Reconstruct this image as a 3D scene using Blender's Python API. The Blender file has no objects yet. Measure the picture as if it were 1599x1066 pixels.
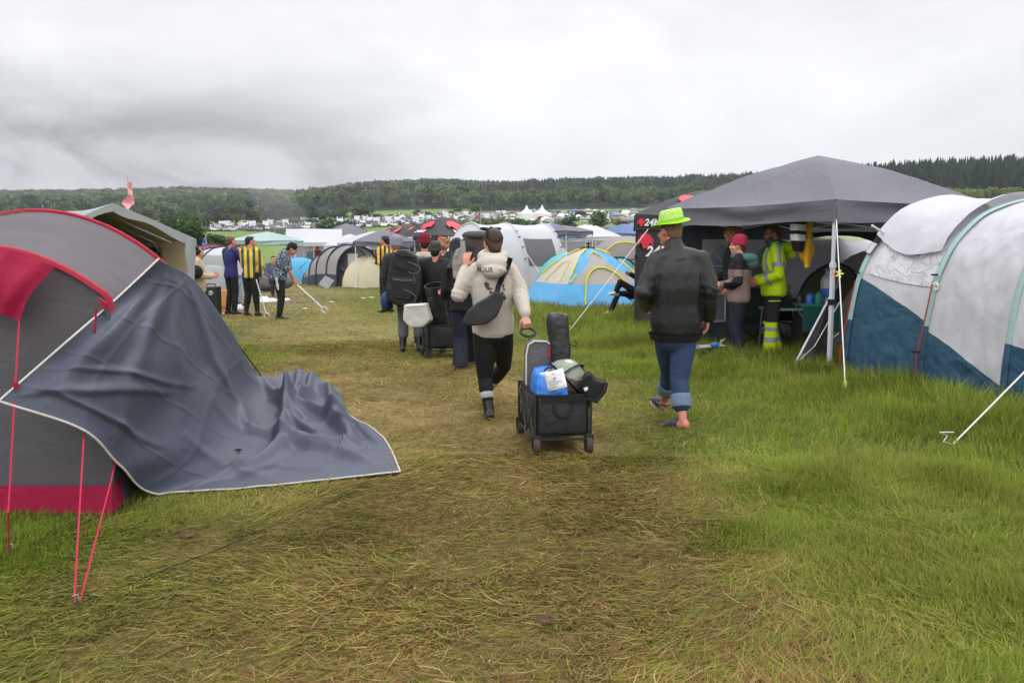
import bpy, bmesh, math, random
import numpy as np
from mathutils import Vector, Matrix, noise
from mathutils.bvhtree import BVHTree

random.seed(7)
RNG = np.random.default_rng(11)
V = Vector
PI = math.pi
SC = bpy.context.scene
COL = SC.collection

# ------------------------------------------------------------------ camera
F = 1400.0
PITCH = math.atan(143 / F)
CP, SP = math.cos(PITCH), math.sin(PITCH)
EYE = 1.5
cam_d = bpy.data.cameras.new('camera')
cam = bpy.data.objects.new('camera', cam_d)
COL.objects.link(cam)
cam_d.sensor_width = 36
cam_d.lens = 36 * F / 1599
cam_d.clip_start = 0.05
cam_d.clip_end = 9000
cam.location = (0, 0, EYE)
cam.rotation_euler = (PI / 2 - PITCH, 0, 0)
SC.camera = cam


def W(px, py, y):
    """survey point: a pixel of the photograph at the distance y (metres ahead)"""
    u = (px - 799.5) / F
    v = (533 - py) / F
    t = y / (CP + v * SP)
    return V((u * t, y, EYE + t * (-SP + v * CP)))


def G(px, py):
    u = (px - 799.5) / F
    v = (533 - py) / F
    t = -EYE / (-SP + v * CP)
    return V((u * t, t * (CP + v * SP), 0))


# ------------------------------------------------------------------ mesh building
class MB:
    def __init__(s):
        s.v, s.f, s.m = [], [], []

    def add(s, vs, fs, m=0):
        o = len(s.v)
        s.v += [tuple(p) for p in vs]
        s.f += [tuple(i + o for i in f) for f in fs]
        s.m += [m] * len(fs)
        return s

    def box(s, c, size, R=None, m=0):
        hx, hy, hz = size[0] / 2, size[1] / 2, size[2] / 2
        vs = [V((x, y, z)) for x in (-hx, hx) for y in (-hy, hy) for z in (-hz, hz)]
        if R is not None:
            vs = [R @ p for p in vs]
        c = V(c)
        vs = [p + c for p in vs]
        return s.add(vs, [(0, 1, 3, 2), (4, 6, 7, 5), (0, 4, 5, 1), (2, 3, 7, 6), (0, 2, 6, 4), (1, 5, 7, 3)], m)

    def rings(s, rings, cap=True, m=0, closed=True):
        n = len(rings[0])
        vs = [p for r in rings for p in r]
        fs = []
        for i in range(len(rings) - 1):
            for j in range(n if closed else n - 1):
                k = (j + 1) % n
                fs.append((i * n + j, i * n + k, (i + 1) * n + k, (i + 1) * n + j))
        if cap:
            fs.append(tuple(range(n - 1, -1, -1)))
            b = (len(rings) - 1) * n
            fs.append(tuple(b + j for j in range(n)))
        return s.add(vs, fs, m)

    def tube(s, pts, r, n=8, cap=True, m=0):
        pts = [V(p) for p in pts]
        k = len(pts)
        rs = r if isinstance(r, (list, tuple)) else [r] * k
        up = None
        rings = []
        for i, p in enumerate(pts):
            a = pts[max(0, i - 1)]
            b = pts[min(k - 1, i + 1)]
            t = (b - a)
            if t.length < 1e-9:
                t = V((0, 0, 1))
            t.normalize()
            if up is None:
                up = V((0, 0, 1)) if abs(t.z) < .9 else V((0, 1, 0))
            e1 = up - t * up.dot(t)
            if e1.length < 1e-6:
                e1 = V((1, 0, 0)) - t * t.x
            e1.normalize()
            up = e1
            e2 = t.cross(e1)
            rr = rs[i]
            ra, rb = rr if isinstance(rr, (list, tuple)) else (rr, rr)
            rings.append([p + e1 * (ra * math.cos(2 * PI * j / n)) + e2 * (rb * math.sin(2 * PI * j / n)) for j in range(n)])
        return s.rings(rings, cap, m)

    def ell(s, c, r, R=None, n=12, k=8, m=0):
        c = V(c)
        if not isinstance(r, (list, tuple)):
            r = (r, r, r)
        vs = []
        for i in range(1, k):
            th = PI * i / k
            for j in range(n):
                ph = 2 * PI * j / n
                p = V((r[0] * math.sin(th) * math.cos(ph), r[1] * math.sin(th) * math.sin(ph), r[2] * math.cos(th)))
                vs.append(c + (R @ p if R is not None else p))
        top = V((0, 0, r[2])); bot = V((0, 0, -r[2]))
        if R is not None:
            top = R @ top; bot = R @ bot
        vs.append(c + top); vs.append(c + bot)
        fs = []
        for i in range(k - 2):
            for j in range(n):
                q = (j + 1) % n
                fs.append((i * n + j, (i + 1) * n + j, (i + 1) * n + q, i * n + q))
        T, B = len(vs) - 2, len(vs) - 1
        for j in range(n):
            q = (j + 1) % n
            fs.append((T, j, q))
            fs.append((B, (k - 2) * n + q, (k - 2) * n + j))
        return s.add(vs, fs, m)

    def grid(s, P, m=0, mf=None):
        nu, nv = len(P), len(P[0])
        o = len(s.v)
        s.v += [tuple(p) for row in P for p in row]
        for i in range(nu - 1):
            for j in range(nv - 1):
                s.f.append((o + i * nv + j, o + (i + 1) * nv + j, o + (i + 1) * nv + j + 1, o + i * nv + j + 1))
                s.m.append(mf(i, j) if mf else m)
        return s

    def torus(s, c, R, r, axis, n=20, k=8, m=0, sq=1.0):
        axis = V(axis).normalized()
        e1 = axis.orthogonal().normalized(); e2 = axis.cross(e1)
        rings = []
        for i in range(n + 1):
            a = 2 * PI * i / n
            d = e1 * math.cos(a) + e2 * math.sin(a)
            rings.append([V(c) + d * (R + r * math.cos(2 * PI * j / k)) + axis * (r * sq * math.sin(2 * PI * j / k)) for j in range(k)])
        return s.rings(rings, False, m)

    def prism(s, outline, depth, m=0):
        """outline: list of 3D points in a plane; depth: 3D vector"""
        n = len(outline)
        a = [V(p) for p in outline]
        b = [p + V(depth) for p in a]
        fs = [tuple(range(n - 1, -1, -1)), tuple(range(n, 2 * n))] + [(i, (i + 1) % n, n + (i + 1) % n, n + i) for i in range(n)]
        return s.add(a + b, fs, m)

    def xf(s, M):
        s.v = [tuple(M @ V(p)) for p in s.v]
        return s


def rot_to(d, up=(0, 0, 1)):
    """rotation with local z along d, local y near up"""
    z = V(d).normalized()
    u = V(up)
    x = u.cross(z)
    if x.length < 1e-5:
        x = V((1, 0, 0))
    x.normalize()
    y = z.cross(x)
    return Matrix((x, y, z)).transposed()


def frame(right, fwd=None, up=None):
    x = V(right).normalized()
    if up is not None:
        z = V(up); z = (z - x * z.dot(x)).normalized(); y = z.cross(x)
    else:
        y = V(fwd); y = (y - x * y.dot(x)).normalized(); z = x.cross(y)
    return Matrix((x, y, z)).transposed()


def mesh_of(mb, name, mats, smooth=True, sharp=None):
    me = bpy.data.meshes.new(name)
    me.from_pydata(mb.v, [], mb.f)
    for m in mats:
        me.materials.append(m)
    if len(mats) > 1:
        me.polygons.foreach_set('material_index', mb.m)
    if smooth:
        me.polygons.foreach_set('use_smooth', [True] * len(mb.f))
        if sharp:
            me.set_sharp_from_angle(angle=math.radians(sharp))
    me.update()
    return me


def obj(name, data, mats, parent=None, smooth=True, sharp=40, world=False):
    """link a mesh; world=True: the shape is in world coordinates although it hangs on parent"""
    if not isinstance(mats, (list, tuple)):
        mats = [mats]
    if isinstance(data, MB):
        me = mesh_of(data, name, mats, smooth, sharp)
    else:
        me = data
        me.name = name
        if not me.materials:
            for m in mats:
                me.materials.append(m)
    o = bpy.data.objects.new(name, me)
    COL.objects.link(o)
    if parent is not None:
        o.parent = parent
        if world:
            q = parent
            M = Matrix.Identity(4)
            while q is not None:
                M = Matrix.LocRotScale(q.location, q.rotation_euler, q.scale) @ M
                q = q.parent
            me.transform(M.inverted())
    return o


def tag(o, label=None, cat=None, group=None, kind=None):
    if label: o['label'] = label
    if cat: o['category'] = cat
    if group: o['group'] = group
    if kind: o['kind'] = kind
    return o


def thing(name, label, cat, loc=(0, 0, 0), rz=0, group=None):
    o = bpy.data.objects.new(name, None)
    COL.objects.link(o)
    o.location = loc
    o.rotation_euler = (0, 0, rz)
    o.empty_display_size = .1
    return tag(o, label, cat, group)


def dup(root, loc=None, rz=None, label=None, group=None, scale=None):
    r = root.copy(); COL.objects.link(r)
    if loc is not None: r.location = loc
    if rz is not None: r.rotation_euler = (0, 0, rz)
    if scale is not None: r.scale = scale
    if label: r['label'] = label
    if group: r['group'] = group
    for ch in list(root.children):
        c = ch.copy(); COL.objects.link(c); c.parent = r
        for g in ch.children:
            d = g.copy(); COL.objects.link(d); d.parent = c
    return r


def evald(o):
    dg = bpy.context.evaluated_depsgraph_get()
    return bpy.data.meshes.new_from_object(o.evaluated_get(dg))


def blob(mb, voxel, smooth=2, wrinkle=None):
    """one continuous skin round the overlapping closed pieces of mb"""
    me = bpy.data.meshes.new('tmp')
    me.from_pydata(mb.v, [], mb.f)
    bm = bmesh.new(); bm.from_mesh(me); bmesh.ops.recalc_face_normals(bm, faces=bm.faces); bm.to_mesh(me); bm.free()
    o = bpy.data.objects.new('tmp', me); COL.objects.link(o)
    r = o.modifiers.new('r', 'REMESH'); r.mode = 'VOXEL'; r.voxel_size = voxel; r.use_smooth_shade = True
    if smooth:
        s = o.modifiers.new('s', 'SMOOTH'); s.factor = .5; s.iterations = smooth
    out = evald(o)
    bpy.data.objects.remove(o); bpy.data.meshes.remove(me)
    if wrinkle:
        n = len(out.vertices)
        co = np.empty(n * 3); out.vertices.foreach_get('co', co)
        no = np.empty(n * 3); out.vertices.foreach_get('normal', no)
        co = co.reshape(-1, 3); no = no.reshape(-1, 3)
        d = np.array([wrinkle(V(p)) for p in co])
        co = co + no * d[:, None]
        out.vertices.foreach_set('co', co.ravel())
    out.polygons.foreach_set('use_smooth', [True] * len(out.polygons))
    out.update()
    return out


def paint(me, fn):
    """material index of every face from its centre and normal"""
    me.polygons.foreach_set('material_index', [fn(p.center, p.normal) for p in me.polygons])


def join_mesh(a, mb):
    """add the pieces of mb (or a mesh) to mesh a"""
    bm = bmesh.new(); bm.from_mesh(a)
    if isinstance(mb, MB):
        b = bpy.data.meshes.new('t'); b.from_pydata(mb.v, [], mb.f)
        b.polygons.foreach_set('use_smooth', [True] * len(mb.f))
    else:
        b = mb
    bm.from_mesh(b)
    bm.to_mesh(a); bm.free(); bpy.data.meshes.remove(b)
    a.update()
    return a


def solid_text(txt, size, shear=0, bold=0):
    cu = bpy.data.curves.new('t', 'FONT')
    cu.body = txt; cu.size = size; cu.shear = shear; cu.offset = bold
    cu.align_x = 'CENTER'; cu.align_y = 'CENTER'; cu.resolution_u = 3
    o = bpy.data.objects.new('t', cu); COL.objects.link(o)
    me = evald(o)
    bpy.data.objects.remove(o)
    vs = [tuple(v.co) for v in me.vertices]; fs = [tuple(p.vertices) for p in me.polygons]
    bpy.data.meshes.remove(me)
    return vs, fs


def skull():
    """flat emblem: horned round head over a jaw, unit size"""
    mb = MB()
    n = 20
    c = [(0.5 * math.cos(2 * PI * i / n), .2 + .42 * math.sin(2 * PI * i / n), 0) for i in range(n)]
    mb.add(c, [tuple(range(n))])
    mb.add([(-.28, -.18, 0), (.28, -.18, 0), (.2, -.5, 0), (-.2, -.5, 0)], [(3, 2, 1, 0)])
    mb.add([(-.62, .25, 0), (-.52, .2, 0), (-.4, -.1, 0), (-.6, -.3, 0)], [(3, 2, 1, 0)])
    mb.add([(.62, .25, 0), (.52, .2, 0), (.4, -.1, 0), (.6, -.3, 0)], [(0, 1, 2, 3)])
    return mb.v, mb.f


# ------------------------------------------------------------------ numpy value noise
def _hash(ix, iy, s):
    h = (ix.astype(np.int64) * 374761393 + iy.astype(np.int64) * 668265263 + s * 974711) & 0xffffffff
    h = ((h ^ (h >> 13)) * 1274126177) & 0xffffffff
    return ((h ^ (h >> 16)) & 0xffff) / 65535.0


def vnoise(x, y, s=0):
    x = np.asarray(x, float); y = np.asarray(y, float)
    ix = np.floor(x); iy = np.floor(y)
    fx = x - ix; fy = y - iy
    fx = fx * fx * (3 - 2 * fx); fy = fy * fy * (3 - 2 * fy)
    a = _hash(ix, iy, s); b = _hash(ix + 1, iy, s); c = _hash(ix, iy + 1, s); d = _hash(ix + 1, iy + 1, s)
    return (a * (1 - fx) + b * fx) * (1 - fy) + (c * (1 - fx) + d * fx) * fy


def fnoise(x, y, s=0, o=4):
    t = 0; amp = .5; tot = 0
    for k in range(o):
        t = t + amp * vnoise(x * 2 ** k, y * 2 ** k, s + k * 17); tot += amp; amp *= .5
    return t / tot


def sstep(a, b, x):
    t = np.clip((x - a) / (b - a), 0, 1)
    return t * t * (3 - 2 * t)


# ------------------------------------------------------------------ materials
def mat(name):
    m = bpy.data.materials.new(name); m.use_nodes = True
    nt = m.node_tree
    b = nt.nodes['Principled BSDF']
    return m, nt, b


def lin(c):
    """sRGB 0-255 -> linear"""
    return tuple(((x / 255) / 12.92 if x / 255 <= .04045 else ((x / 255 + .055) / 1.055) ** 2.4) for x in c)


def N(nt, t, **k):
    n = nt.nodes.new(t)
    for a, v in k.items():
        if a.startswith('i_'):
            n.inputs[a[2:].replace('_', ' ')].default_value = v
        else:
            setattr(n, a, v)
    return n


def fab(name, col, rough=.8, var=.12, vscale=3, bump=.25, bscale=9, weave=0, sheen=0, trans=0, stretch=(1, 1, 1), spec=.3, crease=0):
    """cloth: slow colour variation, crumple bump, optional light passing through"""
    m, nt, b = mat(name)
    L = nt.links.new
    tc = N(nt, 'ShaderNodeTexCoord')
    mp = N(nt, 'ShaderNodeMapping'); mp.inputs['Scale'].default_value = stretch
    L(tc.outputs['Object'], mp.inputs['Vector'])
    n1 = N(nt, 'ShaderNodeTexNoise', i_Scale=vscale, i_Detail=5, i_Roughness=.6)
    L(mp.outputs[0], n1.inputs['Vector'])
    mx = N(nt, 'ShaderNodeMix', data_type='RGBA')
    mx.inputs[6].default_value = tuple(c * (1 - var) for c in col[:3]) + (1,)
    mx.inputs[7].default_value = tuple(min(1, c * (1 + var)) for c in col[:3]) + (1,)
    L(n1.outputs[0], mx.inputs[0]); L(mx.outputs[2], b.inputs['Base Color'])
    b.inputs['Roughness'].default_value = rough
    b.inputs['Specular IOR Level'].default_value = spec
    if sheen:
        b.inputs['Sheen Weight'].default_value = sheen
    n2 = N(nt, 'ShaderNodeTexNoise', i_Scale=bscale, i_Detail=6, i_Roughness=.55, i_Distortion=.6)
    L(mp.outputs[0], n2.inputs['Vector'])
    hgt = n2.outputs[0]
    if crease:
        vo = N(nt, 'ShaderNodeTexVoronoi', feature='DISTANCE_TO_EDGE', i_Scale=crease)
        ds = N(nt, 'ShaderNodeMix', data_type='RGBA', i_Factor=.25)
        L(mp.outputs[0], ds.inputs[6]); L(n2.outputs['Color'], ds.inputs[7]); L(ds.outputs[2], vo.inputs['Vector'])
        mr = N(nt, 'ShaderNodeMapRange'); mr.inputs['From Max'].default_value = .12
        L(vo.outputs['Distance'], mr.inputs['Value'])
        ad = N(nt, 'ShaderNodeMath', operation='MULTIPLY_ADD'); ad.inputs[1].default_value = .22
        L(mr.outputs[0], ad.inputs[0]); L(hgt, ad.inputs[2]); hgt = ad.outputs[0]
    if weave:
        n3 = N(nt, 'ShaderNodeTexNoise', i_Scale=weave, i_Detail=2)
        L(tc.outputs['Object'], n3.inputs['Vector'])
        ad = N(nt, 'ShaderNodeMath', operation='MULTIPLY_ADD'); ad.inputs[1].default_value = .12
        L(n3.outputs[0], ad.inputs[0]); L(hgt, ad.inputs[2]); hgt = ad.outputs[0]
    bp = N(nt, 'ShaderNodeBump', i_Strength=bump, i_Distance=.05)
    L(hgt, bp.inputs['Height']); L(bp.outputs[0], b.inputs['Normal'])
    if trans:
        tr = N(nt, 'ShaderNodeBsdfTranslucent'); L(mx.outputs[2], tr.inputs['Color'])
        ms = N(nt, 'ShaderNodeMixShader', i_Fac=trans)
        out = nt.nodes['Material Output']
        L(b.outputs[0], ms.inputs[1]); L(tr.outputs[0], ms.inputs[2]); L(ms.outputs[0], out.inputs['Surface'])
    return m


def plain(name, col, rough=.5, metal=0, var=.08, spec=.5, scale=20):
    m, nt, b = mat(name)
    L = nt.links.new
    tc = N(nt, 'ShaderNodeTexCoord')
    n1 = N(nt, 'ShaderNodeTexNoise', i_Scale=scale, i_Detail=4)
    L(tc.outputs['Object'], n1.inputs['Vector'])
    mx = N(nt, 'ShaderNodeMix', data_type='RGBA')
    mx.inputs[6].default_value = tuple(c * (1 - var) for c in col[:3]) + (1,)
    mx.inputs[7].default_value = tuple(min(1, c * (1 + var)) for c in col[:3]) + (1,)
    L(n1.outputs[0], mx.inputs[0]); L(mx.outputs[2], b.inputs['Base Color'])
    b.inputs['Roughness'].default_value = rough; b.inputs['Metallic'].default_value = metal
    b.inputs['Specular IOR Level'].default_value = spec
    return m


def stripes(name, cols, axis, period, rough=.7, offset=0, pal2=None):
    """vertical bands of cloth dyed in the colours cols along the direction axis"""
    m, nt, b = mat(name)
    L = nt.links.new
    tc = N(nt, 'ShaderNodeTexCoord')
    dt = N(nt, 'ShaderNodeVectorMath', operation='DOT_PRODUCT'); dt.inputs[1].default_value = V(axis).normalized() / period
    L(tc.outputs['Object'], dt.inputs[0])
    ad = N(nt, 'ShaderNodeMath', operation='ADD'); ad.inputs[1].default_value = 50 + offset
    L(dt.outputs['Value'], ad.inputs[0])
    fr = N(nt, 'ShaderNodeMath', operation='FRACT'); L(ad.outputs[0], fr.inputs[0])
    cr = N(nt, 'ShaderNodeValToRGB'); cr.color_ramp.interpolation = 'CONSTANT'
    while len(cr.color_ramp.elements) < len(cols):
        cr.color_ramp.elements.new(.5)
    for i, (p, c) in enumerate(cols):
        cr.color_ramp.elements[i].position = p; cr.color_ramp.elements[i].color = tuple(c) + (1,)
    L(fr.outputs[0], cr.inputs[0]); L(cr.outputs[0], b.inputs['Base Color'])
    b.inputs['Roughness'].default_value = rough
    n2 = N(nt, 'ShaderNodeTexNoise', i_Scale=14, i_Detail=5); L(tc.outputs['Object'], n2.inputs['Vector'])
    bp = N(nt, 'ShaderNodeBump', i_Strength=.25, i_Distance=.04); L(n2.outputs[0], bp.inputs['Height']); L(bp.outputs[0], b.inputs['Normal'])
    return m


def speckle(name, cols, scale, rough=.75):
    """printed cloth: patches of several colours"""
    m, nt, b = mat(name)
    L = nt.links.new
    tc = N(nt, 'ShaderNodeTexCoord')
    n1 = N(nt, 'ShaderNodeTexNoise', i_Scale=scale, i_Detail=3, i_Distortion=1.5); L(tc.outputs['Object'], n1.inputs['Vector'])
    cr = N(nt, 'ShaderNodeValToRGB'); cr.color_ramp.interpolation = 'CONSTANT'
    while len(cr.color_ramp.elements) < len(cols):
        cr.color_ramp.elements.new(.5)
    for i, (p, c) in enumerate(cols):
        cr.color_ramp.elements[i].position = p; cr.color_ramp.elements[i].color = tuple(c) + (1,)
    L(n1.outputs[0], cr.inputs[0]); L(cr.outputs[0], b.inputs['Base Color'])
    b.inputs['Roughness'].default_value = rough
    return m


def attr_mat(name, rough=.85, noise_amt=.25, nscale=8, trans=0, spec=.2):
    """colour kept per vertex (dyed blades, leaves, soil), with small variation"""
    m, nt, b = mat(name)
    L = nt.links.new
    a = N(nt, 'ShaderNodeAttribute'); a.attribute_name = 'Col'
    tc = N(nt, 'ShaderNodeTexCoord')
    n1 = N(nt, 'ShaderNodeTexNoise', i_Scale=nscale, i_Detail=6, i_Roughness=.65); L(tc.outputs['Object'], n1.inputs['Vector'])
    mr = N(nt, 'ShaderNodeMapRange'); mr.inputs['From Min'].default_value = .25; mr.inputs['From Max'].default_value = .75
    mr.inputs['To Min'].default_value = 1 - noise_amt; mr.inputs['To Max'].default_value = 1 + noise_amt
    L(n1.outputs[0], mr.inputs['Value'])
    mu = N(nt, 'ShaderNodeVectorMath', operation='SCALE'); L(a.outputs['Color'], mu.inputs[0]); L(mr.outputs[0], mu.inputs['Scale'])
    L(mu.outputs[0], b.inputs['Base Color'])
    b.inputs['Roughness'].default_value = rough; b.inputs['Specular IOR Level'].default_value = spec
    if trans:
        tr = N(nt, 'ShaderNodeBsdfTranslucent'); L(mu.outputs[0], tr.inputs['Color'])
        ms = N(nt, 'ShaderNodeMixShader', i_Fac=trans)
        L(b.outputs[0], ms.inputs[1]); L(tr.outputs[0], ms.inputs[2]); L(ms.outputs[0], nt.nodes['Material Output'].inputs['Surface'])
    return m


def np_mesh(name, verts, loops, starts, cols=None, smooth=False):
    me = bpy.data.meshes.new(name)
    me.vertices.add(len(verts)); me.vertices.foreach_set('co', np.asarray(verts, np.float32).ravel())
    me.loops.add(len(loops)); me.loops.foreach_set('vertex_index', np.asarray(loops, np.int32))
    me.polygons.add(len(starts)); me.polygons.foreach_set('loop_start', np.asarray(starts, np.int32))
    if cols is not None:
        at = me.color_attributes.new('Col', 'FLOAT_COLOR', 'POINT')
        c4 = np.ones((len(verts), 4), np.float32); c4[:, :3] = cols
        at.data.foreach_set('color', c4.ravel())
    me.update(calc_edges=True)
    me.polygons.foreach_set('use_smooth', np.full(len(starts), smooth))
    return me
HAZE = .00016
# ------------------------------------------------------------------ light and sky
world = bpy.data.worlds.new('World'); SC.world = world
world.use_nodes = True
SC.view_settings.view_transform = 'Standard'; SC.view_settings.look = 'None'
SC.view_settings.exposure = .32; SC.view_settings.gamma = 1
wt = world.node_tree; wl = wt.links.new
for n in list(wt.nodes): wt.nodes.remove(n)
SUN_EL, SUN_ROT = math.radians(55), math.radians(20)
sky = N(wt, 'ShaderNodeTexSky', sky_type='NISHITA', sun_disc=False)
sky.sun_elevation = SUN_EL; sky.sun_rotation = SUN_ROT
bg1 = N(wt, 'ShaderNodeBackground', i_Strength=.1); wl(sky.outputs[0], bg1.inputs['Color'])
tc = N(wt, 'ShaderNodeTexCoord')
sx = N(wt, 'ShaderNodeSeparateXYZ'); wl(tc.outputs['Generated'], sx.inputs[0])
mp = N(wt, 'ShaderNodeMapping'); mp.inputs['Scale'].default_value = (1, 1, 2.3)
mp.inputs['Location'].default_value = (.35, .2, .1)
wl(tc.outputs['Generated'], mp.inputs['Vector'])
c1 = N(wt, 'ShaderNodeTexNoise', i_Scale=2.6, i_Detail=9, i_Roughness=.52, i_Distortion=.35); wl(mp.outputs[0], c1.inputs['Vector'])
c2 = N(wt, 'ShaderNodeTexNoise', i_Scale=7, i_Detail=8, i_Roughness=.6, i_Distortion=.5); wl(mp.outputs[0], c2.inputs['Vector'])


def wmath(op, a, b=None, c=None):
    n = N(wt, 'ShaderNodeMath', operation=op)
    for i, x in enumerate((a, b, c)):
        if x is None: continue
        if isinstance(x, (int, float)): n.inputs[i].default_value = x
        else: wl(x, n.inputs[i])
    return n.outputs[0]


def wrange(x, a, b, c, d, smooth=True):
    n = N(wt, 'ShaderNodeMapRange', interpolation_type='SMOOTHSTEP' if smooth else 'LINEAR')
    wl(x, n.inputs['Value'])
    for k, q in zip(('From Min', 'From Max', 'To Min', 'To Max'), (a, b, c, d)): n.inputs[k].default_value = q
    return n.outputs[0]


# a darker rain bank low in the west (left), lighter cover overhead
low = wrange(sx.outputs['Z'], .07, .21, 1, 0)
west = wrange(sx.outputs['X'], -.36, .04, 1, 0)
bank = wmath('MULTIPLY', low, west)
east = wrange(sx.outputs['X'], .2, .5, 0, 1)
nz = wrange(c1.outputs[0], .34, .66, 0, 1)
nz2 = wrange(c2.outputs[0], .3, .7, 0, 1)
dens = wmath('MULTIPLY_ADD', nz, .55, wmath('MULTIPLY', nz2, .45))
# luminance
lum = wmath('SUBTRACT', .93, wmath('MULTIPLY', wmath('MULTIPLY', bank, wrange(dens, .1, .8, .5, 1)), .76))
lum = wmath('SUBTRACT', lum, wmath('MULTIPLY', dens, .15))
lum = wmath('SUBTRACT', lum, wmath('MULTIPLY', east, .05))
lum = wmath('MULTIPLY', lum, wrange(sx.outputs['Z'], .26, .75, 1, 1.65))
lum = wmath('MULTIPLY', lum, wrange(sx.outputs['Y'], -.5, .1, 1.7, 1))  # extra sky brightness added behind the camera, to light sides facing it
cc = N(wt, 'ShaderNodeCombineXYZ')
wl(wmath('MULTIPLY', lum, .985), cc.inputs[0]); wl(wmath('MULTIPLY', lum, .985), cc.inputs[1]); wl(wmath('MULTIPLY', lum, 1.015), cc.inputs[2])
bg2 = N(wt, 'ShaderNodeBackground', i_Strength=.97); wl(cc.outputs[0], bg2.inputs['Color'])
mxs = N(wt, 'ShaderNodeMixShader', i_Fac=.94)
wl(bg1.outputs[0], mxs.inputs[1]); wl(bg2.outputs[0], mxs.inputs[2])
wo = N(wt, 'ShaderNodeOutputWorld'); wl(mxs.outputs[0], wo.inputs['Surface'])

sun_d = bpy.data.lights.new('sun', 'SUN'); sun_d.energy = .9; sun_d.angle = math.radians(25); sun_d.color = (1, .97, .92)
sun = bpy.data.objects.new('sun', sun_d); COL.objects.link(sun)
sun.rotation_euler = (PI / 2 - SUN_EL, 0, PI - SUN_ROT)

# ------------------------------------------------------------------ lie of the land
# sight-line heights (photo row) of the ground at bearings (photo column) and distances
_DX = np.array([-600, 0, 200, 300, 400, 480, 550, 690, 800, 870, 1000, 1200, 1400, 1600, 2200.])
_DD = np.array([55, 90, 150, 230, 300, 400, 550, 750, 1000, 1300, 1700, 2300.])
_L = [428, 404, 388, 371, 360, 353, 348, 341]
_DY = np.array([
    # 55   90   150  230  300  400  550  750  1000 1300 1700 2300
    _L + [332, 322, 315, 315], _L + [331, 321, 314, 314], _L + [330, 319, 311, 312], _L + [328, 315, 308, 310], _L + [328, 317, 312, 313],
    [428, 404, 386, 367, 357, 350, 343, 334, 324, 318, 317, 317], [428, 405, 387, 367, 355, 346, 338, 328, 316, 308, 307, 308],
    [428, 406, 388, 366, 352, 341, 333, 324, 312, 301, 301, 303], [428, 406, 388, 366, 350, 338, 331, 323, 313, 308, 307, 307],
    [428, 406, 387, 364, 348, 337, 329, 320, 308, 303, 302, 302], [428, 406, 386, 362, 347, 337, 327, 318, 306, 301, 300, 300],
    [428, 404, 382, 358, 342, 331, 322, 310, 298, 295, 295, 295], [428, 402, 376, 350, 334, 321, 306, 294, 285, 282, 282, 282],
    [428, 402, 374, 346, 330, 316, 296, 282, 273, 270, 270, 270], [428, 402, 374, 346, 330, 316, 296, 282, 273, 270, 270, 270]], float)


def hgt(x, y):
    """height of the ground at world x, y (arrays)"""
    x = np.asarray(x, float); y = np.asarray(y, float)
    d = np.hypot(x, y)
    yy = np.maximum(y, .35 * d + 1e-6)
    px = np.clip(800 + F * x / yy, _DX[0], _DX[-1])
    ly = np.log(np.clip(yy, 55, 2299))
    LD = np.log(_DD)
    i = np.clip(np.searchsorted(_DX, px) - 1, 0, len(_DX) - 2)
    j = np.clip(np.searchsorted(LD, ly) - 1, 0, len(LD) - 2)
    a = (px - _DX[i]) / (_DX[i + 1] - _DX[i]); b = (ly - LD[j]) / (LD[j + 1] - LD[j])
    py = (_DY[i, j] * (1 - a) + _DY[i + 1, j] * a) * (1 - b) + (_DY[i, j + 1] * (1 - a) + _DY[i + 1, j + 1] * a) * b
    z = EYE + yy * (390 - py) / F
    return np.where((y < 54) & (d < 75), 0.0, np.where(y > 0, z, 0)) + 0


def hz(x, y):
    return float(hgt(np.array([x]), np.array([y]))[0])


def LP(px, y):
    """a point on the land at photo column px and distance y"""
    x = (px - 799.5) / F * y
    return V((x, y, hz(x, y)))


# trampled path: centre line and half width by distance
_PD = np.array([0, 3, 5, 8, 12.4, 16, 20, 28, 40, 60.])
_PL = np.array([-3.0, -2.3, -2.3, -2.9, -3.5, -5.0, -7.5, -12, -18, -25.])
_PR = np.array([1.3, 1.2, 1.2, 1.15, .4, -.8, -2.4, -4.6, -8, -12.])


def tramp(x, y):
    l = np.interp(y, _PD, _PL); r = np.interp(y, _PD, _PR)
    wob = (fnoise(x * .9, y * .9, 3) - .5) * 1.5
    w = .30 + .05 * y
    return sstep(-w, w, x - l + wob) * sstep(-w * 1.5, w * 1.5, r - x + wob * .8)


def green_right(x, y):
    r = np.interp(y, _PD, _PR)
    return sstep(.5, 3.0, x - r + (fnoise(x * .7, y * .7, 9) - .5) * 1.2)


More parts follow.
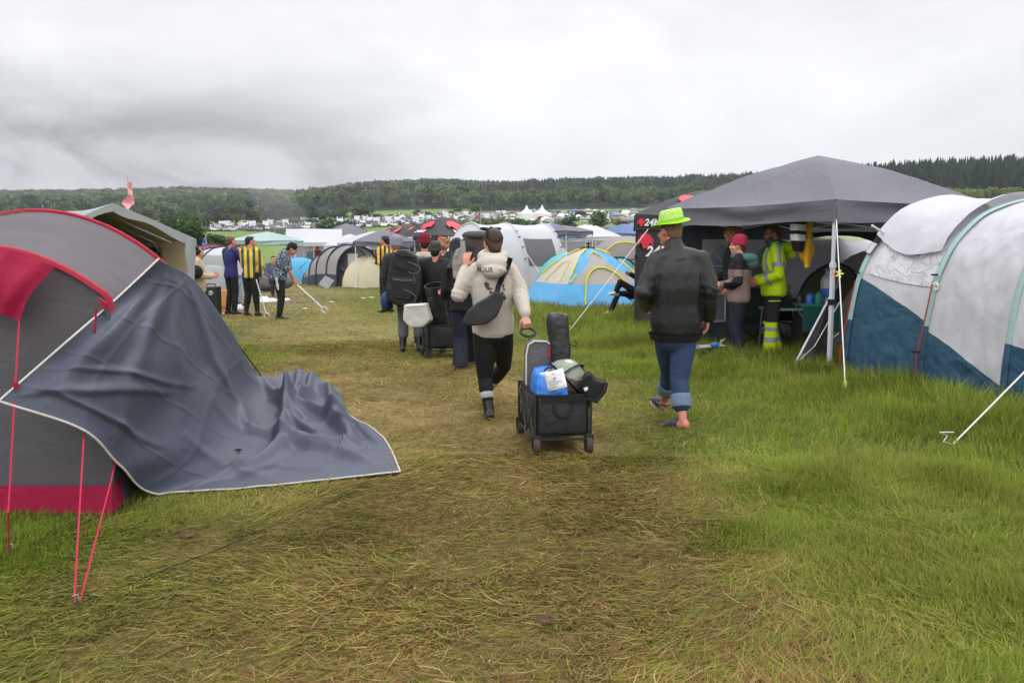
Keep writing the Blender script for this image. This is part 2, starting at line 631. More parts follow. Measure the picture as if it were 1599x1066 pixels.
def ground_colour(x, y):
    d = np.hypot(x, y)
    t = tramp(x, y)
    n = fnoise(x * 1.3, y * 1.3, 5)[..., None]
    soil = np.array([.200, .112, .050]) * (.7 + .6 * n)
    straw = np.array([.23, .170, .072]) * (.7 + .6 * n)
    grn = np.array([.075, .098, .024]) * (.7 + .6 * n)
    path = soil * .38 + straw * .30 + np.array([.185, .175, .05]) * (.7 + .6 * n) * .32
    fo = (sstep(9, 17, y) * .55)[..., None]; path = path * (1 - fo) + np.array([.155, .160, .045]) * (.7 + .6 * n) * fo
    c = grn * (1 - t[..., None]) + path * t[..., None]
    # churned earth left of the path ahead
    e = np.exp(-(((x + 7.6) / 2.6) ** 2 + ((y - 27) / 5) ** 2))[..., None]
    c = c * (1 - e * .8) + np.array([.15, .10, .075]) * e * .8
    # far meadow, yellower strips and dark wood floor
    yy = np.maximum(y, 1); px = 800 + F * x / yy
    mead = np.array([.14, .195, .045]) * (.85 + .3 * fnoise(x * .02, y * .02, 8)[..., None])
    hay = np.array([.24, .22, .075])
    wood = np.array([.018, .032, .012])
    q = sstep(50, 75, y)[..., None]
    c = c * (1 - q) + mead * q
    h = (sstep(400, 440, y) * (1 - sstep(560, 600, y)) * (px < 430))[..., None]
    c = c * (1 - h) + hay * h
    wd = np.where(px < 420, 640, np.where(px < 730, 660, np.where(px < 1150, 560, 420)))
    k = (y > wd)[..., None]
    c = np.where(k, wood, c)
    return c


def build_ground():
    az = np.radians(np.concatenate([np.linspace(-180, -50, 22), np.linspace(-44, 44, 260), np.linspace(50, 180, 22)]))
    ds = np.concatenate([np.linspace(.3, 3, 6), np.geomspace(3.2, 60, 210), np.geomspace(62, 2290, 120)])
    A, D = np.meshgrid(az, ds, indexing='ij')
    X = D * np.sin(A); Y = D * np.cos(A)
    Z = hgt(X, Y)
    near = 1 - sstep(30, 60, D)
    Z = Z + near * ((fnoise(X * 1.1, Y * 1.1, 21) - .5) * .05 + (fnoise(X * 6, Y * 6, 22, 3) - .5) * .02 - .012)
    na, nd = X.shape
    vs = np.stack([X, Y, Z], -1).reshape(-1, 3)
    i, j = np.meshgrid(np.arange(na - 1), np.arange(nd - 1), indexing='ij')
    a = (i * nd + j).ravel()
    quads = np.stack([a, a + 1, a + nd + 1, a + nd], 1)
    cols = ground_colour(X.ravel(), Y.ravel())
    me = np_mesh('ground', vs, quads.ravel(), np.arange(len(quads)) * 4, cols, True)
    m = attr_mat('soil_and_turf', .95, .35, 5)
    me.materials.append(m)
    o = bpy.data.objects.new('ground', me); COL.objects.link(o)
    tag(o, kind='structure')
    return o


build_ground()

# ------------------------------------------------------------------ woods on the hills
def ico(sub=1):
    bm = bmesh.new(); bmesh.ops.create_icosphere(bm, subdivisions=sub, radius=1)
    v = np.array([p.co[:] for p in bm.verts]); f = np.array([[q.index for q in p.verts] for p in bm.faces]); bm.free()
    return v, f


def proto_leaf(seed, n=120):
    """a broadleaf crown: leaf sprays through a few lobes, unit height"""
    r = np.random.default_rng(seed)
    cs = [(0, 0, .55, .34)] + [(r.normal(0, .2), r.normal(0, .2), r.uniform(.3, .75), r.uniform(.2, .3)) for _ in range(6)]
    cs = np.array(cs); idx = r.integers(0, len(cs), n)
    d = r.normal(0, 1, (n, 3)); d /= np.linalg.norm(d, axis=1)[:, None]; d[:, 2] = np.where(d[:, 2] < -.3, -d[:, 2], d[:, 2])
    c = cs[idx, :3] + d * (cs[idx, 3] * r.uniform(.6, 1.05, n))[:, None]
    nr = d + r.normal(0, .35, (n, 3)); nr /= np.linalg.norm(nr, axis=1)[:, None]
    t = np.cross(nr, r.normal(0, 1, (n, 3))); t /= np.linalg.norm(t, axis=1)[:, None]; b = np.cross(nr, t)
    s = r.uniform(.09, .16, n)[:, None]
    v = np.stack([c - t * s, c + t * s * .6 - b * s, c + t * s * .4 + b * s], 1).reshape(-1, 3)
    v[:, 2] = np.maximum(v[:, 2], 0); v[:, 2] /= v[:, 2].max()
    return v, np.arange(3 * n).reshape(-1, 3)


def proto_fir(seed, tiers=8, n=11):
    """a conifer: ragged tiers round a stem, unit height"""
    r = np.random.default_rng(seed)
    vs, fs = [], []; o = 0
    for t in range(tiers):
        z0 = .08 + .84 * t / tiers; z1 = z0 + .30 * (1 - .4 * t / tiers)
        rad = .19 * (1 - t / tiers * .88)
        ring = []
        for j in range(n):
            a = 2 * PI * (j + r.uniform(-.3, .3)) / n
            q = rad * r.uniform(.55, 1.15)
            ring.append((q * math.cos(a), q * math.sin(a), z0 + r.uniform(-.03, .03)))
        vs += ring + [(r.normal(0, .01), r.normal(0, .01), min(1, z1))]
        fs += [(o + j, o + (j + 1) % n, o + n) for j in range(n)]
        o += n + 1
    return np.array(vs), np.array(fs)


def scatter(name, protos, pos, size, cols, m):
    """many trees of a wood as ONE mesh"""
    VS, FS, CS = [], [], []; o = 0
    r = np.random.default_rng(5)
    for i, p in enumerate(pos):
        v, f = protos[i % len(protos)]
        a = r.uniform(0, 2 * PI); ca, sa = math.cos(a), math.sin(a)
        w = size[i][0]; h = size[i][1]
        q = np.stack([(v[:, 0] * ca - v[:, 1] * sa) * w, (v[:, 0] * sa + v[:, 1] * ca) * w, v[:, 2] * h], 1) + p
        VS.append(q); FS.append(f + o); o += len(v)
        c = cols[i] * r.uniform(.85, 1.15, (len(v), 1))
        CS.append(c)
    VS = np.concatenate(VS); FS = np.concatenate(FS); CS = np.concatenate(CS)
    me = np_mesh(name, VS, FS.ravel(), np.arange(len(FS)) * 3, CS, False)
    me.materials.append(m)
    ob = bpy.data.objects.new(name, me); COL.objects.link(ob)
    return ob


LEAFMAT = attr_mat('leaves', .9, .35, 1.5, .3)
leafs = [proto_leaf(s) for s in range(5)]
firs = [proto_fir(s) for s in range(40, 45)]


def wood(name, label, spec, seed):
    """spec: list of (px0, px1, y0, y1, count, conifer share, (h0,h1), colour)"""
    r = np.random.default_rng(seed)
    P, S, C, K = [], [], [], []
    for (a, b, y0, y1, n, con, (h0, h1), col) in spec:
        for _ in range(n):
            y = math.sqrt(r.uniform(y0 * y0, y1 * y1)); px = r.uniform(a, b)
            x = (px - 800) / F * y
            z = hz(x, y) - .5
            k = r.uniform() < con
            h = r.uniform(h0, h1)
            P.append((x, y, z)); S.append((h * (1.0 if k else r.uniform(.75, 1.15)), h))
            cc = np.array(col) * r.uniform(.65, 1.35)
            if k: cc = cc * np.array([.62, .68, .8])
            if not k and r.uniform() < .15: cc = cc * np.array([1.5, 1.4, 1.0])
            C.append(cc); K.append(k)
    P = np.array(P); S = np.array(S); C = np.array(C); K = np.array(K)
    return P, S, C, K


def wood_objs(name, spec, seed, lab_l, lab_c):
    P, S, C, K = wood(name, '', spec, seed)
    out = []
    if (~K).any():
        o = scatter('broadleaf_wood', leafs, P[~K], S[~K], C[~K], LEAFMAT)
        tag(o, lab_l, 'wood', kind='stuff')
    if K.any():
        o = scatter('conifer_wood', firs, P[K], S[K], C[K], LEAFMAT)
        tag(o, lab_c, 'wood', kind='stuff')


GL = (.094, .135, .058); GM = (.078, .115, .052); GD = (.050, .076, .041); GB = (.125, .17, .055)
wood_objs('w1', [(-250, 760, 700, 1250, 1500, .12, (13, 21), GL), (-250, 760, 1250, 1750, 1300, .2, (15, 22), GM)], 1,
          'hazy broadleaf wood covering the far hills at the left', 'scattered dark firs among the broadleaf wood on the far left hills')
wood_objs('w2', [(700, 1250, 600, 760, 350, .1, (9, 15), GL), (560, 1300, 760, 1300, 1900, .85, (15, 23), GD)], 2,
          'light green broadleaf fringe below the fir wood in the middle', 'dark fir wood on the hill behind the distant camp')
wood_objs('w3', [(1120, 1750, 330, 430, 330, .0, (4, 8), GB), (1200, 1780, 430, 520, 520, 1.0, (14, 20), GD), (1250, 1780, 520, 800, 1100, 1.0, (16, 23), GD)], 3,
          'bright green scrub along the foot of the fir hill at the right', 'tall dark fir wood crowding the hill behind the grey gazebo')


# single trees and bushes between the fields
def crown_mesh(seed, leaves, w, h, lo=.12, col=GL, lobes=9, leaf=.045):
    """leaf clumps spread through lobes; unit scaled by w, h"""
    r = np.random.default_rng(seed)
    cs = []
    for k in range(lobes):
        a = r.uniform(0, 2 * PI); q = r.uniform(0, .33)
        cs.append((q * math.cos(a), q * math.sin(a), r.uniform(lo + .18, .82), r.uniform(.14, .25)))
    cs.append((0, 0, .6, .3))
    n = leaves
    idx = r.integers(0, len(cs), n)
    cs = np.array(cs)
    d = r.normal(0, 1, (n, 3)); d /= np.linalg.norm(d, axis=1)[:, None]
    rad = cs[idx, 3] * r.uniform(.35, 1.08, n) ** .5
    c = cs[idx, :3] + d * rad[:, None] * np.array([1, 1, .9])
    c[:, 2] = np.clip(c[:, 2], lo * .5, 1.0)
    nrm = d + r.normal(0, .5, (n, 3)); nrm /= np.linalg.norm(nrm, axis=1)[:, None]
    t = np.cross(nrm, r.normal(0, 1, (n, 3))); t /= np.linalg.norm(t, axis=1)[:, None]
    b = np.cross(nrm, t)
    s = (leaf * r.uniform(.6, 1.4, n))[:, None]
    S = np.array([w, w, h])
    v = np.stack([c - t * s, c - b * s * .6 + nrm * s * .2, c + t * s, c + b * s * .6 + nrm * s * .2], 1).reshape(-1, 3) * S
    cc = np.array(col) * r.uniform(.6, 1.5, (len(cs), 1)) ** .7
    cv = cc[idx] * r.uniform(.75, 1.3, (n, 1))
    cv = np.repeat(cv, 4, 0)
    me = np_mesh('crown', v, np.arange(4 * n), np.arange(n) * 4, cv, False)
    me.materials.append(LEAFMAT)
    return me


BARK = plain('bark', (.05, .038, .028), .9, 0, .3)


def trunk_mb(w, h):
    mb = MB()
    mb.tube([(0, 0, -.3), (.02 * w, 0, .15 * h), (-.02 * w, .02 * w, .35 * h), (0, 0, .7 * h)], [.035 * w + .05, .03 * w + .03, .022 * w, .008 * w], 7)
    for k in range(5):
        a = 2.4 * k
        mb.tube([(0, 0, (.25 + .08 * k) * h), (.14 * w * math.cos(a), .14 * w * math.sin(a), (.4 + .09 * k) * h), (.28 * w * math.cos(a), .28 * w * math.sin(a), (.5 + .09 * k) * h)],
                [.014 * w, .01 * w, .004 * w], 5)
    return mb


_crowns = [crown_mesh(60 + k, 900, 1, 1, .02, tuple(c * 1.15 for c in (GL, GM, GB, GD)[k]), 12, .06) for k in range(4)]
TREES = [
    # px, y, height, width, kind, label
    (300, 240, 7, 8, 1, None), (322, 330, 8, 10, 1, None), (350, 420, 13, 15, 3, None), (372, 470, 17, 19, 1, None), (395, 480, 20, 19, 3, None), (412, 470, 18, 18, 0, None),
    (433, 470, 17, 19, 3, None), (452, 480, 16, 17, 0, None), (470, 490, 20, 18, 1, None), (488, 440, 13, 15, 3, None), (508, 450, 7, 14, 0, None), (530, 450, 9, 15, 1, None),
    (341, 500, 12, 12, 3, None), (560, 420, 10, 13, 0, None), (570, 415, 13, 14, 1, None), (590, 410, 9, 12, 1, None), (612, 420, 7, 12, 3, None), (630, 430, 7, 10, 1, None), (654, 440, 9, 11, 0, None),
    (670, 440, 8, 10, 1, None), (690, 450, 7, 10, 3, None), (702, 440, 8, 10, 1, None), (655, 455, 12, 9, 3, None), (715, 560, 8, 13, 1, None), (745, 560, 9, 15, 2, None),
    (458, 345, 6, 11, 2, None), (488, 330, 5, 9, 1, None), (508, 200, 4.5, 8, 0, None), (530, 200, 4, 7, 1, None), (556, 190, 3.2, 7, 2, None), (450, 180, 3, 8, 0, None), (478, 170, 3, 7, 1, None),
    (745, 180, 5.0, 9, 2, None), (775, 185, 5.2, 9, 2, None), (800, 190, 4.6, 8, 0, None), (725, 175, 3.6, 6, 2, None), (840, 220, 3.6, 8, 1, None),
    (888, 230, 4.4, 6, 1, None), (936, 220, 5.4, 8, 0, None), (965, 230, 3.5, 6, 2, None), (60, 420, 13, 17, 3, None), (110, 400, 14, 17, 1, None), (30, 300, 7, 13, 2, None), (145, 430, 16, 12, 3, None),
    (235, 420, 13, 15, 1, None), (262, 430, 14, 14, 3, None), (210, 440, 14, 13, 1, None),
]
TL = ['rounded mid green tree among the hedgerow trees beyond the fields', 'dull green broad tree among the hedgerow trees beyond the fields',
      'pale yellowish green bushy tree standing beyond the tents', 'dark green dense tree among the hedgerow trees beyond the fields']
for i, (px, y, h, w, k, lb) in enumerate(TREES):
    if y > 300: h, w = h * .62, w * .8
    if 585 < px < 720: h, w = h * .5, w * .7
    p = LP(px, y)
    t = thing('hedge_tree', TL[k], 'tree', p, i * 1.7, 'hedgerow trees beyond the camp')
    c = bpy.data.objects.new('crown', _crowns[k]); COL.objects.link(c); c.parent = t; c.scale = (w, w, h); c.rotation_euler = (0, 0, i * .9)
    tr = obj('trunk', trunk_mb(w, h), BARK, t)

# big dark bushes close behind the shelter, left
for i, (px, y, h, w, lb) in enumerate([(288, 62, 3.7, 6.0, 'large dark green bush rising behind the canvas shelter'), (335, 78, 2.6, 6.5, 'low dark green bush behind the small blue flag'),
                                       (250, 70, 3.9, 5, 'dark green bush just above the shelter roof'), (20, 60, 3.3, 6, 'dark bush above the crimson tent at the left edge')]):
    t = thing('dark_bush', lb, 'bush', LP(px, y), i, 'dark bushes behind the shelter')
    o = obj('crown', crown_mesh(90 + i, 5200, w, h, .02, (.05, .09, .03), 16, .026), LEAFMAT, t)
    obj('trunk', trunk_mb(w * .5, h), BARK, t)


# ------------------------------------------------------------------ damp air between here and the hills
hz_m = bpy.data.materials.new('damp_air'); hz_m.use_nodes = True
hn = hz_m.node_tree
for n in list(hn.nodes): hn.nodes.remove(n)
ho = N(hn, 'ShaderNodeOutputMaterial'); hv_ = N(hn, 'ShaderNodeVolumePrincipled')
hv_.inputs['Color'].default_value = (.80, .85, .92, 1); hv_.inputs['Density'].default_value = HAZE
hv_.inputs['Anisotropy'].default_value = .0
hn.links.new(hv_.outputs[0], ho.inputs['Volume'])
mb = MB(); mb.box((0, 0, 95), (6200, 6200, 210))
tag(obj('haze', mb, hz_m, None, False), 'thin damp haze lying over the fields and hills', 'haze', kind='stuff')
# ------------------------------------------------------------------ car park on the far slope
def paint_mat(name, col):
    m, nt, b = mat(name)
    b.inputs['Base Color'].default_value = tuple(col) + (1,)
    b.inputs['Roughness'].default_value = .3; b.inputs['Coat Weight'].default_value = .4
    return m


CARCOL = {'white': (.72, .73, .74), 'silver': (.42, .43, .45), 'grey': (.16, .165, .175), 'black': (.02, .02, .023), 'blue': (.05, .09, .28), 'red': (.42, .03, .03)}
CARM = {k: paint_mat('paint_' + k, v) for k, v in CARCOL.items()}
GLASSD = plain('dark_glass', (.02, .025, .03), .08, 0, .1)
RUBBER = plain('rubber', (.018, .017, .016), .8)
TAIL = plain('tail_light', (.4, .02, .02), .3)


def car_mesh(kind, cname):
    """low side profile swept across, windows let in, wheels"""
    P = {'hatch': [(-1.95, .35), (-2.0, .75), (-1.85, .95), (-1.45, 1.42), (.1, 1.46), (.85, 1.0), (1.75, .85), (1.95, .6), (1.95, .35)],
         'estate': [(-2.3, .35), (-2.35, .8), (-2.2, 1.0), (-1.9, 1.42), (.2, 1.46), (1.0, 1.0), (2.0, .85), (2.25, .6), (2.25, .35)],
         'van': [(-2.5, .4), (-2.5, 1.2), (-2.45, 1.95), (-2.2, 2.0), (1.2, 1.98), (1.9, 1.15), (2.4, .95), (2.5, .6), (2.5, .4)],
         'camper': [(-3.0, .45), (-3.0, 1.5), (-2.95, 2.75), (-2.8, 2.85), (1.9, 2.85), (2.2, 2.2), (2.2, 1.2), (2.9, 1.0), (2.95, .45)]}[kind]
    mb = MB(); hw = {'hatch': .86, 'estate': .9, 'van': .98, 'camper': 1.1}[kind]
    top = max(z for _, z in P)
    def ring(y, k):
        return [(x, y * (1 - .18 * max(0, (z - .95) / (top - .9)) * (kind in ('hatch', 'estate'))) * k, z) for x, z in P]
    mb.rings([ring(-hw, .97), ring(-hw, 1), ring(hw, 1), ring(hw, .97)], True, 0)
    x0, x1 = (P[3][0] + .12, P[4][0] + .35)
    zt, zb = (1.38, 1.0) if kind in ('hatch', 'estate') else ((1.75, 1.2) if kind == 'van' else (2.2, 1.5))
    xs = [(x0, x0 + (x1 - x0) * .45), (x0 + (x1 - x0) * .5, x1)] if kind in ('hatch', 'estate') else ([(.5, 1.3)] if kind == 'van' else [(-2, -1.1), (.2, 1.0)])
    for s in (-1, 1):
        for a, b in xs:
            y = s * (hw * (.99 if kind in ('van', 'camper') else .93) + .02)
            mb.box(((a + b) / 2, y, (zt + zb) / 2), (b - a, .05, zt - zb), None, 1)
    # windscreen and rear window
    for (i, k, off) in ((4, 5, .02), (3, 2, -.02)):
        (xa, za), (xb, zb2) = P[i], P[k]
        A = V((xa + off * 1.5, 0, za + .02)); B = V((xb + off * 1.5, 0, zb2 + .02))
        a = A.lerp(B, .1); b = A.lerp(B, .9)
        w = hw * .78
        q = [V((a.x, -w * .9, a.z)), V((a.x, w * .9, a.z)), V((b.x, w, b.z)), V((b.x, -w, b.z))]
        mb.prism(q, (off, 0, .02), 1)
    for sx_ in (P[0][0] + .75, P[-1][0] - .75):
        for s in (-1, 1):
            mb.rings([[(sx_ + .32 * math.cos(2 * PI * j / 10), s * hw + e, .32 + .32 * math.sin(2 * PI * j / 10)) for j in range(10)] for e in (-.12, .04)], True, 2)
    for s in (-1, 1):
        mb.box((P[1][0] - .01, s * hw * .8, .85), (.06, .22, .16), None, 3)
    return mesh_of(mb, kind + '_' + cname, [CARM[cname], GLASSD, RUBBER, TAIL], True, 35)


rc = random.Random(3)
_cars = {}
def car(x, y, rz, kind, cname, grp):
    key = (kind, cname)
    if key not in _cars: _cars[key] = car_mesh(kind, cname)
    nm = {'hatch': 'parked_car', 'estate': 'parked_car', 'van': 'parked_van', 'camper': 'camper_van'}[kind]
    o = bpy.data.objects.new(nm, _cars[key]); COL.objects.link(o)
    o.location = (x, y, hz(x, y)); o.rotation_euler = (0, 0, rz)
    w = {'hatch': 'small ' + cname + ' car parked in the rows on the far slope', 'estate': 'long ' + cname + ' estate car parked in the rows on the far slope',
         'van': cname + ' panel van parked in the rows on the far slope', 'camper': 'tall ' + cname + ' camper parked in the rows on the far slope'}[kind]
    tag(o, w, 'car' if kind in ('hatch', 'estate') else 'van', grp)
    return o


# rows of the park in photo columns / distances
spots = []
for y, a, b in [(288, 326, 600), (293, 330, 650), (298, 336, 690), (304, 338, 720), (310, 340, 740), (316, 344, 760), (323, 350, 770), (330, 352, 785), (338, 356, 800), (346, 370, 815), (354, 390, 825), (362, 420, 840), (371, 450, 860), (380, 480, 880), (390, 510, 910), (400, 550, 940), (412, 600, 980), (425, 660, 1000), (438, 720, 1010)]:
    step = 2.75 / y * F
    px = a + rc.uniform(0, 5)
    while px < b:
        spots.append((px, y + rc.uniform(-1.5, 1.5)))
        px += step * rc.choice([1, 1, 1, 1.05, 1.1, 1.4, 2.0])
rc.shuffle(spots)
spots.sort(key=lambda s: s[1])
kinds = ['hatch'] * 9 + ['estate'] * 7 + ['van'] * 2 + ['camper'] * 1
colsw = ['white'] * 10 + ['silver'] * 9 + ['grey'] * 4 + ['black'] * 3 + ['blue'] * 2 + ['red'] * 1  # white and silver weighted up: sky reflected off roofs put into the colour
rest = MB(); restv = []
for i, (px, y) in enumerate(spots):
    x = (px - 800) / F * y
    rz = PI / 2 + rc.uniform(-.12, .12) + rc.choice([0, 0, PI]) + .25
    k, c = rc.choice(kinds), rc.choice(colsw)
    if k == 'camper': c = 'white'
    if i < 290:
        car(x, y, rz, k, c, 'cars in the far car park')
    else:
        restv.append((x, y, rz, k, c))
bm = bmesh.new()
mats_all = [CARM[c] for c in CARCOL] + [GLASSD, RUBBER, TAIL]
for (x, y, rz, k, c) in restv:
    if (k, c) not in _cars: _cars[(k, c)] = car_mesh(k, c)
    me = _cars[(k, c)].copy()
    me.transform(Matrix.Translation((x, y, hz(x, y))) @ Matrix.Rotation(rz, 4, 'Z'))
    ci = list(CARCOL).index(c); nC = len(CARCOL)
    for p in me.polygons: p.material_index = ci if p.material_index == 0 else nC + p.material_index - 1
    bm.from_mesh(me); bpy.data.meshes.remove(me)
if restv:
    me = bpy.data.meshes.new('parked_cars'); bm.to_mesh(me)
    for m in mats_all: me.materials.append(m)
    o = bpy.data.objects.new('parked_cars', me); COL.objects.link(o)
    tag(o, 'farthest glinting rows of parked cars in the far car park', 'cars', kind='stuff')
bm.free()

# ------------------------------------------------------------------ tent city beyond, right of the middle
WHT = fab('far_white', (.78, .78, .78), .7, .06, 1, .1, 2)
GRYT = fab('far_grey', (.22, .22, .23), .7, .1, 1, .1, 2)
BLU = fab('far_blue', (.10, .20, .42), .7, .1, 1, .1, 2)
GRNT = fab('far_green', (.12, .17, .10), .7, .1, 1, .1, 2)
SND = fab('far_sand', (.42, .36, .26), .7, .1, 1, .1, 2)
FARM = {'white': WHT, 'grey': GRYT, 'blue': BLU, 'green': GRNT, 'sand': SND}


def far_gazebo_mesh(m, walls):
    mb = MB(); w = 1.5
    eave = [(-w, -w, 2.1), (w, -w, 2.1), (w, w, 2.1), (-w, w, 2.1)]
    mb.add(eave + [(0, 0, 2.95)], [(0, 1, 4), (1, 2, 4), (2, 3, 4), (3, 0, 4)])
    lo = [(x, y, 1.8) for x, y, z in eave]
    mb.add(eave + lo, [(0, 4, 5, 1), (1, 5, 6, 2), (2, 6, 7, 3), (3, 7, 4, 0)])
    for x, y, z in eave:
        mb.tube([(x * .98, y * .98, 0), (x * .98, y * .98, 2.1)], .025, 4)
    if walls:
        for i in range(walls):
            a, b = [(0, 1), (3, 0), (2, 3)][i]
            A, B = eave[a], eave[b]
            mb.add([A[:2] + (0,), B[:2] + (0,), B[:2] + (1.8,), A[:2] + (1.8,)], [(0, 1, 2, 3)])
    return mesh_of(mb, 'far_gazebo', [m], False)


def far_dome_mesh(m):
    mb = MB(); n = 12
    rings = []
    for k in range(5):
        t = k / 4 * PI / 2
        rr = 1.3 * math.cos(t) ** .75 + .02
        rings.append([(rr * math.cos(2 * PI * j / n) * 1.3, rr * math.sin(2 * PI * j / n), 1.35 * math.sin(t)) for j in range(n)])
    mb.rings(rings, True)
    mb.tube([(-1.7, 0, 0), (-1.2, 0, .9), (0, 0, 1.37), (1.2, 0, .9), (1.7, 0, 0)], .03, 4)
    return mesh_of(mb, 'far_dome', [m], True)


def far_tunnel_mesh(m):
    mb = MB(); rings = []
    for x, h, w in ((-2.3, .25, .7), (-1.6, 1.3, 1.2), (0, 1.9, 1.5), (1.5, 1.9, 1.5), (1.7, 1.75, 1.45)):
        rings.append([(x, w * math.cos(PI * j / 10), h * math.sin(PI * j / 10) ** .8) for j in range(11)])
    mb.rings(rings, True, 0)
    return mesh_of(mb, 'far_tunnel', [m], True)


_ft = {}
rt = random.Random(9)
nfar = 0
cand = []
for y, a, b in [(78, 905, 1000), (92, 880, 1010), (108, 862, 1015), (128, 858, 1020), (150, 880, 1060), (165, 960, 1080), (185, 880, 1090), (205, 850, 1110), (228, 845, 1130), (250, 840, 1150), (275, 835, 1180), (300, 830, 1200), (325, 850, 1220), (352, 880, 1230), (380, 890, 1250), (410, 900, 1290), (440, 930, 1330)]:
    px = a
    while px < b:
        cand.append((px + rt.uniform(-4, 4), y + rt.uniform(-8, 8)))
        px += 5.2 / y * F * rt.uniform(.75, 1.5)
for px, y in cand:
    x = (px - 800) / F * y
    c = rt.choice(['white'] * 7 + ['grey'] * 4 + ['blue', 'green', 'sand', 'sand'])
    k = rt.choice(['gazebo'] * 6 + ['dome'] * 3 + ['tunnel'] * 3)
    wl_ = rt.choice([0, 1, 2])
    key = (k, c, wl_ if k == 'gazebo' else 0)
    if key not in _ft:
        _ft[key] = far_gazebo_mesh(FARM[c], wl_) if k == 'gazebo' else far_dome_mesh(FARM[c]) if k == 'dome' else far_tunnel_mesh(FARM[c])
    o = bpy.data.objects.new({'gazebo': 'gazebo', 'dome': 'dome_tent', 'tunnel': 'tunnel_tent'}[k], _ft[key]); COL.objects.link(o)
    o.location = (x, y, hz(x, y)); o.rotation_euler = (0, 0, rt.uniform(0, PI)); s = rt.uniform(.9, 1.35); o.scale = (s, s, s * rt.uniform(.9, 1.1))
    tag(o, 'small %s %s in the dense far camp on the slope' % (c, {'gazebo': 'gazebo', 'dome': 'dome tent', 'tunnel': 'tunnel tent'}[k]), 'tent', 'tents of the far camp')
    if rt.random() < .45:
        q = px + rt.uniform(.6, 1.2) * 4 / y * F; xx = (q - 800) / F * y
        car(xx, y + 2, rt.uniform(0, PI), rt.choice(['hatch', 'estate', 'van']), rt.choice(colsw), 'cars among the far tents')['label'] = 'car or van parked among the tents of the far camp'

# two white pagoda marquees with pointed roofs
for (px, y, lb) in ((822, 330, 'white pointed pagoda marquee in the far camp, left one of two'), (846, 322, 'taller white pointed pagoda marquee in the far camp, right one of two')):
    t = thing('pagoda_marquee', lb, 'marquee', LP(px, y), .4, 'pointed white marquees')
    mb = MB(); prof = [(2.5, 2.6), (1.5, 3.2), (.8, 3.9), (.35, 4.8), (.06, 5.8)]
    mb.rings([[(w * sx_, w * sy_, z) for sx_, sy_ in ((-1, -1), (1, -1), (1, 1), (-1, 1))] for w, z in prof], True)
    obj('roof', mb, WHT, t, False)
    mb = MB()
    mb.rings([[(2.45 * a, 2.45 * b, z) for a, b in ((-1, -1), (1, -1), (1, 1), (-1, 1))] for z in (0, 2.6)], False)
    obj('wall', mb, WHT, t, False)

# thin masts
STEEL = plain('galvanised_steel', (.45, .46, .47), .4, .7)
WOODP = plain('weathered_wood', (.2, .15, .1), .8)
for (px, y, h, lb) in ((751, 120, 6.0, 'thin pale mast standing behind the big white tent'), (868, 140, 5.5, 'thin pole with a small red ball top beyond the white tent'), (74, 90, 5.2, 'thin grey pole above the crimson tent at the left')):
    p = LP(px, y); mb = MB(); mb.tube([(0, 0, -.2), (0, 0, h)], [.05, .03], 6); mb.ell((0, 0, h), .07)
    tag(obj('mast', mb, STEEL), lb, 'mast').location = p
# ------------------------------------------------------------------ tent cloths
T_GREY = fab('tent_grey', lin((94, 90, 94)), .75, .1, 2, .4, 2.6, stretch=(1, 1, 1.4), trans=.06, spec=.25)
T_CRIM = fab('tent_crimson', lin((162, 24, 64)), .65, .1, 3, .3, 7, trans=.12)
T_PIPE = fab('crimson_webbing', lin((158, 16, 50)), .6, .08, 6, .1, 20)
T_DARK = fab('ground_sheet', (.02, .02, .022), .7, .2, 4, .3, 8)
T_TARP = fab('tarp_blue_grey', lin((73, 77, 92)), .55, .08, 2.2, .25, 4, trans=.04, spec=.35)
T_EDGE = fab('tarp_edging', lin((196, 192, 186)), .7, .05)
T_LINE = fab('crimson_line', lin((180, 34, 68)), .7, .05)
T_BLK = fab('black_webbing', (.012, .012, .013), .7, .1)
ROPEW = fab('white_rope', (.72, .70, .64), .8, .05)
PEG = plain('steel_peg', (.35, .35, .36), .4, .8)


def catmull(ps, n):
    """n points along a smooth curve through ps"""
    ps = [V(p) for p in ps]; k = len(ps) - 1
    out = []
    for i in range(n):
        t = i / (n - 1) * k; a = min(int(t), k - 1); t -= a
        p0 = ps[a - 1] if a > 0 else ps[a] * 2 - ps[a + 1]
        p1, p2 = ps[a], ps[a + 1]
        p3 = ps[a + 2] if a + 2 <= k else ps[a + 1] * 2 - ps[a]
        out.append(.5 * ((2 * p1) + (p2 - p0) * t + (2 * p0 - 5 * p1 + 4 * p2 - p3) * t * t + (3 * p1 - p0 - 3 * p2 + p3) * t ** 3))
    return out


def patch(ctrl, nu, nv):
    """smooth surface through a grid of control points"""
    rows = [catmull(r, nv) for r in ctrl]
    cols = [catmull([rows[i][j] for i in range(len(rows))], nu) for j in range(nv)]
    return [[cols[j][i] for j in range(nv)] for i in range(nu)]


def ruffle(P, amp, freq, seed=0, edge=True):
    """small cloth waves across a grid of points"""
    nu, nv = len(P), len(P[0])
    out = []
    for i in range(nu):
        r = []
        for j in range(nv):
            a = P[min(i + 1, nu - 1)][j] - P[max(i - 1, 0)][j]; b = P[i][min(j + 1, nv - 1)] - P[i][max(j - 1, 0)]
            n = a.cross(b)
            if n.length > 1e-12: n.normalize()
            w = noise.fractal(P[i][j] * freq + V((seed * 7.3, 0, 0)), 1, 2, 4)
            e = 1.0
            if edge:
                e = min(1, min(i, nu - 1 - i) / (nu * .12), min(j, nv - 1 - j) / (nv * .12))
            r.append(P[i][j] + n * (amp * w * e))
        out.append(r)
    return out


def line_mb(pts, r, n=5):
    mb = MB(); mb.tube(pts, r, n); return mb


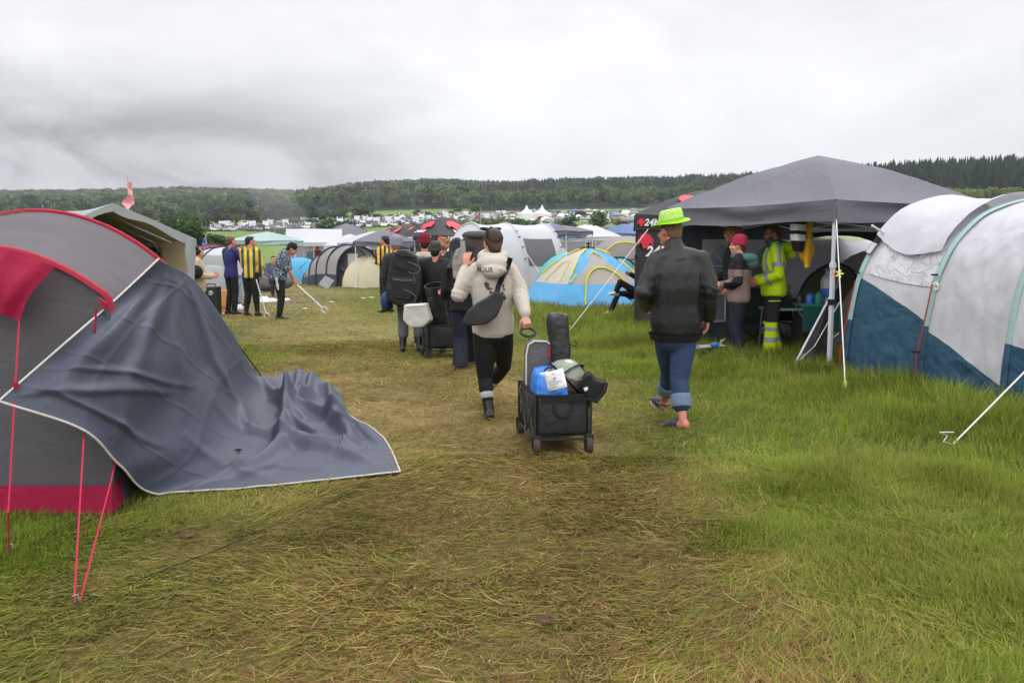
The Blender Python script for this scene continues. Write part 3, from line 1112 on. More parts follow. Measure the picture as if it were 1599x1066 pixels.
def peg_mb(p, lean=(0, 0)):
    mb = MB()
    p = V(p)
    mb.tube([p + V((lean[0], lean[1], .07)), p + V((-lean[0], -lean[1], -.08))], .004, 5)
    mb.tube([p + V((lean[0], lean[1], .07)), p + V((lean[0] + .02, lean[1], .075)), p + V((lean[0] + .025, lean[1], .055))], .004, 5)
    return mb


# ------------------------------------------------------------------ crimson and grey tunnel tent, left
def tent_left():
    base = V((-3.4, 6.5, 0))
    t = thing('tunnel_tent', 'large grey tunnel tent with crimson piping, skirt and door flap at the left edge', 'tent', base)
    nv = 61
    def hoop_main(k):
        s = -1 + 2 * k
        return V((-4.5 + 1.53 * s, 8.65 + 1.65 * s, 1.86 * (1 - abs(s) ** 2.0)))
    prof = [(-2.27, 0), (-2.265, .6), (-2.27, 1.0), (-2.285, 1.21), (-2.36, 1.285), (-2.5, 1.375), (-2.68, 1.455), (-2.86, 1.495), (-3.25, 1.53)]
    prof = prof[::-1]
    full = [(-6.5 - x, z) for x, z in prof[::-1]] + prof[1:]
    porch_pts = catmull([V((x, 5.0 + .06 * (x + 3.2), z)) for x, z in full], nv)
    main_pts = [hoop_main(k / (nv - 1)) for k in range(nv)]
    nu = 26
    P = []
    for i in range(nu):
        u = i / (nu - 1)
        row = []
        for j in range(nv):
            a, b = porch_pts[j], main_pts[j]
            p = a.lerp(b, u)
            sag = .10 * math.sin(PI * u) * (math.sin(PI * j / (nv - 1)) ** .5)
            p = p + V((0, 0, -sag))
            row.append(p)
        P.append(row)
    P = ruffle(P, .03, 1.6, 1)
    # long diagonal waves of slack cloth
    for i in range(nu):
        for j in range(nv):
            u = i / (nu - 1); e = math.sin(PI * u)
            P[i][j] = P[i][j] + V((0, 0, .034 * e * math.sin(u * 16 + j * .22 + 1.3 * noise.noise(P[i][j] * 1.3))))
    mb = MB().grid(P)
    obj('roof', mb, T_GREY, t, world=True)
    # back part
    back = [hoop_main(k / (nv - 1)) for k in range(nv)]
    rows = [back]
    for (dx, dy, w, h) in ((-.7, .8, .9, .85), (-1.4, 1.6, .75, .6), (-1.9, 2.1, .45, .15)):
        c = V((-4.5 + dx, 8.65 + dy, 0))
        rows.append([c + (q - V((-4.5, 8.65, 0))) * w - V((0, 0, (q.z) * w)) + V((0, 0, q.z * h)) for q in back])
    obj('bedroom', MB().grid(patch(rows, 14, nv)), T_GREY, t, world=True)
    # porch front wall, leaning slightly
    fw = []
    low = .17
    for i in range(12):
        u = i / 11
        fw.append([V((q.x, q.y - .02 * math.sin(PI * u) - .04 * (1 - u), max(low * 0 + 0, 0) + q.z * u)) for q in porch_pts])
    fw = [[V((p.x, p.y + .012 * math.sin(p.x * 9 + p.z * 3) * math.sin(PI * i / 11), p.z)) for p in r] for i, r in enumerate(fw)]
    obj('front_wall', MB().grid(fw), T_GREY, t, world=True)
    # piping along both hoops
    def strip(pts, w, off):
        P = []
        for k, p in enumerate(pts):
            tng = (pts[min(k + 1, len(pts) - 1)] - pts[max(k - 1, 0)]).normalized()
            side = V((off[0], off[1], off[2])).normalized()
            up = tng.cross(side).normalized()
            if up.z < 0: up = -up
            P.append([p - side * w * .5 + up * .012, p - side * w * .2 + up * .03, p + side * w * .2 + up * .03, p + side * w * .5 + up * .012])
        return MB().grid(P)
    s = strip(main_pts, .10, (-.3, -.95, -.25)); obj('piping', s, T_PIPE, t, world=True)
    s = strip([q for q in porch_pts if q.z > 1.12], .055, (0, -1, -.25)); obj('piping', s, T_PIPE, t, world=True)
    # skirt: crimson band round the foot of the porch
    sk = [[V((x, 4.93 - .012, z)) for x in np.linspace(-4.25, -2.243, 20)] for z in (0.02, .1, .185)]
    sk2 = [[V((-2.245 - .145 * k / 9, 4.93 + .85 * k / 9, z)) for k in range(10)] for z in (.02, .1, .185)]
    mb = MB().grid(sk).grid(sk2)
    obj('skirt', mb, T_CRIM, t, world=True)
    # side wall return to the right of the porch
    sw = [[V((-2.262 - .14 * k / 9, 4.985 + .85 * k / 9, z * (1 - .0 * k))) for k in range(10)] for z in np.linspace(0, 1.0, 6)]
    obj('side_wall', MB().grid(sw), T_GREY, t, world=True)
    # dark edge of the ground sheet
    mb = MB(); mb.tube([(-4.3, 4.91, .012), (-2.24, 4.91, .012), (-2.36, 5.7, .012)], .014, 6)
    obj('ground_sheet', mb, T_DARK, t, world=True)
    # flap: crimson triangle rolled to a point
    A, B, C, D = W(-60, 388, 4.87), W(86, 416, 4.87), W(30, 502, 4.84), W(-60, 476, 4.86)
    ctrl = [[A, A.lerp(B, .5) + V((0, 0, .045)), B], [A.lerp(D, .5), (A + B + C + D) / 4 + V((0, -.05, 0)), B.lerp(C, .5) + V((-.03, -.02, 0))], [D, D.lerp(C, .55) + V((0, 0, .02)), C]]
    P = patch(ctrl, 16, 24)
    P = [[p + V((0, -.02 * math.sin(j * .7 + i * .2) * .6, 0)) for j, p in enumerate(r)] for i, r in enumerate(P)]
    obj('door_flap', MB().grid(P), T_CRIM, t, world=True)
    # pointed tab of piping and strap at the right shoulder of the porch
    mb = MB(); q = W(163, 470, 4.93)
    mb.prism([q + V((-.03, -.01, .02)), q + V((.015, -.01, -.01)), q + V((.0, -.01, -.05)), q + V((-.015, -.01, -.03))], (0, .012, 0))
    obj('corner_tab', mb, T_PIPE, t, world=True)
    # guy lines
    P0 = G(115, 952); P1 = G(14, 870)
    lines = [[W(30, 502, 4.84), W(24, 600, 4.55), W(13, 800, 4.15), P1],
             [W(138, 560, 5.3), P0], [W(222, 560, 6.5), P0 + V((.01, .02, 0))]]
    for l in lines:
        obj('guy_line', line_mb(l, .0045), T_LINE, t, world=True)
    mb = peg_mb(P0, (.01, -.02)); mb.v += []
    obj('peg', mb, PEG, t, world=True)
    obj('peg', peg_mb(P1, (.01, -.02)), PEG, t, world=True)
    # strap with buckle on the wall
    mb = MB(); mb.tube([W(150, 480, 4.9), W(148, 520, 4.9)], .006, 5); mb.box(W(25, 602, 4.5), (.02, .012, .035))
    obj('buckle', mb, T_PIPE, t, world=True)
    # rear seam and corner on the far right
    mb = MB(); mb.tube([hoop_main(.86), hoop_main(.93), hoop_main(1.0)], .035, 6)
    obj('piping', mb, T_PIPE, t, world=True)
    # black line from the shoulder to the grass behind
    obj('guy_line', line_mb([W(300, 440, 9.8), W(412, 592, 10.6)], .008), T_BLK, t, world=True)
    return t


tent_left()


FOLDS = [(.02, .03, .95, .10, .06, .024), (.02, .06, .9, .30, .07, .026), (.0, .10, .75, .48, .06, .024), (.0, .16, .45, .62, .06, .022), (.97, .01, .55, .34, .05, .018), (.9, .02, .80, .42, .045, .016), (.75, .03, .45, .38, .03, .014), (.05, .80, .95, .62, .085, .022), (.12, .96, .75, .86, .12, .022), (.30, .68, .56, .98, .09, .02), (.55, .60, .82, .92, .06, .02), (.08, .60, .5, .80, .08, .022), (.75, .52, .97, .8, .03, .016), (.45, .46, .64, .72, .05, .02), (.2, .86, .42, .70, .07, .018), (.66, .72, .92, .97, .045, .016), (.36, .55, .60, .62, .05, .016), (.48, .74, .70, .80, .06, .014), (.82, .60, .93, .90, .03, .014), (.05, .88, .30, .80, .08, .018), (.58, .88, .74, .98, .06, .014), (.70, .46, .86, .62, .04, .014)]


def tarp():
    c = [[(248, 405, 5.62), (306, 440, 6.7), (360, 516, 7.7), (408, 588, 9.1), (465, 588, 9.7), (530, 607, 9.2)],
         [(183, 466, 5.2), (262, 500, 5.75), (330, 565, 6.8), (395, 622, 7.9), (470, 622, 8.5), (545, 655, 7.95)],
         [(122, 519, 4.80), (220, 560, 5.2), (300, 618, 6.05), (390, 664, 6.9), (480, 658, 7.45), (578, 672, 7.4)],
         [(61, 572, 4.62), (165, 618, 4.82), (250, 682, 5.4), (370, 718, 6.05), (500, 708, 6.45), (605, 700, 6.75)],
         [(-2, 627, 4.45), (130, 672, 4.62), (188, 728, 4.88), (252, 786, 5.3), (430, 769, 5.52), (625, 747, 5.87)]]
    ctrl = [[W(*q) for q in r] for r in c]
    for r in ctrl:
        for p in r: p.z = max(p.z, .025)
    nu, nv = 170, 220
    P = patch(ctrl, nu, nv)
    SGN = 1 if (P[120][181] - P[120][179]).cross(P[121][180] - P[119][180]).z > 0 else -1
    out = []
    for i in range(nu):
        r = []
        for j in range(nv):
            u, v = i / (nu - 1), j / (nv - 1)
            p = P[i][j].copy()
            lying = sstep(.45, .75, v) * 1.0
            # hanging: long radiating drapes from the tip
            a = noise.noise(V((v * 7 + .6 * u, u * 1.0, 3.1)))
            drape = (.020 * math.sin(v * 17 + 2.2 * a + u * 2) + .030 * a) * (1 - lying) * min(1, v * 6) * (.25 + .75 * u * (1 - u) * 4)
            # lying: heaped, rounded folds
            q = V((p.x * .9, p.y * .9, .3)); q2 = q + V((.5 * noise.noise(q * 1.1), .5 * noise.noise(q * 1.1 + V((5, 2, 1))), 0))
            edge = min(1, (1 - u) * 9 + .05, (1 - v) * 12 + .15)
            wu = u + .035 * noise.noise(V((u * 4, v * 4, 1.7))); wv = v + .03 * noise.noise(V((u * 4, v * 4, 8.1)))
            heap = 0; crump_ = 0
            for (u0, v0, u1, v1, h_, w_) in FOLDS:
                du, dv = u1 - u0, v1 - v0; t_ = max(0, min(1, ((wu - u0) * du + (wv - v0) * dv) / (du * du + dv * dv)))
                sgn = (wu - u0) * dv - (wv - v0) * du
                d_ = math.hypot(wu - u0 - du * t_, wv - v0 - dv * t_)
                w2 = w_ * (.75 if sgn > 0 else 1.6)
                if d_ < w2 * 3: heap += h_ * math.exp(-(d_ / w2) ** 2) * math.sin(PI * (.12 + .76 * t_)); crump_ += h_ * .55 * math.exp(-(d_ / w2) ** 2) * math.sin(PI * (.1 + .8 * t_)) * (1 - lying)
            n2 = noise.noise(V((q2.x * 1.6 + q2.y * 1.5, q2.y * 2.6 - q2.x, 9.2)))
            heap = (heap + .014 * lying * math.exp(-(n2 / .12) ** 2)) * edge
            heap *= lying * 1.25
            roll = .11 * math.exp(-((u - .06 - .05 * v) / .05) ** 2) * lying * edge
            fine = .004 * noise.fractal(p * 2.0, 1, 2, 3)
            n3 = min(abs((u * 4 + .15 * math.sin(v * 5)) % 1 - .5), abs((v * 3 + .15 * math.sin(u * 4)) % 1 - .5)); crump = .004 * math.exp(-(n3 / .03) ** 2)
            n4 = noise.noise(V((u * 2.2 + v * 4, v * 2.0 - u * 3, 7.7))); crump += .006 * n4 + crump_
            a_ = P[min(i + 1, nu - 1)][j] - P[max(i - 1, 0)][j]; b_ = P[i][min(j + 1, nv - 1)] - P[i][max(j - 1, 0)]
            n = b_.cross(a_) * SGN; n.normalize()
            em = min(1, u * 14, v * 14 + .2, (1 - u) * 14 + .15)
            p = p + n * ((drape + fine + crump) * em) + V((0, 0, heap + roll))
            p.z = max(p.z, .012 + .01 * noise.noise(p * 6) + .012)
            r.append(p)
        out.append(r)
    mb = MB().grid(out)
    base = V((-1.4, 6, 0))
    t = thing('tarpaulin', 'crumpled blue grey tarpaulin hanging from the crimson tent and spread over the grass', 'tarpaulin', base)
    o = obj('sheet', mb, T_TARP, t, world=True)
    mod = o.modifiers.new('thick', 'SOLIDIFY'); mod.thickness = .004
    e = [out[i][0] for i in range(0, nu, 2)] + [out[-1][j] for j in range(0, nv, 2)] + [out[i][-1] for i in range(nu - 1, nu // 4, -2)]
    obj('edging', line_mb([p + V((0, 0, .004)) for p in e], .0062, 6), T_EDGE, t, world=True)
    # small black toggle lying on it
    bv = BVHTree.FromPolygons([V(p) for p in mb.v], mb.f)
    h = bv.ray_cast(V((*(W(372, 702, 6.2).xy), 3)), V((0, 0, -1)))[0]
    if h:
        q = MB(); q.torus(h + V((0, 0, .012)), .018, .004, (0, .4, 1), 12, 5); q.box(h + V((.012, 0, .012)), (.025, .01, .008))
        obj('toggle', q, T_BLK, t, world=True)


tarp()
# peg line lying over the grass in front of the tarp
mb = MB(); mb.tube([G(115, 952) + V((0, 0, .02))] + [G(a, b) + V((0, 0, .022 + .012 * math.sin(a))) for a, b in ((180, 925), (260, 897), (330, 868), (420, 826), (490, 800), (560, 772))], .0028, 5)
tag(obj('peg_rope', mb, T_BLK), 'thin dark cord lying across the flattened grass before the tarpaulin', 'rope')

# ------------------------------------------------------------------ generic tunnel made of hoops
def tunnel(name, label, hoops, mats, mf=None, nu_each=9, nv=45, ruf=.03, fr=1.4, parts=None, group=None, pipes=None, pipe_mat=None, pipe_r=.03, sag=.06, seed=1):
    """hoops: list of (origin left foot, lateral unit vector, profile [(s, z)...])"""
    c = sum((h[0] for h in hoops), V()) / len(hoops); c.z = 0
    t = thing(name, label, 'tent', c, 0, group)
    curves = []
    for (o, d, pr) in hoops:
        curves.append(catmull([o + d * s + V((0, 0, z)) for s, z in pr], nv))
    P = []
    for k in range(len(curves) - 1):
        for i in range(nu_each):
            u = i / nu_each
            row = []
            for j in range(nv):
                p = curves[k][j].lerp(curves[k + 1][j], u)
                n = (p - (curves[k][nv // 2].lerp(curves[k + 1][nv // 2], u) * V((1, 1, 0)).length * 0 + (curves[k][0] + curves[k][-1] + curves[k + 1][0] + curves[k + 1][-1]) / 4))
                n.normalize()
                p = p - n * sag * math.sin(PI * u) * math.sin(PI * j / (nv - 1)) ** .6
                row.append(p)
            P.append(row)
    P.append(curves[-1])
    P = ruffle(P, ruf, fr, seed)
    mb = MB().grid(P, 0, (lambda i, j: mf(i / nu_each, j / (nv - 1), P[i][j])) if mf else None)
    obj('fly_sheet', mb, mats, t, world=True)
    if pipe_mat:
        for k, cu in enumerate(curves):
            if pipes is None or k in pipes:
                obj('pole_sleeve', line_mb(cu, pipe_r, 6), pipe_mat, t, world=True)
    return t, curves, P


# ------------------------------------------------------------------ white and teal tent, right
T_WHT = fab('tent_white', lin((202, 201, 207)), .6, .06, 2, .28, 3.0, trans=.22, spec=.3, crease=2.2)
T_TEAL = fab('tent_teal', lin((44, 78, 99)), .6, .14, 2, .60, 4, trans=.06, spec=.3, crease=3.0)
T_MINT = fab('mint_webbing', lin((148, 176, 171)), .6, .05)
T_FOIL = fab('window_film', lin((196, 196, 200)), .28, .10, 3, .8, 9, spec=.6, crease=5)
T_REDL = fab('red_line', lin((150, 50, 45)), .7, .05)


def tent_right():
    lat = V((.95, .31, 0))
    pr = [(0, 0), (.03, .5), (.13, 1.10), (.28, 1.46), (.50, 1.73), (.85, 1.96), (1.5, 2.10), (2.15, 1.96), (2.5, 1.73), (2.72, 1.46), (2.87, 1.10), (2.97, .5), (3.0, 0)]
    pb = [(s, z * 1.0) for s, z in pr]
    pr = [(s_, z_ * .975) for s_, z_ in pr]; pb = pr
    A = V((3.93, 10.5, 0)); B = V((4.39, 9.55, 0)); C = V((4.62, 8.35, 0)); D = V((4.75, 7.4, 0))
    pc = [(s, z * 1.03) for s, z in pr]
    pd = [(s * .9 + .15, z * .62) for s, z in pr]
    zb = [1.18, .70, .20, .2]
    zs = [1.18, .62, .20, .2]
    def mf(u, v, p):
        k = min(int(u), 2); f = u - k
        lim = [1.18 + (.72 - 1.18) * f, .64 + (.22 - .64) * f, .62 + (.45 - .62) * f][k]
        return 1 if p.z < lim else 0
    JB = 16
    t, cu, P = tunnel('tunnel_tent', 'white tunnel tent with teal lower panels and mint pole sleeves at the right edge',
                      [(A, lat, pr), (B, lat, pb), (C, lat, pc), (D, lat, pd)], [T_WHT, T_TEAL], None, 34, 91, .03, 1.5, sag=.07, seed=4)
    fly = t.children[0]; old = fly.data
    Q = []
    def at(row, s_):
        a = min(int(s_), len(row) - 2); return row[a].lerp(row[a + 1], s_ - a)
    for i, row in enumerate(P):
        k = min(i // 34, 2); f = i / 34 - k
        lim = [1.18 + (.72 - 1.18) * f, .64 + (.20 - .64) * f, .62 + (.45 - .62) * f][k]
        b = next(m for m in range(90) if row[m + 1].z > lim); s_ = b + (lim - row[b].z) / max(1e-6, row[b + 1].z - row[b].z)
        Q.append([at(row, s_ * m / JB) for m in range(JB)] + [at(row, s_ + (90 - s_) * m / (90 - JB)) for m in range(91 - JB)])
    for i in range(1, len(Q) - 1):
        for j in range(1, 90):
            q = Q[i][j]; k = i / 34; e = math.sin(PI * (k % 1)) ** .5
            a = noise.noise(V((k * 3.2 + j * .05, j * .13 - k * 2.4, 3.3))); b = noise.noise(V((k * 6 - j * .10, j * .16 + k * 5, 9.1)))
            d = (.020 * math.exp(-(a / .16) ** 2) + .012 * math.exp(-(b / .15) ** 2) - .012) * e
            Q[i][j] = q + V((-.92 * d, -.3 * d, .25 * d))
    P = Q
    fly.data = mesh_of(MB().grid(P, 0, lambda i, j: 1 if j < JB else 0), 'fly_sheet', [T_WHT, T_TEAL])
    fly.data.transform(Matrix.Translation(-t.location)); bpy.data.meshes.remove(old)
    for k in range(3):
        # flat webbing over each hoop
        pts = cu[k]; G_ = []
        ax = (B - A).normalized()
        for i, p in enumerate(pts):
            tg = (pts[min(i + 1, 90)] - pts[max(0, i - 1)]).normalized(); n = ax.cross(tg); n.normalize()
            c0 = (pts[0] + pts[-1]) / 2
            if n.dot(p - c0) < 0: n = -n
            G_.append([p - ax * .034 + n * .012, p - ax * .014 + n * .028, p + ax * .014 + n * .028, p + ax * .034 + n * .012])
        obj('pole_sleeve', MB().grid(G_, 0, lambda i, j: 1 if G_[i][0].z < .62 else 0), [T_MINT, T_TEAL], t, world=True)
    # film window in the first panel: follow the sheet, set 12 mm proud
    def on(u, v, off=.014):
        i = u * 34; j = v * 90
        i0, j0 = int(i), int(j); a = P[i0][j0].lerp(P[i0][j0 + 1], j - j0).lerp(P[i0 + 1][j0].lerp(P[i0 + 1][j0 + 1], j - j0), i - i0); n = (P[i0 + 1][j0] - P[i0][j0]).cross(P[i0][j0 + 1] - P[i0][j0]).normalized()
        if n.x > 0: n = -n
        return a + n * off
    W_ = []
    for a in range(22):
        f = a / 21
        u = .10 + .84 * f
        r = []
        for b in range(14):
            g = b / 13
            top = .345 - .02 * f; bot = .197 + .03 * f
            r.append(on(u, bot + (top - bot) * g))
        W_.append(r)
    obj('window', MB().grid(ruffle(W_, .012, 4, 3)), T_FOIL, t, world=True)
    # loose awning lip over the roof between hoop A and B
    R = []
    for a in range(26):
        f = a / 25; u = -.03 + 1.0 * f
        i = max(0, min(33, int(u * 34)))
        r = []
        for b in range(16):
            g = b / 15
            q = P[i][int(27 + g * 26)].copy()
            q.z += .085 + .04 * math.sin(PI * g) - .10 * math.sin(PI * f) * (1 - g) ** 2
            q += V((-.07 * (1 - g) * (.4 + math.sin(PI * f)), 0, 0))
            r.append(q)
        R.append(r)
    obj('awning', MB().grid(ruffle(R, .012, 2.5, 8)), T_WHT, t, world=True)
    # black and white fabric badge on the first sleeve
    q = cu[0][25]; q2 = cu[0][28]
    d = (q2 - q).normalized(); nrm = V((-.55, -.75, .35)).normalized(); x = d; y = nrm.cross(x).normalized()
    def badge(c, w, h, m, nm, par=None):
        mb = MB(); mb.prism([c + x * a + y * b for a, b in ((-w, -h), (w, -h), (w, h), (-w, h))], nrm * .006)
        return obj(nm, mb, m, t, world=True)
    cB = (q + q2) / 2 + nrm * .045
    badge(cB, .17, .035, T_BLK, 'badge'); badge(cB - x * .09 + nrm * .007, .075, .028, T_WHT, 'badge_field')
    for k in range(6):
        mb = MB(); c_ = cB - x * (.035 + .02 * k) + nrm * .009
        mb.prism([c_ + x * a * .006 + y * b * .018 for a, b in ((-1, -1), (1, -1), (1, .6 + .1 * k), (-1, 1))], nrm * .002); obj('lettering', mb, T_BLK, t, world=True)
    # webbing lines down the sleeve feet
    for k, (pt, c_) in enumerate(((A, T_REDL), (B, T_REDL))):
        obj('peg_line', line_mb([cu[k][16] + V((-.06, -.05, 0)), pt + V((-.09, -.08, .35)), pt + V((-.10, -.1, 0))], .008, 5), T_REDL, t, world=True)
        q = MB(); q.box(cu[k][17] + V((-.05, -.04, .05)), (.06, .03, .02)); q.box(pt + V((-.09, -.07, .42)), (.07, .03, .02))
        obj('toggle', q, T_BLK, t, world=True)
    # knotted white cord bundle at hoop B
    mb = MB()
    for i in range(3):
        mb.torus(cu[1][17] + V((-.04, -.05, -.06 - .012 * i)), .03, .008, (.3 * i, 1, .3), 10, 5)
    obj('cord_bundle', mb, ROPEW, t, world=True)
    # white guy rope to a peg in the tall grass
    pk = G(1487, 700)
    top = cu[2][18]
    obj('guy_rope', line_mb([W(1620, 560, 7.2), pk + V((0, 0, .03))], .007, 5), ROPEW, t, world=True)
    mb = MB(); mb.tube([pk + V((0, 0, .03)), pk + V((-.08, -.02, .06)), pk + V((-.04, 0, .10)), pk + V((-.09, .03, .12)), pk + V((.02, .03, .12))], .005, 5)
    obj('rope_tail', mb, ROPEW, t, world=True)
    obj('guy_rope', line_mb([cu[0][30], W(1362, 352, 10.2)], .014, 5), ROPEW, t, world=True)
    # hem ties at the awning edge
    for p in (W(1443, 364, 10.2), W(1488, 360, 10.0)):
        obj('tie', line_mb([p + V((0, 0, .05)), p + V((.02, 0, -.04))], .008, 5), ROPEW, t, world=True)


tent_right()

# ------------------------------------------------------------------ pop-up gazebos
G_GREY = fab('canopy_grey', lin((104, 104, 112)), .6, .06, 2, .28, 6, trans=.05, spec=.25)
G_BLK = fab('canopy_black', lin((58, 57, 60)), .65, .08, 2, .35, 6, trans=.03, spec=.25)
POLEW = plain('white_coated_steel', lin((205, 208, 214)), .35, 0, .04)
POLEK = plain('dark_steel', (.03, .03, .032), .4, .3)
PRT_W = plain('print_white', (.75, .75, .75), .6)
PRT_R = plain('print_red', lin((215, 40, 62)), .6)
PVC = fab('clear_sheet', lin((150, 165, 180)), .25, .25, 3, .3, 5, trans=.3, spec=.5)


def gazebo(name, label, corners, eave, peak, drop, m, polem, leg_show=(0, 1, 2, 3), concave=.12, group=None, nseg=16, wave=.012, curl=.06):
    """corners: four ground points in order"""
    C = sum((V(c) for c in corners), V()) / 4; C.z = 0
    t = thing(name, label, 'gazebo', C, 0, group)
    E = [V((c[0], c[1], eave)) for c in corners]
    Pk = C + V((0, 0, peak))
    mb = MB()
    for k in range(4):
        a, b = E[k], E[(k + 1) % 4]
        P = []
        for i in range(nseg + 1):
            u = i / nseg
            row = []
            for j in range(nseg + 1):
                v = j / nseg
                e = a.lerp(b, v)
                p = e.lerp(Pk, u)
                # rounded crown, soft belly between the ribs
                p.z += (peak - eave) * .10 * math.sin(PI * u) * (1 - .9 * math.sin(PI * v) * (1 - u)) - concave * math.sin(PI * v) * (1 - u) * math.sin(PI * min(1, u + .15)) * .8
                p.z += wave * noise.fractal(p * 2.0, 1, 2, 3) * math.sin(PI * min(1, u * 1.0))
                row.append(p)
            P.append(row)
        mb.grid(P)
    obj('roof', mb, m, t, world=True)
    mb = MB()
    for k in range(4):
        a, b = E[k], E[(k + 1) % 4]
        out = ((a + b) / 2 - C); out.z = 0; out.normalize()
        P = []
        for i in range(7):
            u = i / 6
            P.append([a.lerp(b, v) + out * (.012 + curl * (.35 * math.sin(v * 21 + k * 2) * u * .35 + .5 * math.sin(u * 5 + v * 3.0 + 2 * noise.noise(V((v * 3, u * 2, k)))) * math.sin(PI * v)) + .01 * u) + V((0, 0, -drop * u + .015 * math.sin(v * 9 + k) * u - .03 * math.sin(PI * v) * (1 - u))) for v in np.linspace(0, 1, 40)])
        mb.grid(P)
    obj('valance', mb, m, t, world=True)
    for k in leg_show:
        mb = MB(); p = C + (E[k] - C) * .975; p.z = 0
        R = rot_to((0, 0, 1), (corners[(k + 1) % 4][0] - corners[k][0], corners[(k + 1) % 4][1] - corners[k][1], 0))
        mb.box(p + V((0, 0, eave * .32)), (.045, .045, eave * .64), R); mb.box(p + V((0, 0, eave * .80)), (.033, .033, eave * .38), R)
        l = obj('leg', mb, polem, t, world=True, sharp=20)
        q = MB(); q.box(p + V((0, 0, .012)), (.11, .11, .012), R); q.box(p + V((0, 0, eave * .62)), (.06, .06, .05), R)
        obj('foot', q, T_BLK if polem is POLEK else POLEW, l, world=True)
    # scissor frame under the eaves
    mb = MB()
    for k in range(4):
        a = C + (E[k] - C) * .97; b = C + (E[(k + 1) % 4] - C) * .97
        for h in range(2):
            p0 = a.lerp(b, h / 2); p1 = a.lerp(b, (h + 1) / 2)
            mb.tube([p0 + V((0, 0, -.03)), p1 + V((0, 0, -.24))], .009, 4); mb.tube([p0 + V((0, 0, -.24)), p1 + V((0, 0, -.03))], .009, 4)
    obj('truss', mb, STEEL, t, world=True)
    return t, E, Pk, C


def flat_print(par, name, vs, fs, origin, right, up, size, m, off=.012):
    right = V(right).normalized(); up = V(up); up = (up - right * right.dot(up)).normalized(); n = right.cross(up)
    mb = MB(); mb.add([V(origin) + right * (a * size) + up * (b * size) + n * off for a, b, c in vs], fs)
    return obj(name, mb, m, par, False, world=True)


def side_wall(par, name, a, b, z0, z1, m, ruf=.02, seed=1, n=24):
    a, b = V(a), V(b); d = (b - a).normalized(); nrm = V((d.y, -d.x, 0))
    P = [[a.lerp(b, v) + V((0, 0, z0 + (z1 - z0) * u)) + nrm * (ruf * math.sin(v * 30 + 2 * noise.noise(V((v * 4, u * 3, seed)))) * (1 - .6 * u) + ruf * noise.noise(V((v * 5, u * 5, seed + 3)))) for v in np.linspace(0, 1, n * 2)] for u in np.linspace(0, 1, n)]
    return obj(name, MB().grid(P), m, par, world=True)


# main grey gazebo, right
gN, gL, gF, gR = (3.93, 11.0, 0), (2.3, 13.5, 0), (4.7, 14.75, 0), (6.33, 12.05, 0)
gz, gE, gP, gC = gazebo('gazebo', 'dark grey pop-up gazebo on white legs behind the teal and white tent', [gN, gL, gF, gR], 2.11, 2.82, .27, G_GREY, POLEW, nseg=24, wave=.02)
# wall with arched windows across its far left side
G_NAVY = fab('wall_navy', lin((70, 74, 86)), .7, .08, 2, .35, 5, trans=.05)
side_wall(gz, 'side_wall', (2.34, 13.5, 0), (4.68, 14.72, 0), 0, 1.95, G_NAVY, .012, 5)
wa, wb = V((2.34, 13.5, 0)), V((4.68, 14.72, 0)); wd = (wb - wa).normalized(); wn = V((wd.y, -wd.x, 0))
def arch_pts(u0, u1, z0, zs, z1, n=10):
    c = (u0 + u1) / 2; r = (u1 - u0) / 2
    return [(u0, z0), (u1, z0)] + [(c + r * math.cos(PI * i / n), zs + (z1 - zs) * math.sin(PI * i / n)) for i in range(n + 1)]
wpan = MB(); fr_ = MB()
wl_len = (wb - wa).length
def onw(u, z, o): return wa + wd * (u * wl_len) + wn * o + V((0, 0, z))
wfr = MB(); wfr.prism([onw(u, z, .02) for u, z in ((.24, .38), (.97, .38), (.97, 1.66), (.24, 1.66))], -wn * .006)
win = obj('window', wfr, fab('window_surround', lin((205, 208, 210)), .5, .06, 3, .2, 5, trans=.2), gz, world=True)
for (u0, u1) in ((.285, .55), (.62, .93)):
    pn = MB(); pn.prism([onw(u, z, .026) for u, z in arch_pts(u0, u1, .42, 1.25, 1.58)], -wn * .004)
    obj('pane', pn, PVC, win, world=True)
    bars = MB(); c = (u0 + u1) / 2
    bars.tube([onw(c, .42, .032), onw(c, 1.57, .032)], .012, 4)
    for z in (.82, 1.25): bars.tube([onw(u0, z, .032), onw(u1, z, .032)], .012, 4)
    bars.tube([onw(c, 1.25, .032), onw(u0 + .04, 1.46, .032)], .01, 4); bars.tube([onw(c, 1.25, .032), onw(u1 - .04, 1.46, .032)], .01, 4)
    obj('glazing_bar', bars, POLEW, win, world=True)
# guy rope of the near leg with yellow tensioners
r0 = W(1306, 342, 11.0); r1 = G(1321, 622)
gr_ = obj('guy_rope', line_mb([r0, r0.lerp(r1, .5), r1], .0065, 5), ROPEW, gz, world=True)
YEL = plain('neon_yellow_plastic', lin((225, 235, 120)), .4)
for f_ in (.29, .34):
    pass
mb = MB()
pt = r0.lerp(r1, .345)
for a in range(5): mb.tube([pt, pt + V((.045 * math.cos(a * 1.256), -.01, .045 * math.sin(a * 1.256)))], .009, 5)
obj('tensioner', mb, YEL, gr_, world=True)
mb = MB(); mb.box(r0.lerp(r1, .93), (.03, .03, .06)); obj('tensioner', mb, YEL, gr_, world=True)
obj('peg', peg_mb(r1, (.01, -.02)), PEG, gz, world=True)
mb = MB(); lp = gC + (gE[0] - gC) * .975
mb.box((lp.x, lp.y, .86), (.075, .075, .07)); obj('strap', mb, T_BLK, gz, world=True)
mb = MB(); mb.box((lp.x, lp.y - .026, 1.22), (.044, .004, .13)); obj('sticker', mb, speckle('sticker_print', [(0, (.7, .7, .7)), (.5, lin((220, 90, 90)))], 60), gz, world=True)

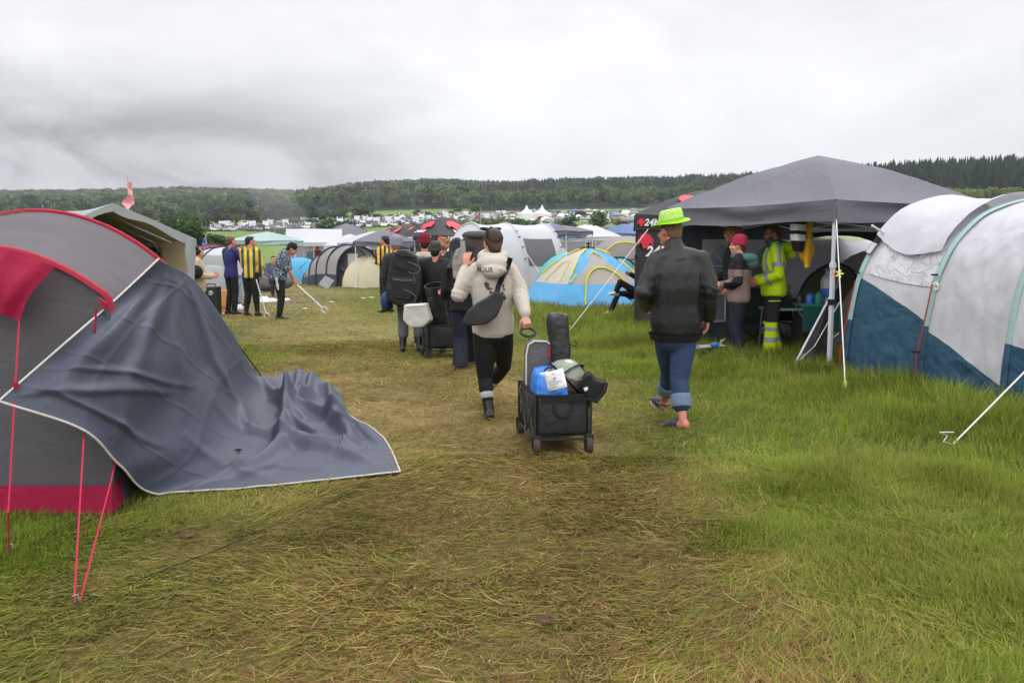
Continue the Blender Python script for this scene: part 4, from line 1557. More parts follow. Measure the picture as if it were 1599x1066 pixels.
# black branded gazebo behind it
bN, bR2, bF, bL = (2.42, 17.8, 0), (5.3, 18.4, 0), (5.78, 21.3, 0), (2.95, 20.7, 0)
bz, bE, bP, bC = gazebo('gazebo', 'black branded gazebo with red emblems standing behind the man in the green hat', [bN, bR2, bF, bL], 2.2, 2.78, .32, G_BLK, POLEK)
side_wall(bz, 'side_wall', (2.46, 17.83, 0), (5.25, 18.38, 0), 0, 1.9, G_BLK, .03, 7)
fd = (V(bR2) - V(bN)).normalized(); fn = V((fd.y, -fd.x, 0))
vs, fs = solid_text('24MX', 1.0, .25, .03)
flat_print(bz, 'lettering', vs, fs, V(bN) + fd * .40 + fn * .05 + V((0, 0, 2.03)), fd, (0, 0, 1), .185, PRT_W)
sv, sf = skull()
flat_print(bz, 'emblem', sv, sf, V(bN) + fd * .11 + fn * .05 + V((0, 0, 2.03)), fd, (0, 0, 1), .13, PRT_R)
flat_print(bz, 'emblem', sv, sf, V(bN) + fd * .20 + fn * .06 + V((0, 0, 1.66)), fd, (0, 0, 1), .26, PRT_R)
flat_print(bz, 'lettering', vs, fs, V(bN) + fd * .55 + fn * .06 + V((0, 0, 1.46)), fd, (0, 0, 1), .28, PRT_W)
up_r = (bP - (bE[0] + bE[1]) / 2)
rn = fd.cross(up_r).normalized()
flat_print(bz, 'emblem', sv, sf, (bE[0] + bE[1]) / 2 + up_r * .42 - fd * .3, fd, up_r, .42, PRT_R, .09)
flat_print(bz, 'lettering', vs, fs, (bE[0] + bE[1]) / 2 + up_r * .14 - fd * .3, fd, up_r, .24, PRT_W, .07)

# branded gazebos in the middle distance
def far_brand(px, y, label, rz=.6, s=3.0):
    c = LP(px, y); z = c.z
    cs = [c + Matrix.Rotation(rz, 3, 'Z') @ V((a * s / 2, b * s / 2, 0)) for a, b in ((-1, -1), (1, -1), (1, 1), (-1, 1))]
    t, E, Pk, C = gazebo('gazebo', label, [q for q in cs], 2.2 + z, 3.15 + z, .32, G_BLK, POLEK, nseg=8)
    for k in (0, 3):
        a, b = E[k], E[(k + 1) % 4]; d = (b - a).normalized(); n = V((d.y, -d.x, 0)); o = 0
        side_wall(t, 'side_wall', V((a.x, a.y, 0)), V((b.x, b.y, 0)), z, 1.9 + z, G_BLK, .02, 3, 8)
        for f_ in (.3, .78):
            flat_print(t, 'lettering', vs, fs, a.lerp(b, f_) + n * .05 + V((0, 0, -.17)), d, (0, 0, 1), .27, PRT_W)
        flat_print(t, 'emblem', sv, sf, a.lerp(b, .06) + n * .05 + V((0, 0, -.17)), d, (0, 0, 1), .24, PRT_R)
        m_ = (a + b) / 2; up = Pk - m_
        flat_print(t, 'emblem', sv, sf, m_ + up * .42, d, up, .68, PRT_R, .10)
        flat_print(t, 'lettering', vs, fs, m_ + up * .14, d, up, .32, PRT_W, .08)
    return t
far_brand(692, 45, 'black branded gazebo rising behind the crimson beanie and the curly hair', .72, 3.1)
far_brand(641, 58, 'smaller black branded gazebo just left of the pointed one', .5, 3)
far_brand(618, 72, 'most distant of the black branded gazebos, beside the red car', .8, 3)

# ------------------------------------------------------------------ dome tents on crossed poles
def dome(name, label, c, R, H, rz, mats, mf=None, n=10, pipe=None, flat=1.0, ruf=.02, group=None, squash=(1, 1), pexp=.8):
    c = V(c)
    t = thing(name, label, 'tent', c, rz, group)
    cs = [V((a * R * squash[0], b * R * squash[1], 0)) for a, b in ((-1, -1), (1, -1), (1, 1), (-1, 1))]
    mb = MB()
    for k in range(4):
        a, b = cs[k], cs[(k + 1) % 4]
        P = []
        for i in range(n + 1):
            v = i / n * PI / 2
            row = []
            for j in range(n + 1):
                u = j / n
                e = a.lerp(b, u)
                f = (math.cos(v) ** pexp if pexp > 0 else .5 * (1 - math.sin(v)) + .5 * math.cos(v)) if i < n else 0
                p = V((e.x * f, e.y * f, H * math.sin(v) ** .95))
                q = 1 - .05 * math.sin(PI * u) * math.sin(2 * v)
                p = V((p.x * q, p.y * q, p.z * (1 - .04 * math.sin(PI * u) * math.cos(v))))
                row.append(p + V((0, 0, 0)) + p.normalized() * (ruf * noise.noise(p * 3 + V((k, 0, 0))) if 0 < i < n else 0))
            P.append(row)
        mb.grid(P, 0, (lambda i, j, k=k: mf(k, i / n, (j + .5) / n)) if mf else None)
    obj('fly_sheet', mb, mats, t)
    if pipe:
        for k in range(2):
            pts = []
            for i in range(-12, 13):
                v = (1 - abs(i) / 12) * PI / 2
                e = cs[k] if i < 0 else cs[k + 2]
                f = math.cos(v) ** pexp if i else 0
                pts.append(V((e.x * f, e.y * f, H * math.sin(v) ** .95)) * 1.012)
            obj('pole_sleeve', line_mb(pts, .028, 6), pipe, t)
    return t, cs


Q_BEI = fab('dome_beige', lin((205, 198, 186)), .7, .05, 3, .3, 5, trans=.2, crease=2)
Q_BLU = fab('dome_blue', lin((98, 172, 222)), .6, .06, 3, .35, 5, trans=.15, crease=2)
Q_GRY = fab('dome_grey', lin((168, 160, 152)), .7, .06, 3, .3, 5, trans=.1)
Q_YEL = fab('dome_yellow', lin((228, 200, 40)), .6, .06, 5, .2, 8)
Q_YGR = fab('dome_lime_trim', lin((196, 196, 40)), .6, .06)


def dome_blue():
    c = V((2.1, 24.8, 0)); rz = .36
    def mf(k, v, u):
        if v < .24: return 1
        if k == 3: return 0
        if k == 0:
            return 2 if abs(u - .5) < .5 * (1 - (v - .24) / .62) * .93 and v < .80 else 1
        return 0
    # v index measures height by angle
    t, cs = dome('dome_tent', 'sky blue and beige dome tent with yellow pole tapes and an arched door', c, 1.43, 1.53, rz, [Q_BEI, Q_BLU, Q_GRY], mf, 64, None, ruf=.02, pexp=0)
    R, H = 1.43, 1.53
    def P(k, u, v, off=.035):
        a, b = cs[k], cs[(k + 1) % 4]; e = a.lerp(b, u); w = v * PI / 2
        f = .5 * (1 - math.sin(w)) + .5 * math.cos(w); q = 1 - .05 * math.sin(PI * u) * math.sin(2 * w)
        p = V((e.x * f * q, e.y * f * q, H * math.sin(w) ** .95 * (1 - .04 * math.sin(PI * u) * math.cos(w))))
        n = ((a + b) / 2); n.z = .6; n.normalize()
        return p + n * off
    # door zip arch and eave trims
    arch = [P(0, .5 - .27, .02)] + [P(0, .5 + .27 * math.cos(PI * (1 - i / 12)), .27 + .20 * math.sin(PI * i / 12)) for i in range(13)]
    mb = MB()
    for i in range(len(arch) - 1): mb.tube([arch[i], arch[i + 1]], .024, 6)
    obj('door_zip', mb, Q_YGR, t)
    mb = MB(); mb.tube([P(0, .02, .26, .03), P(0, .5, .80, .04), P(0, .98, .26, .03)], .022, 5)
    obj('awning_trim', mb, Q_YGR, t)
    for k in range(4):
        for (v0, v1) in ((.32, .58), (.68, .9)):
            mb = MB(); mb.tube([P(k, 0, v0 + (v1 - v0) * i / 6, .02) * 1.01 for i in range(7)], [.012, .02, .022, .022, .022, .02, .012], 6)
            obj('pole_tape', mb, Q_YEL, t)
    # side window seams
    mb = MB(); mb.tube([P(3, .25, .27), P(3, .3, .55), P(3, .62, .57), P(3, .72, .27)], .012, 4)
    obj('window_seam', mb, Q_YGR, t)
    # hub on top
    mb = MB(); mb.tube([(0, 0, H - .02), (0, 0, H + .14)], .02, 6); mb.box((0, 0, H + .15), (.16, .03, .03)); mb.tube([(-.25, 0, H), (0, 0, H + .05), (.25, 0, H)], .018, 5)
    obj('hub', mb, T_BLK, t)


dome_blue()
# its long white guy rope, tied high by the gazebo, runs in front to a yellow peg
ra, rb = W(1012, 358, 17.5), G(886, 520)
t_ = tag(obj('guy_rope', line_mb([ra, rb], .008, 5), ROPEW), 'white guy rope slanting from the black gazebo down to the grass before the blue dome', 'rope')
obj('tensioner', (lambda m: (m.box(rb + V((.05, .3, .08)), (.04, .04, .07)), m)[1])(MB()), YEL, t_)

# cream dome in the middle left
Q_CRM = fab('dome_cream', lin((226, 216, 186)), .7, .04, 3, .2, 4, trans=.25)
t, cs = dome('dome_tent', 'plain cream dome tent behind the striped man and the big backpack', LP(583, 36.5), .95, 1.28, .75, [Q_CRM], None, 14, None, squash=(1.0, .85), pexp=.88)
obj('pole_sleeve', line_mb([V((-.95, -.80, 0)) * 1.0, V((-.72, -.6, .75)) * 1.02, V((-.3, -.25, 1.22)), V((0, 0, 1.3))], .02, 5), Q_CRM, t)
# sky blue low dome
t, cs = dome('dome_tent', 'low bright blue dome tent left of the open grey tunnel tent', LP(468, 45), 1.15, 1.12, .3, [fab('dome_cyan', lin((70, 165, 210)), .65, .06, 3, .3, 5, trans=.15)], None, 12, None, pexp=.88)
obj('door_seam', line_mb([(-.2, -1.12, .1), (0, -.95, .65), (.35, -.7, .9)], .012, 4), T_BLK, t)
# big grey and white dome at the left behind the men
Q_SIL = fab('dome_silver', lin((150, 152, 152)), .65, .06, 3, .3, 4, trans=.12)
t, cs = dome('dome_tent', 'silver grey dome tent with white roof behind the man in the navy jersey', LP(352, 40), 1.5, 1.62, .5, [Q_SIL, T_WHT], lambda k, v, u: 1 if v > .55 else 0, 14, T_DARK, pexp=.88)
t, cs = dome('dome_tent', 'pale silver dome tent low beside the man in the beige jacket', LP(328, 33), .9, .95, .2, [Q_SIL], None, 10, None, pexp=.88)
t, cs = dome('dome_tent', 'dark maroon and grey tent rising behind the small blue flag', LP(333, 47), 1.3, 1.75, .9, [fab('dome_maroon', lin((95, 78, 88)), .7, .1)], None, 10, T_CRIM, pexp=1.0)

# grey tunnel tent, open end towards us
T_LG = fab('tunnel_light_grey', lin((172, 168, 168)), .65, .06, 3, .25, 4, trans=.2)
T_NVY = fab('navy_webbing', lin((52, 55, 72)), .7, .05)
def hp(w, h):
    return [(w * (1 - math.cos(PI * i / 8)), h * math.sin(PI * i / 8) ** .62) for i in range(9)]
lat = V((.86, -.5, 0)).normalized()
o0 = V((-7.35, 37.2, 0)); ax = V((-.62, .78, 0)).normalized()
def zmf(u, v, p): return 1 if p.z < .3 else 0
t, cu, P = tunnel('tunnel_tent', 'open grey tunnel tent on navy hoops with a pale door flap ajar',
                  [(o0 + ax * 0 + lat * .1, lat, hp(1.15, 1.62)), (o0 + ax * .7 + lat * -.05, lat, hp(1.2, 1.7)), (o0 + ax * 1.4 - lat * .2, lat, hp(1.2, 1.62)), (o0 + ax * 2.0 - lat * .25, lat, hp(1.15, 1.35)), (o0 + ax * 3.0, lat, hp(.8, .6))],
                  [T_LG, G_NAVY], zmf, 7, 33, .02, 1.5, pipe_mat=T_NVY, pipe_r=.045)
mb = MB(); inn = cu[1]
mb.grid([[(inn[16] * 0 + (inn[0] + inn[-1]) / 2 + (q - (inn[0] + inn[-1]) / 2) * f) + ax * .25 for q in inn] for f in (0.02, .5, .98)])
obj('inner_wall', mb, fab('inner_grey', lin((120, 116, 116)), .8, .1), t, world=True)
mb = MB(); q0 = o0 + lat * 1.0 + ax * .3
mb.grid([[q0 + lat * (.5 * a - .1 * b) + ax * .1 * math.sin(a * 5) + V((0, 0, 1.35 * b)) for a in np.linspace(0, 1, 8)] for b in np.linspace(0, 1, 6)])
obj('door_flap', mb, T_WHT, t, world=True)

# big white and grey tunnel tent behind the woman
T_PG = fab('tent_pale_grey', lin((196, 199, 203)), .6, .04, 2, .3, 4, trans=.2)
T_WIN = fab('tent_window', lin((92, 93, 95)), .5, .08, 3, .2, 5)
lat = V((-.5, .85, 0)).normalized(); axb = V((.85, .5, 0)).normalized()
o0 = V((.57, 34.0, 0))
pbig = [(0, 0), (.12, .9), (.35, 1.6), (.75, 2.15), (1.15, 2.42), (1.7, 2.52), (2.4, 2.4), (2.9, 2.15), (3.2, 1.6), (3.35, .9), (3.4, 0)]
plow = [(s * .7 + .5, z * .55) for s, z in pbig]
t, cu, P = tunnel('tunnel_tent', 'big white and pale grey tunnel tent with a dark side window behind the woman', [(o0 - axb * 2.7, lat, plow), (o0 - axb * 1.5, lat, pbig), (o0, lat, pbig), (o0 + axb * 1.75, lat, pbig), (o0 + axb * 2.7, lat, plow)],
                  [T_PG, T_WHT], lambda u, v, p: 1 if p.z > 2.2 else 0, 12, 61, .02, 1.2, pipe_mat=T_PG, pipe_r=.05, pipes=(1, 2, 3), seed=6)
def onb(u, v):
    i = int(u * 12); j = v * 60; a = P[i][int(j)].lerp(P[i][int(j) + 1], j - int(j)); n = (P[i + 1][int(j)] - a).cross(P[i][int(j) + 1] - P[i][int(j)]).normalized()
    return a + (n if n.y < 0 else -n) * .03
Wn = [[onb(2.12 + .78 * a / 9, .10 + .155 * b / 12) for b in range(13)] for a in range(10)]
obj('window', MB().grid(Wn), T_WIN, t, world=True)
for k in (2, 3):
    mb = MB()
    for j in (8, 12, 16, 19): mb.box(cu[k][j] + V((.03, -.06, 0)), (.08, .03, .04))
    obj('toggle', mb, T_BLK, t, world=True)
obj('guy_rope', line_mb([cu[2][12], o0 + V((.9, -1.0, 0))], .012, 4), ROPEW, t, world=True)

# white party marquee, left middle
def marquee(label, c, L_, Wd, eave, ridge, rz, walls=True):
    t = thing('party_marquee', label, 'marquee', c, rz)
    mb = MB(); x, y = L_ / 2, Wd / 2
    P = [[V((a, b, z)) for a in np.linspace(-x - .05, x + .05, 14)] for b, z in ((-y - .08, eave - .03), (-y * .5, (eave + ridge) / 2 - .03), (0, ridge), (y * .5, (eave + ridge) / 2 - .03), (y + .08, eave - .03))]
    obj('roof', MB().grid(ruffle(P, .03, 1.2, 3)), T_WHT, t, sharp=20)
    mb = MB()
    for s in (-1, 1): mb.add([(s * x, -y, eave), (s * x, y, eave), (s * x, 0, ridge - .02)], [(0, 1, 2)])
    for s in (-1, 1): mb.grid([[V((a, s * (y + .085), z)) for a in np.linspace(-x, x, 8)] for z in (eave - .25, eave - .03)])
    obj('gable', mb, T_WHT, t)
    for a in (-x, 0, x):
        for b in (-y, y):
            q = MB(); q.tube([(a, b, 0), (a, b, eave)], .025, 6); obj('pole', q, POLEW, t)
    if walls:
        mb = MB(); mb.add([(-x, -y, 0), (-x, y, 0), (-x, y, eave), (-x, -y, eave), (x, y, 0), (x, y, eave)], [(0, 1, 2, 3), (1, 4, 5, 2)])
        obj('side_wall', mb, T_WHT, t)
        mb = MB(); mb.grid([[V((a, -y, z)) for a in np.linspace(-x, x, 8)] for z in (0, .55)]); obj('low_wall', mb, T_WHT, t)
    return t
marquee('white party marquee with a ridge roof and open side behind the blue dome', LP(493, 53), 3.1, 3.0, 1.95, 2.72, .18)
def simple_gz(px, y, label, m, s=3.0, rz=.3, e=2.05, p=2.7, pm=POLEW, drop=.22):
    c = LP(px, y); z = c.z
    cs = [c + Matrix.Rotation(rz, 3, 'Z') @ V((a * s / 2, b * s / 2, 0)) for a, b in ((-1, -1), (1, -1), (1, 1), (-1, 1))]
    return gazebo('gazebo', label, cs, e + z, p + z, drop, m, pm, nseg=8)[0]
C_MINT = fab('canopy_mint', lin((150, 170, 166)), .7, .06)
C_BLUE = fab('canopy_blue', lin((90, 110, 150)), .7, .08)
C_TAUPE = fab('canopy_taupe', lin((142, 134, 130)), .7, .06, 2, .3, 4, trans=.08)
simple_gz(548, 49, 'low white gazebo beside the white party marquee', T_WHT, 2.8, .2, 1.75, 2.35)
simple_gz(584, 44, 'light grey gazebo above the cream dome tent', fab('canopy_light_grey', lin((176, 176, 180)), .7, .05), 3.0, .35, 1.85, 2.4)
simple_gz(543, 60, 'dark grey gazebo with pointed roof behind the party marquee', G_GREY, 3.0, .6, 2.3, 3.2)
simple_gz(421, 48, 'mint grey gazebo between the striped man and the man in the cap', C_MINT, 3.3, .1, 2.0, 2.45)
simple_gz(862, 52, 'blue grey gazebo beside the thin pole with the red ball', C_BLUE, 3.0, .3, 2.4, 3.0)
simple_gz(913, 56, 'white gazebo with a low peaked roof above the taupe tent', T_WHT, 3.6, .2, 2.3, 3.05)
simple_gz(880, 48, 'dark umbrella-like canopy left of the low white gazebo', G_GREY, 2.2, .8, 2.5, 2.8)
simple_gz(973, 66, 'small blue and white gazebo beside the black branded wall', C_BLUE, 3.0, .5, 2.6, 3.3)
simple_gz(600, 37, 'slate gazebo behind the striped man', G_GREY, 2.4, .2, 1.85, 2.3)

# taupe family tent with mesh door
lat = V((.98, .2, 0)).normalized(); axt = V((-.2, .98, 0)).normalized(); o0 = V((2.95, 31.0, 0))
pt_ = [(0, 0), (.1, .9), (.45, 1.55), (1.1, 1.92), (1.8, 2.0), (2.5, 1.92), (3.15, 1.55), (3.5, .9), (3.6, 0)]
t, cu, P = tunnel('family_tent', 'large taupe family tent with an arched front and dark mesh door', [(o0, lat, [(s * .55, z * .88) for s, z in pt_]), (o0 + axt * 1.5, lat, [(s * .8, z) for s, z in pt_]), (o0 + axt * 3.0 + lat * .5, lat, pt_)], [C_TAUPE], None, 7, 33, .02, 1.2, pipe_mat=Q_YGR, pipe_r=.03, pipes=(0,))
base_c = (cu[0][0] + cu[0][-1]) / 2
obj('front_panel', MB().grid([[base_c + (q - base_c) * f - axt * .25 * math.sin(PI * f) for q in cu[0]] for f in (.01, .3, .6, .85, .995)]), C_TAUPE, t, world=True)
obj('front_seam', line_mb([base_c + lat * -.75 + V((0, -.32, 1.0)), base_c + V((0, -.34, 1.12)), base_c + lat * .75 + V((0, -.3, 1.3))], .02, 5), T_BLK, t, world=True)
q0 = o0 + lat * 2.25 + V((0, -.1, 0))
mb = MB(); mb.prism([q0 + lat * a + V((0, 0, z)) for a, z in ((0, 0), (1.0, 0), (1.0, 1.6), (.3, 1.7), (.08, 1.35))], axt * .03)
obj('mesh_door', mb, fab('black_mesh', (.035, .035, .037), .6, .1), t, world=True)
side = [[q0 + lat * a + axt * (.06 + .25 * b) + V((0, 0, z)) for a, z in ((-.25, 0), (-.2, 1.4), (.3, 1.85), (1.7, 1.8), (1.75, 0))] for b in (0, 1, 5)]
obj('side_room', MB().grid(side), C_TAUPE, t, world=True)
# turquoise dome and others
Q_TQ = fab('dome_turquoise', lin((105, 200, 200)), .65, .06, 3, .2, 5, trans=.2)
dome('dome_tent', 'turquoise and grey dome tent between the white tent and the taupe tent', (2.0, 29.5, 0), 1.0, 1.42, .3, [Q_TQ, C_TAUPE], lambda k, v, u: 0 if k in (3, 0) and u < .75 else 1, 12, None, pexp=.88)
dome('dome_tent', 'little dark teal dome tent beside the taupe tent door', (3.4, 28.6, 0), .55, 1.25, .4, [fab('dome_teal', lin((60, 140, 150)), .65, .06)], None, 10, T_BLK, pexp=.88)
dome('dome_tent', 'small white dome tent peeping over the sky blue dome', (2.65, 28.3, 0), .8, 1.22, .2, [T_WHT], None, 10, T_BLK, pexp=.88)
# olive ridge tent with orange straps
Q_OLV = fab('tent_olive', lin((148, 142, 118)), .7, .08, 3, .3, 5, trans=.12)
Q_ORG = fab('orange_webbing', lin((235, 85, 45)), .6, .05)
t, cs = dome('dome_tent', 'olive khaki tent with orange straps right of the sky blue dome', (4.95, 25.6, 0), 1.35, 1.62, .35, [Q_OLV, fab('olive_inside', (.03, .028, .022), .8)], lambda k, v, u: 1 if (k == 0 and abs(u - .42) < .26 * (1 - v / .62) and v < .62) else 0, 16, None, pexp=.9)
for (a, b) in (((-.95, -.92, 1.05), (-.72, -.75, 1.32)), ((-.35, -.7, 1.5), (-.02, -.55, 1.66))):
    mb = MB(); mb.tube([a, (V(a) + V(b)) / 2 + V((0, -.03, .04)), b], [.05, .08, .05], 6); obj('strap', mb, Q_ORG, t)
mb = MB(); mb.grid(patch([[V((-.7, -1.6, 1.22)), V((.2, -1.6, 1.40)), V((1.1, -1.5, 1.2))], [V((-.7, -.8, 1.42)), V((.2, -.8, 1.55)), V((1.1, -.8, 1.42))]], 6, 12)); obj('awning', mb, Q_OLV, t)

# shelter of grey canvas, beige inside, at the left
SH_OUT = fab('canvas_grey', lin((150, 153, 152)), .8, .06, 3, .3, 4)
SH_IN = fab('canvas_beige', lin((165, 145, 112)), .85, .1, 2, .3, 3)
def shelter():
    A = V((-5.0, 14.0, 0)); axs = V((-.6, .8, 0)).normalized(); la = V((-1.0, .08, 0)).normalized()
    B = A + la * 2.45; R_ = (A + B) / 2
    t = thing('canvas_shelter', 'grey canvas shelter with a gabled roof and beige lining behind the crimson tent', 'shelter', R_)
    e, r, L_ = 1.66, 2.2, 3.6
    def roof(off, dz):
        sec = [A - la * .10 + V((0, 0, e - .02)), A.lerp(R_, .5) + V((0, 0, (e + r) / 2 + .02)), R_ + V((0, 0, r)), R_.lerp(B, .5) + V((0, 0, (e + r) / 2 + .02)), B + la * .1 + V((0, 0, e - .02))]
        return [[p + axs * k * L_ / 8 + V((0, 0, dz - .04 * math.sin(PI * k / 8))) for p in [sec[int(m / 5)].lerp(sec[min(4, int(m / 5) + 1)], m / 5 - int(m / 5)) for m in range(21)]] for k in range(9)]
    obj('roof', MB().grid(roof(0, .02)), SH_OUT, t, world=True)
    obj('lining', MB().grid(roof(0, -.03)), SH_IN, t, world=True)
    lip = []
    for z0 in (0, .06, .12):
        lip.append([p - axs * .02 + V((0, 0, -z0 * (1 + .25 * math.sin(i * .9)))) for i, p in enumerate(roof(0, .025)[0])])
    obj('gable_lip', MB().grid(lip), SH_OUT, t, world=True)
    for (q, s) in ((A, 1), (B, -1)):
        obj('side_wall', MB().grid(ruffle([[q + axs * (k * L_ / 10) + V((0, 0, e * h / 8)) for k in range(11)] for h in range(9)], .04, 1.3, 2)), SH_IN, t, world=True)
    bk = [[(A.lerp(B, k / 10)) + axs * L_ + V((0, 0, z * (e + (r - e) * (1 - abs(k / 5 - 1))))) for k in range(11)] for z in (0, .5, 1)]
    obj('back_wall', MB().grid(bk), SH_IN, t, world=True)
    for q in (A, B, A + axs * L_ * .5):
        mb = MB(); mb.tube([q, q + V((0, 0, e))], .03, 8); obj('pole', mb, SH_OUT, t, world=True)
    # front flap tied round the near pole
    mb = MB(); rings = []
    for k in range(9):
        z = e * (1 - k / 8); w = .10 + .03 * math.sin(k * 1.7)
        rings.append([A + V((.02, -.03, z)) + V((w * .6 * math.cos(2 * PI * j / 9) * (1 + .25 * math.sin(3 * j)), w * .5 * math.sin(2 * PI * j / 9), 0)) for j in range(9)])
    mb.rings(rings, True); obj('tied_flap', mb, SH_OUT, t, world=True)
    mb = MB()
    for s in (.25, .5, .75):
        mb.tube([A + axs * L_ * s + V((0, 0, e - .05)), R_ + axs * L_ * s + V((0, 0, r - .06)), B + axs * L_ * s + V((0, 0, e - .05))], .02, 6)
    obj('rafter', mb, STEEL, t, world=True)
shelter()

# flags
FL_P = speckle('flag_pink', [(0, lin((235, 150, 160))), (.42, lin((240, 180, 185))), (.56, lin((235, 170, 90))), (.62, lin((230, 120, 140)))], 6)
p0 = W(200, 345, 17.5); t = thing('pink_flag', 'pink printed flag twisted round its pole above the canvas shelter', 'flag', V((p0.x, p0.y, 0)))
mb = MB(); mb.tube([V((p0.x, p0.y, 0)), W(202, 376, 17.5), W(199, 274, 17.5)], [.02, .018, .008], 6); obj('pole', mb, STEEL, t, world=True)
ctrl = [[W(199, 282, 17.45), W(204, 284, 17.5), W(206, 286, 17.55)], [W(198, 292, 17.4), W(203, 296, 17.5), W(207, 300, 17.6)], [W(200, 303, 17.4), W(203, 304, 17.45), W(207, 303, 17.5)], [W(190, 316, 17.35), W(199, 315, 17.5), W(210, 317, 17.5)], [W(193, 321, 17.35), W(199, 327, 17.4), W(206, 321, 17.5)]]
obj('cloth', MB().grid(ruffle(patch(ctrl, 24, 14), .03, 4, 2)), FL_P, t, world=True)
FL_B = speckle('flag_blue', [(0, lin((95, 115, 190))), (.48, lin((120, 140, 205))), (.62, lin((235, 235, 235))), (.68, lin((225, 210, 90)))], 7)
p0 = G(329, 432); y0 = p0.y
t = thing('blue_flag', 'little blue flag with a yellow emblem on a slanting stick before the dark bush', 'flag', p0)
mb = MB(); mb.tube([p0, W(321, 366, y0)], [.02, .012], 6); obj('pole', mb, POLEW, t, world=True)
ctrl = [[W(321, 367, y0), W(318, 373, y0 - .1), W(316, 377, y0)], [W(322, 374, y0), W(319, 378, y0 + .1), W(315, 381, y0)], [W(323, 378, y0), W(320, 382, y0), W(319, 383, y0)]]
obj('cloth', MB().grid(patch(ctrl, 10, 10)), FL_B, t, world=True)

# tents standing under and behind the grey gazebo
Q_LIM = fab('tent_sage', lin((150, 165, 120)), .65, .06)
t, cs = dome('dome_tent', 'white tent with a sage green roof edge behind the hanging work vest', (5.15, 14.3, 0), 1.0, 1.72, .5, [T_WHT, Q_LIM], lambda k, v, u: 1 if v > .78 else 0, 16, None, pexp=.9)
t, cs = dome('dome_tent', 'pale mauve grey dome tent under the gazebo beside its white leg', (5.6, 13.0, 0), 1.0, 1.55, .2, [fab('tent_mauve', lin((172, 162, 164)), .65, .05, 3, .2, 4, trans=.15)], None, 14, None, pexp=.88)
# dark gazebo deep behind, with pale windows
t, E_, Pk_, C_ = gazebo('gazebo', 'dark walled gazebo with pale windows deep behind the white gazebo leg', [(6.0, 18.2, 0), (9.6, 17.4, 0), (10.2, 20.6, 0), (6.6, 21.4, 0)], 2.15, 2.85, .3, G_BLK, POLEK, nseg=8)
side_wall(t, 'side_wall', (6.6, 21.3, 0), (10.2, 20.5, 0), 0, 1.95, G_BLK, .02, 4, 12)
for (px0, px1) in ((1262, 1312), (1372, 1398)):
    a, b = W(px0, 370, 21.05), W(px1, 370, 20.9); mb = MB()
    mb.prism([a, b, V((b.x, b.y, 1.0)), V((a.x, a.y, 1.0))], (0, .02, 0)); w_ = obj('window', mb, fab('window_pale', lin((190, 200, 185)), .5, .1, trans=.2), t, world=True)
    mb = MB(); n_ = 3
    for k in range(n_ + 1):
        q = a.lerp(b, k / n_) + V((0, -.02, 0)); mb.tube([V((q.x, q.y, 1.0)), V((q.x, q.y, a.z))], .02, 4)
    mb.tube([V((a.x, a.y - .02, 1.4)), V((b.x, b.y - .02, 1.4))], .02, 4)
    obj('glazing_bar', mb, T_BLK, w_, world=True)

# black mesh tent door panel and its hoop beside the white leg
MESHG = fab('mesh_black', (.022, .022, .023), .55, .15, 4, .4, 6)
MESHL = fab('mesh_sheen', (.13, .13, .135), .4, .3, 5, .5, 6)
t = thing('mesh_tent', 'small black mesh tent with an olive arch slumped beside the white gazebo leg', 'tent', (3.7, 11.6, 0))
hoopc = [W(a, b, 12.75) for a, b in ((1243, 480), (1258, 440), (1282, 419), (1305, 412), (1328, 420), (1343, 445), (1350, 480))]
hoopc = [V((hoopc[0].x - .05, 12.8, 0))] + hoopc + [V((hoopc[-1].x + .02, 12.8, 0))]
cu_ = catmull(hoopc, 33)
obj('hoop', line_mb(cu_, .022, 6), T_BLK, t, world=True)
cc_ = (cu_[0] + cu_[-1]) / 2
Q_OLD = fab('mesh_olive', (.055, .055, .035), .8, .15)
obj('back_panel', MB().grid([[cc_ + (q - cc_) * f + V((0, .35 * (1 - f), 0)) for q in cu_] for f in (.02, .5, .98)]), Q_OLD, t, world=True)
a0, a1 = W(1302, 452, 11.3), W(1307, 578, 11.25); b0, b1 = W(1285, 480, 11.3), W(1236, 570, 11.1)
ctrl = [[W(1304, 448, 11.35), W(1302, 500, 11.35), W(1302, 572, 11.25)], [W(1296, 465, 11.3), W(1278, 520, 11.2), W(1272, 574, 11.15)], [W(1290, 470, 11.35), W(1262, 525, 11.3), W(1243, 575, 11.1)]]
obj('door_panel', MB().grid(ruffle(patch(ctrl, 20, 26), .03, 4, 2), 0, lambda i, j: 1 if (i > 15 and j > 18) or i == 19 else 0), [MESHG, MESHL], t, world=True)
obj('pole', line_mb([W(1302, 452, 11.32), W(1240, 570, 11.1)], .014, 5), POLEW, t, world=True)
obj('guy_rope', line_mb([W(1312, 470, 11.3), W(1272, 540, 11.0), G(1232, 577)], .006, 4), ROPEW, t, world=True)
obj('guy_rope', line_mb([W(1310, 520, 11.3), G(1232, 577)], .006, 4), ROPEW, t, world=True)
# ------------------------------------------------------------------ people
def skin(name, col):
    m, nt, b = mat(name); L = nt.links.new
    tc = N(nt, 'ShaderNodeTexCoord'); n1 = N(nt, 'ShaderNodeTexNoise', i_Scale=25, i_Detail=4); L(tc.outputs['Object'], n1.inputs['Vector'])
    mx = N(nt, 'ShaderNodeMix', data_type='RGBA'); mx.inputs[6].default_value = tuple(c * .85 for c in col) + (1,); mx.inputs[7].default_value = (min(1, col[0] * 1.15), col[1] * 1.02, col[2], 1)
    L(n1.outputs[0], mx.inputs[0]); L(mx.outputs[2], b.inputs['Base Color'])
    b.inputs['Roughness'].default_value = .5; b.inputs['Subsurface Weight'].default_value = .08; b.inputs['Subsurface Radius'].default_value = (.02, .008, .004)
    return m


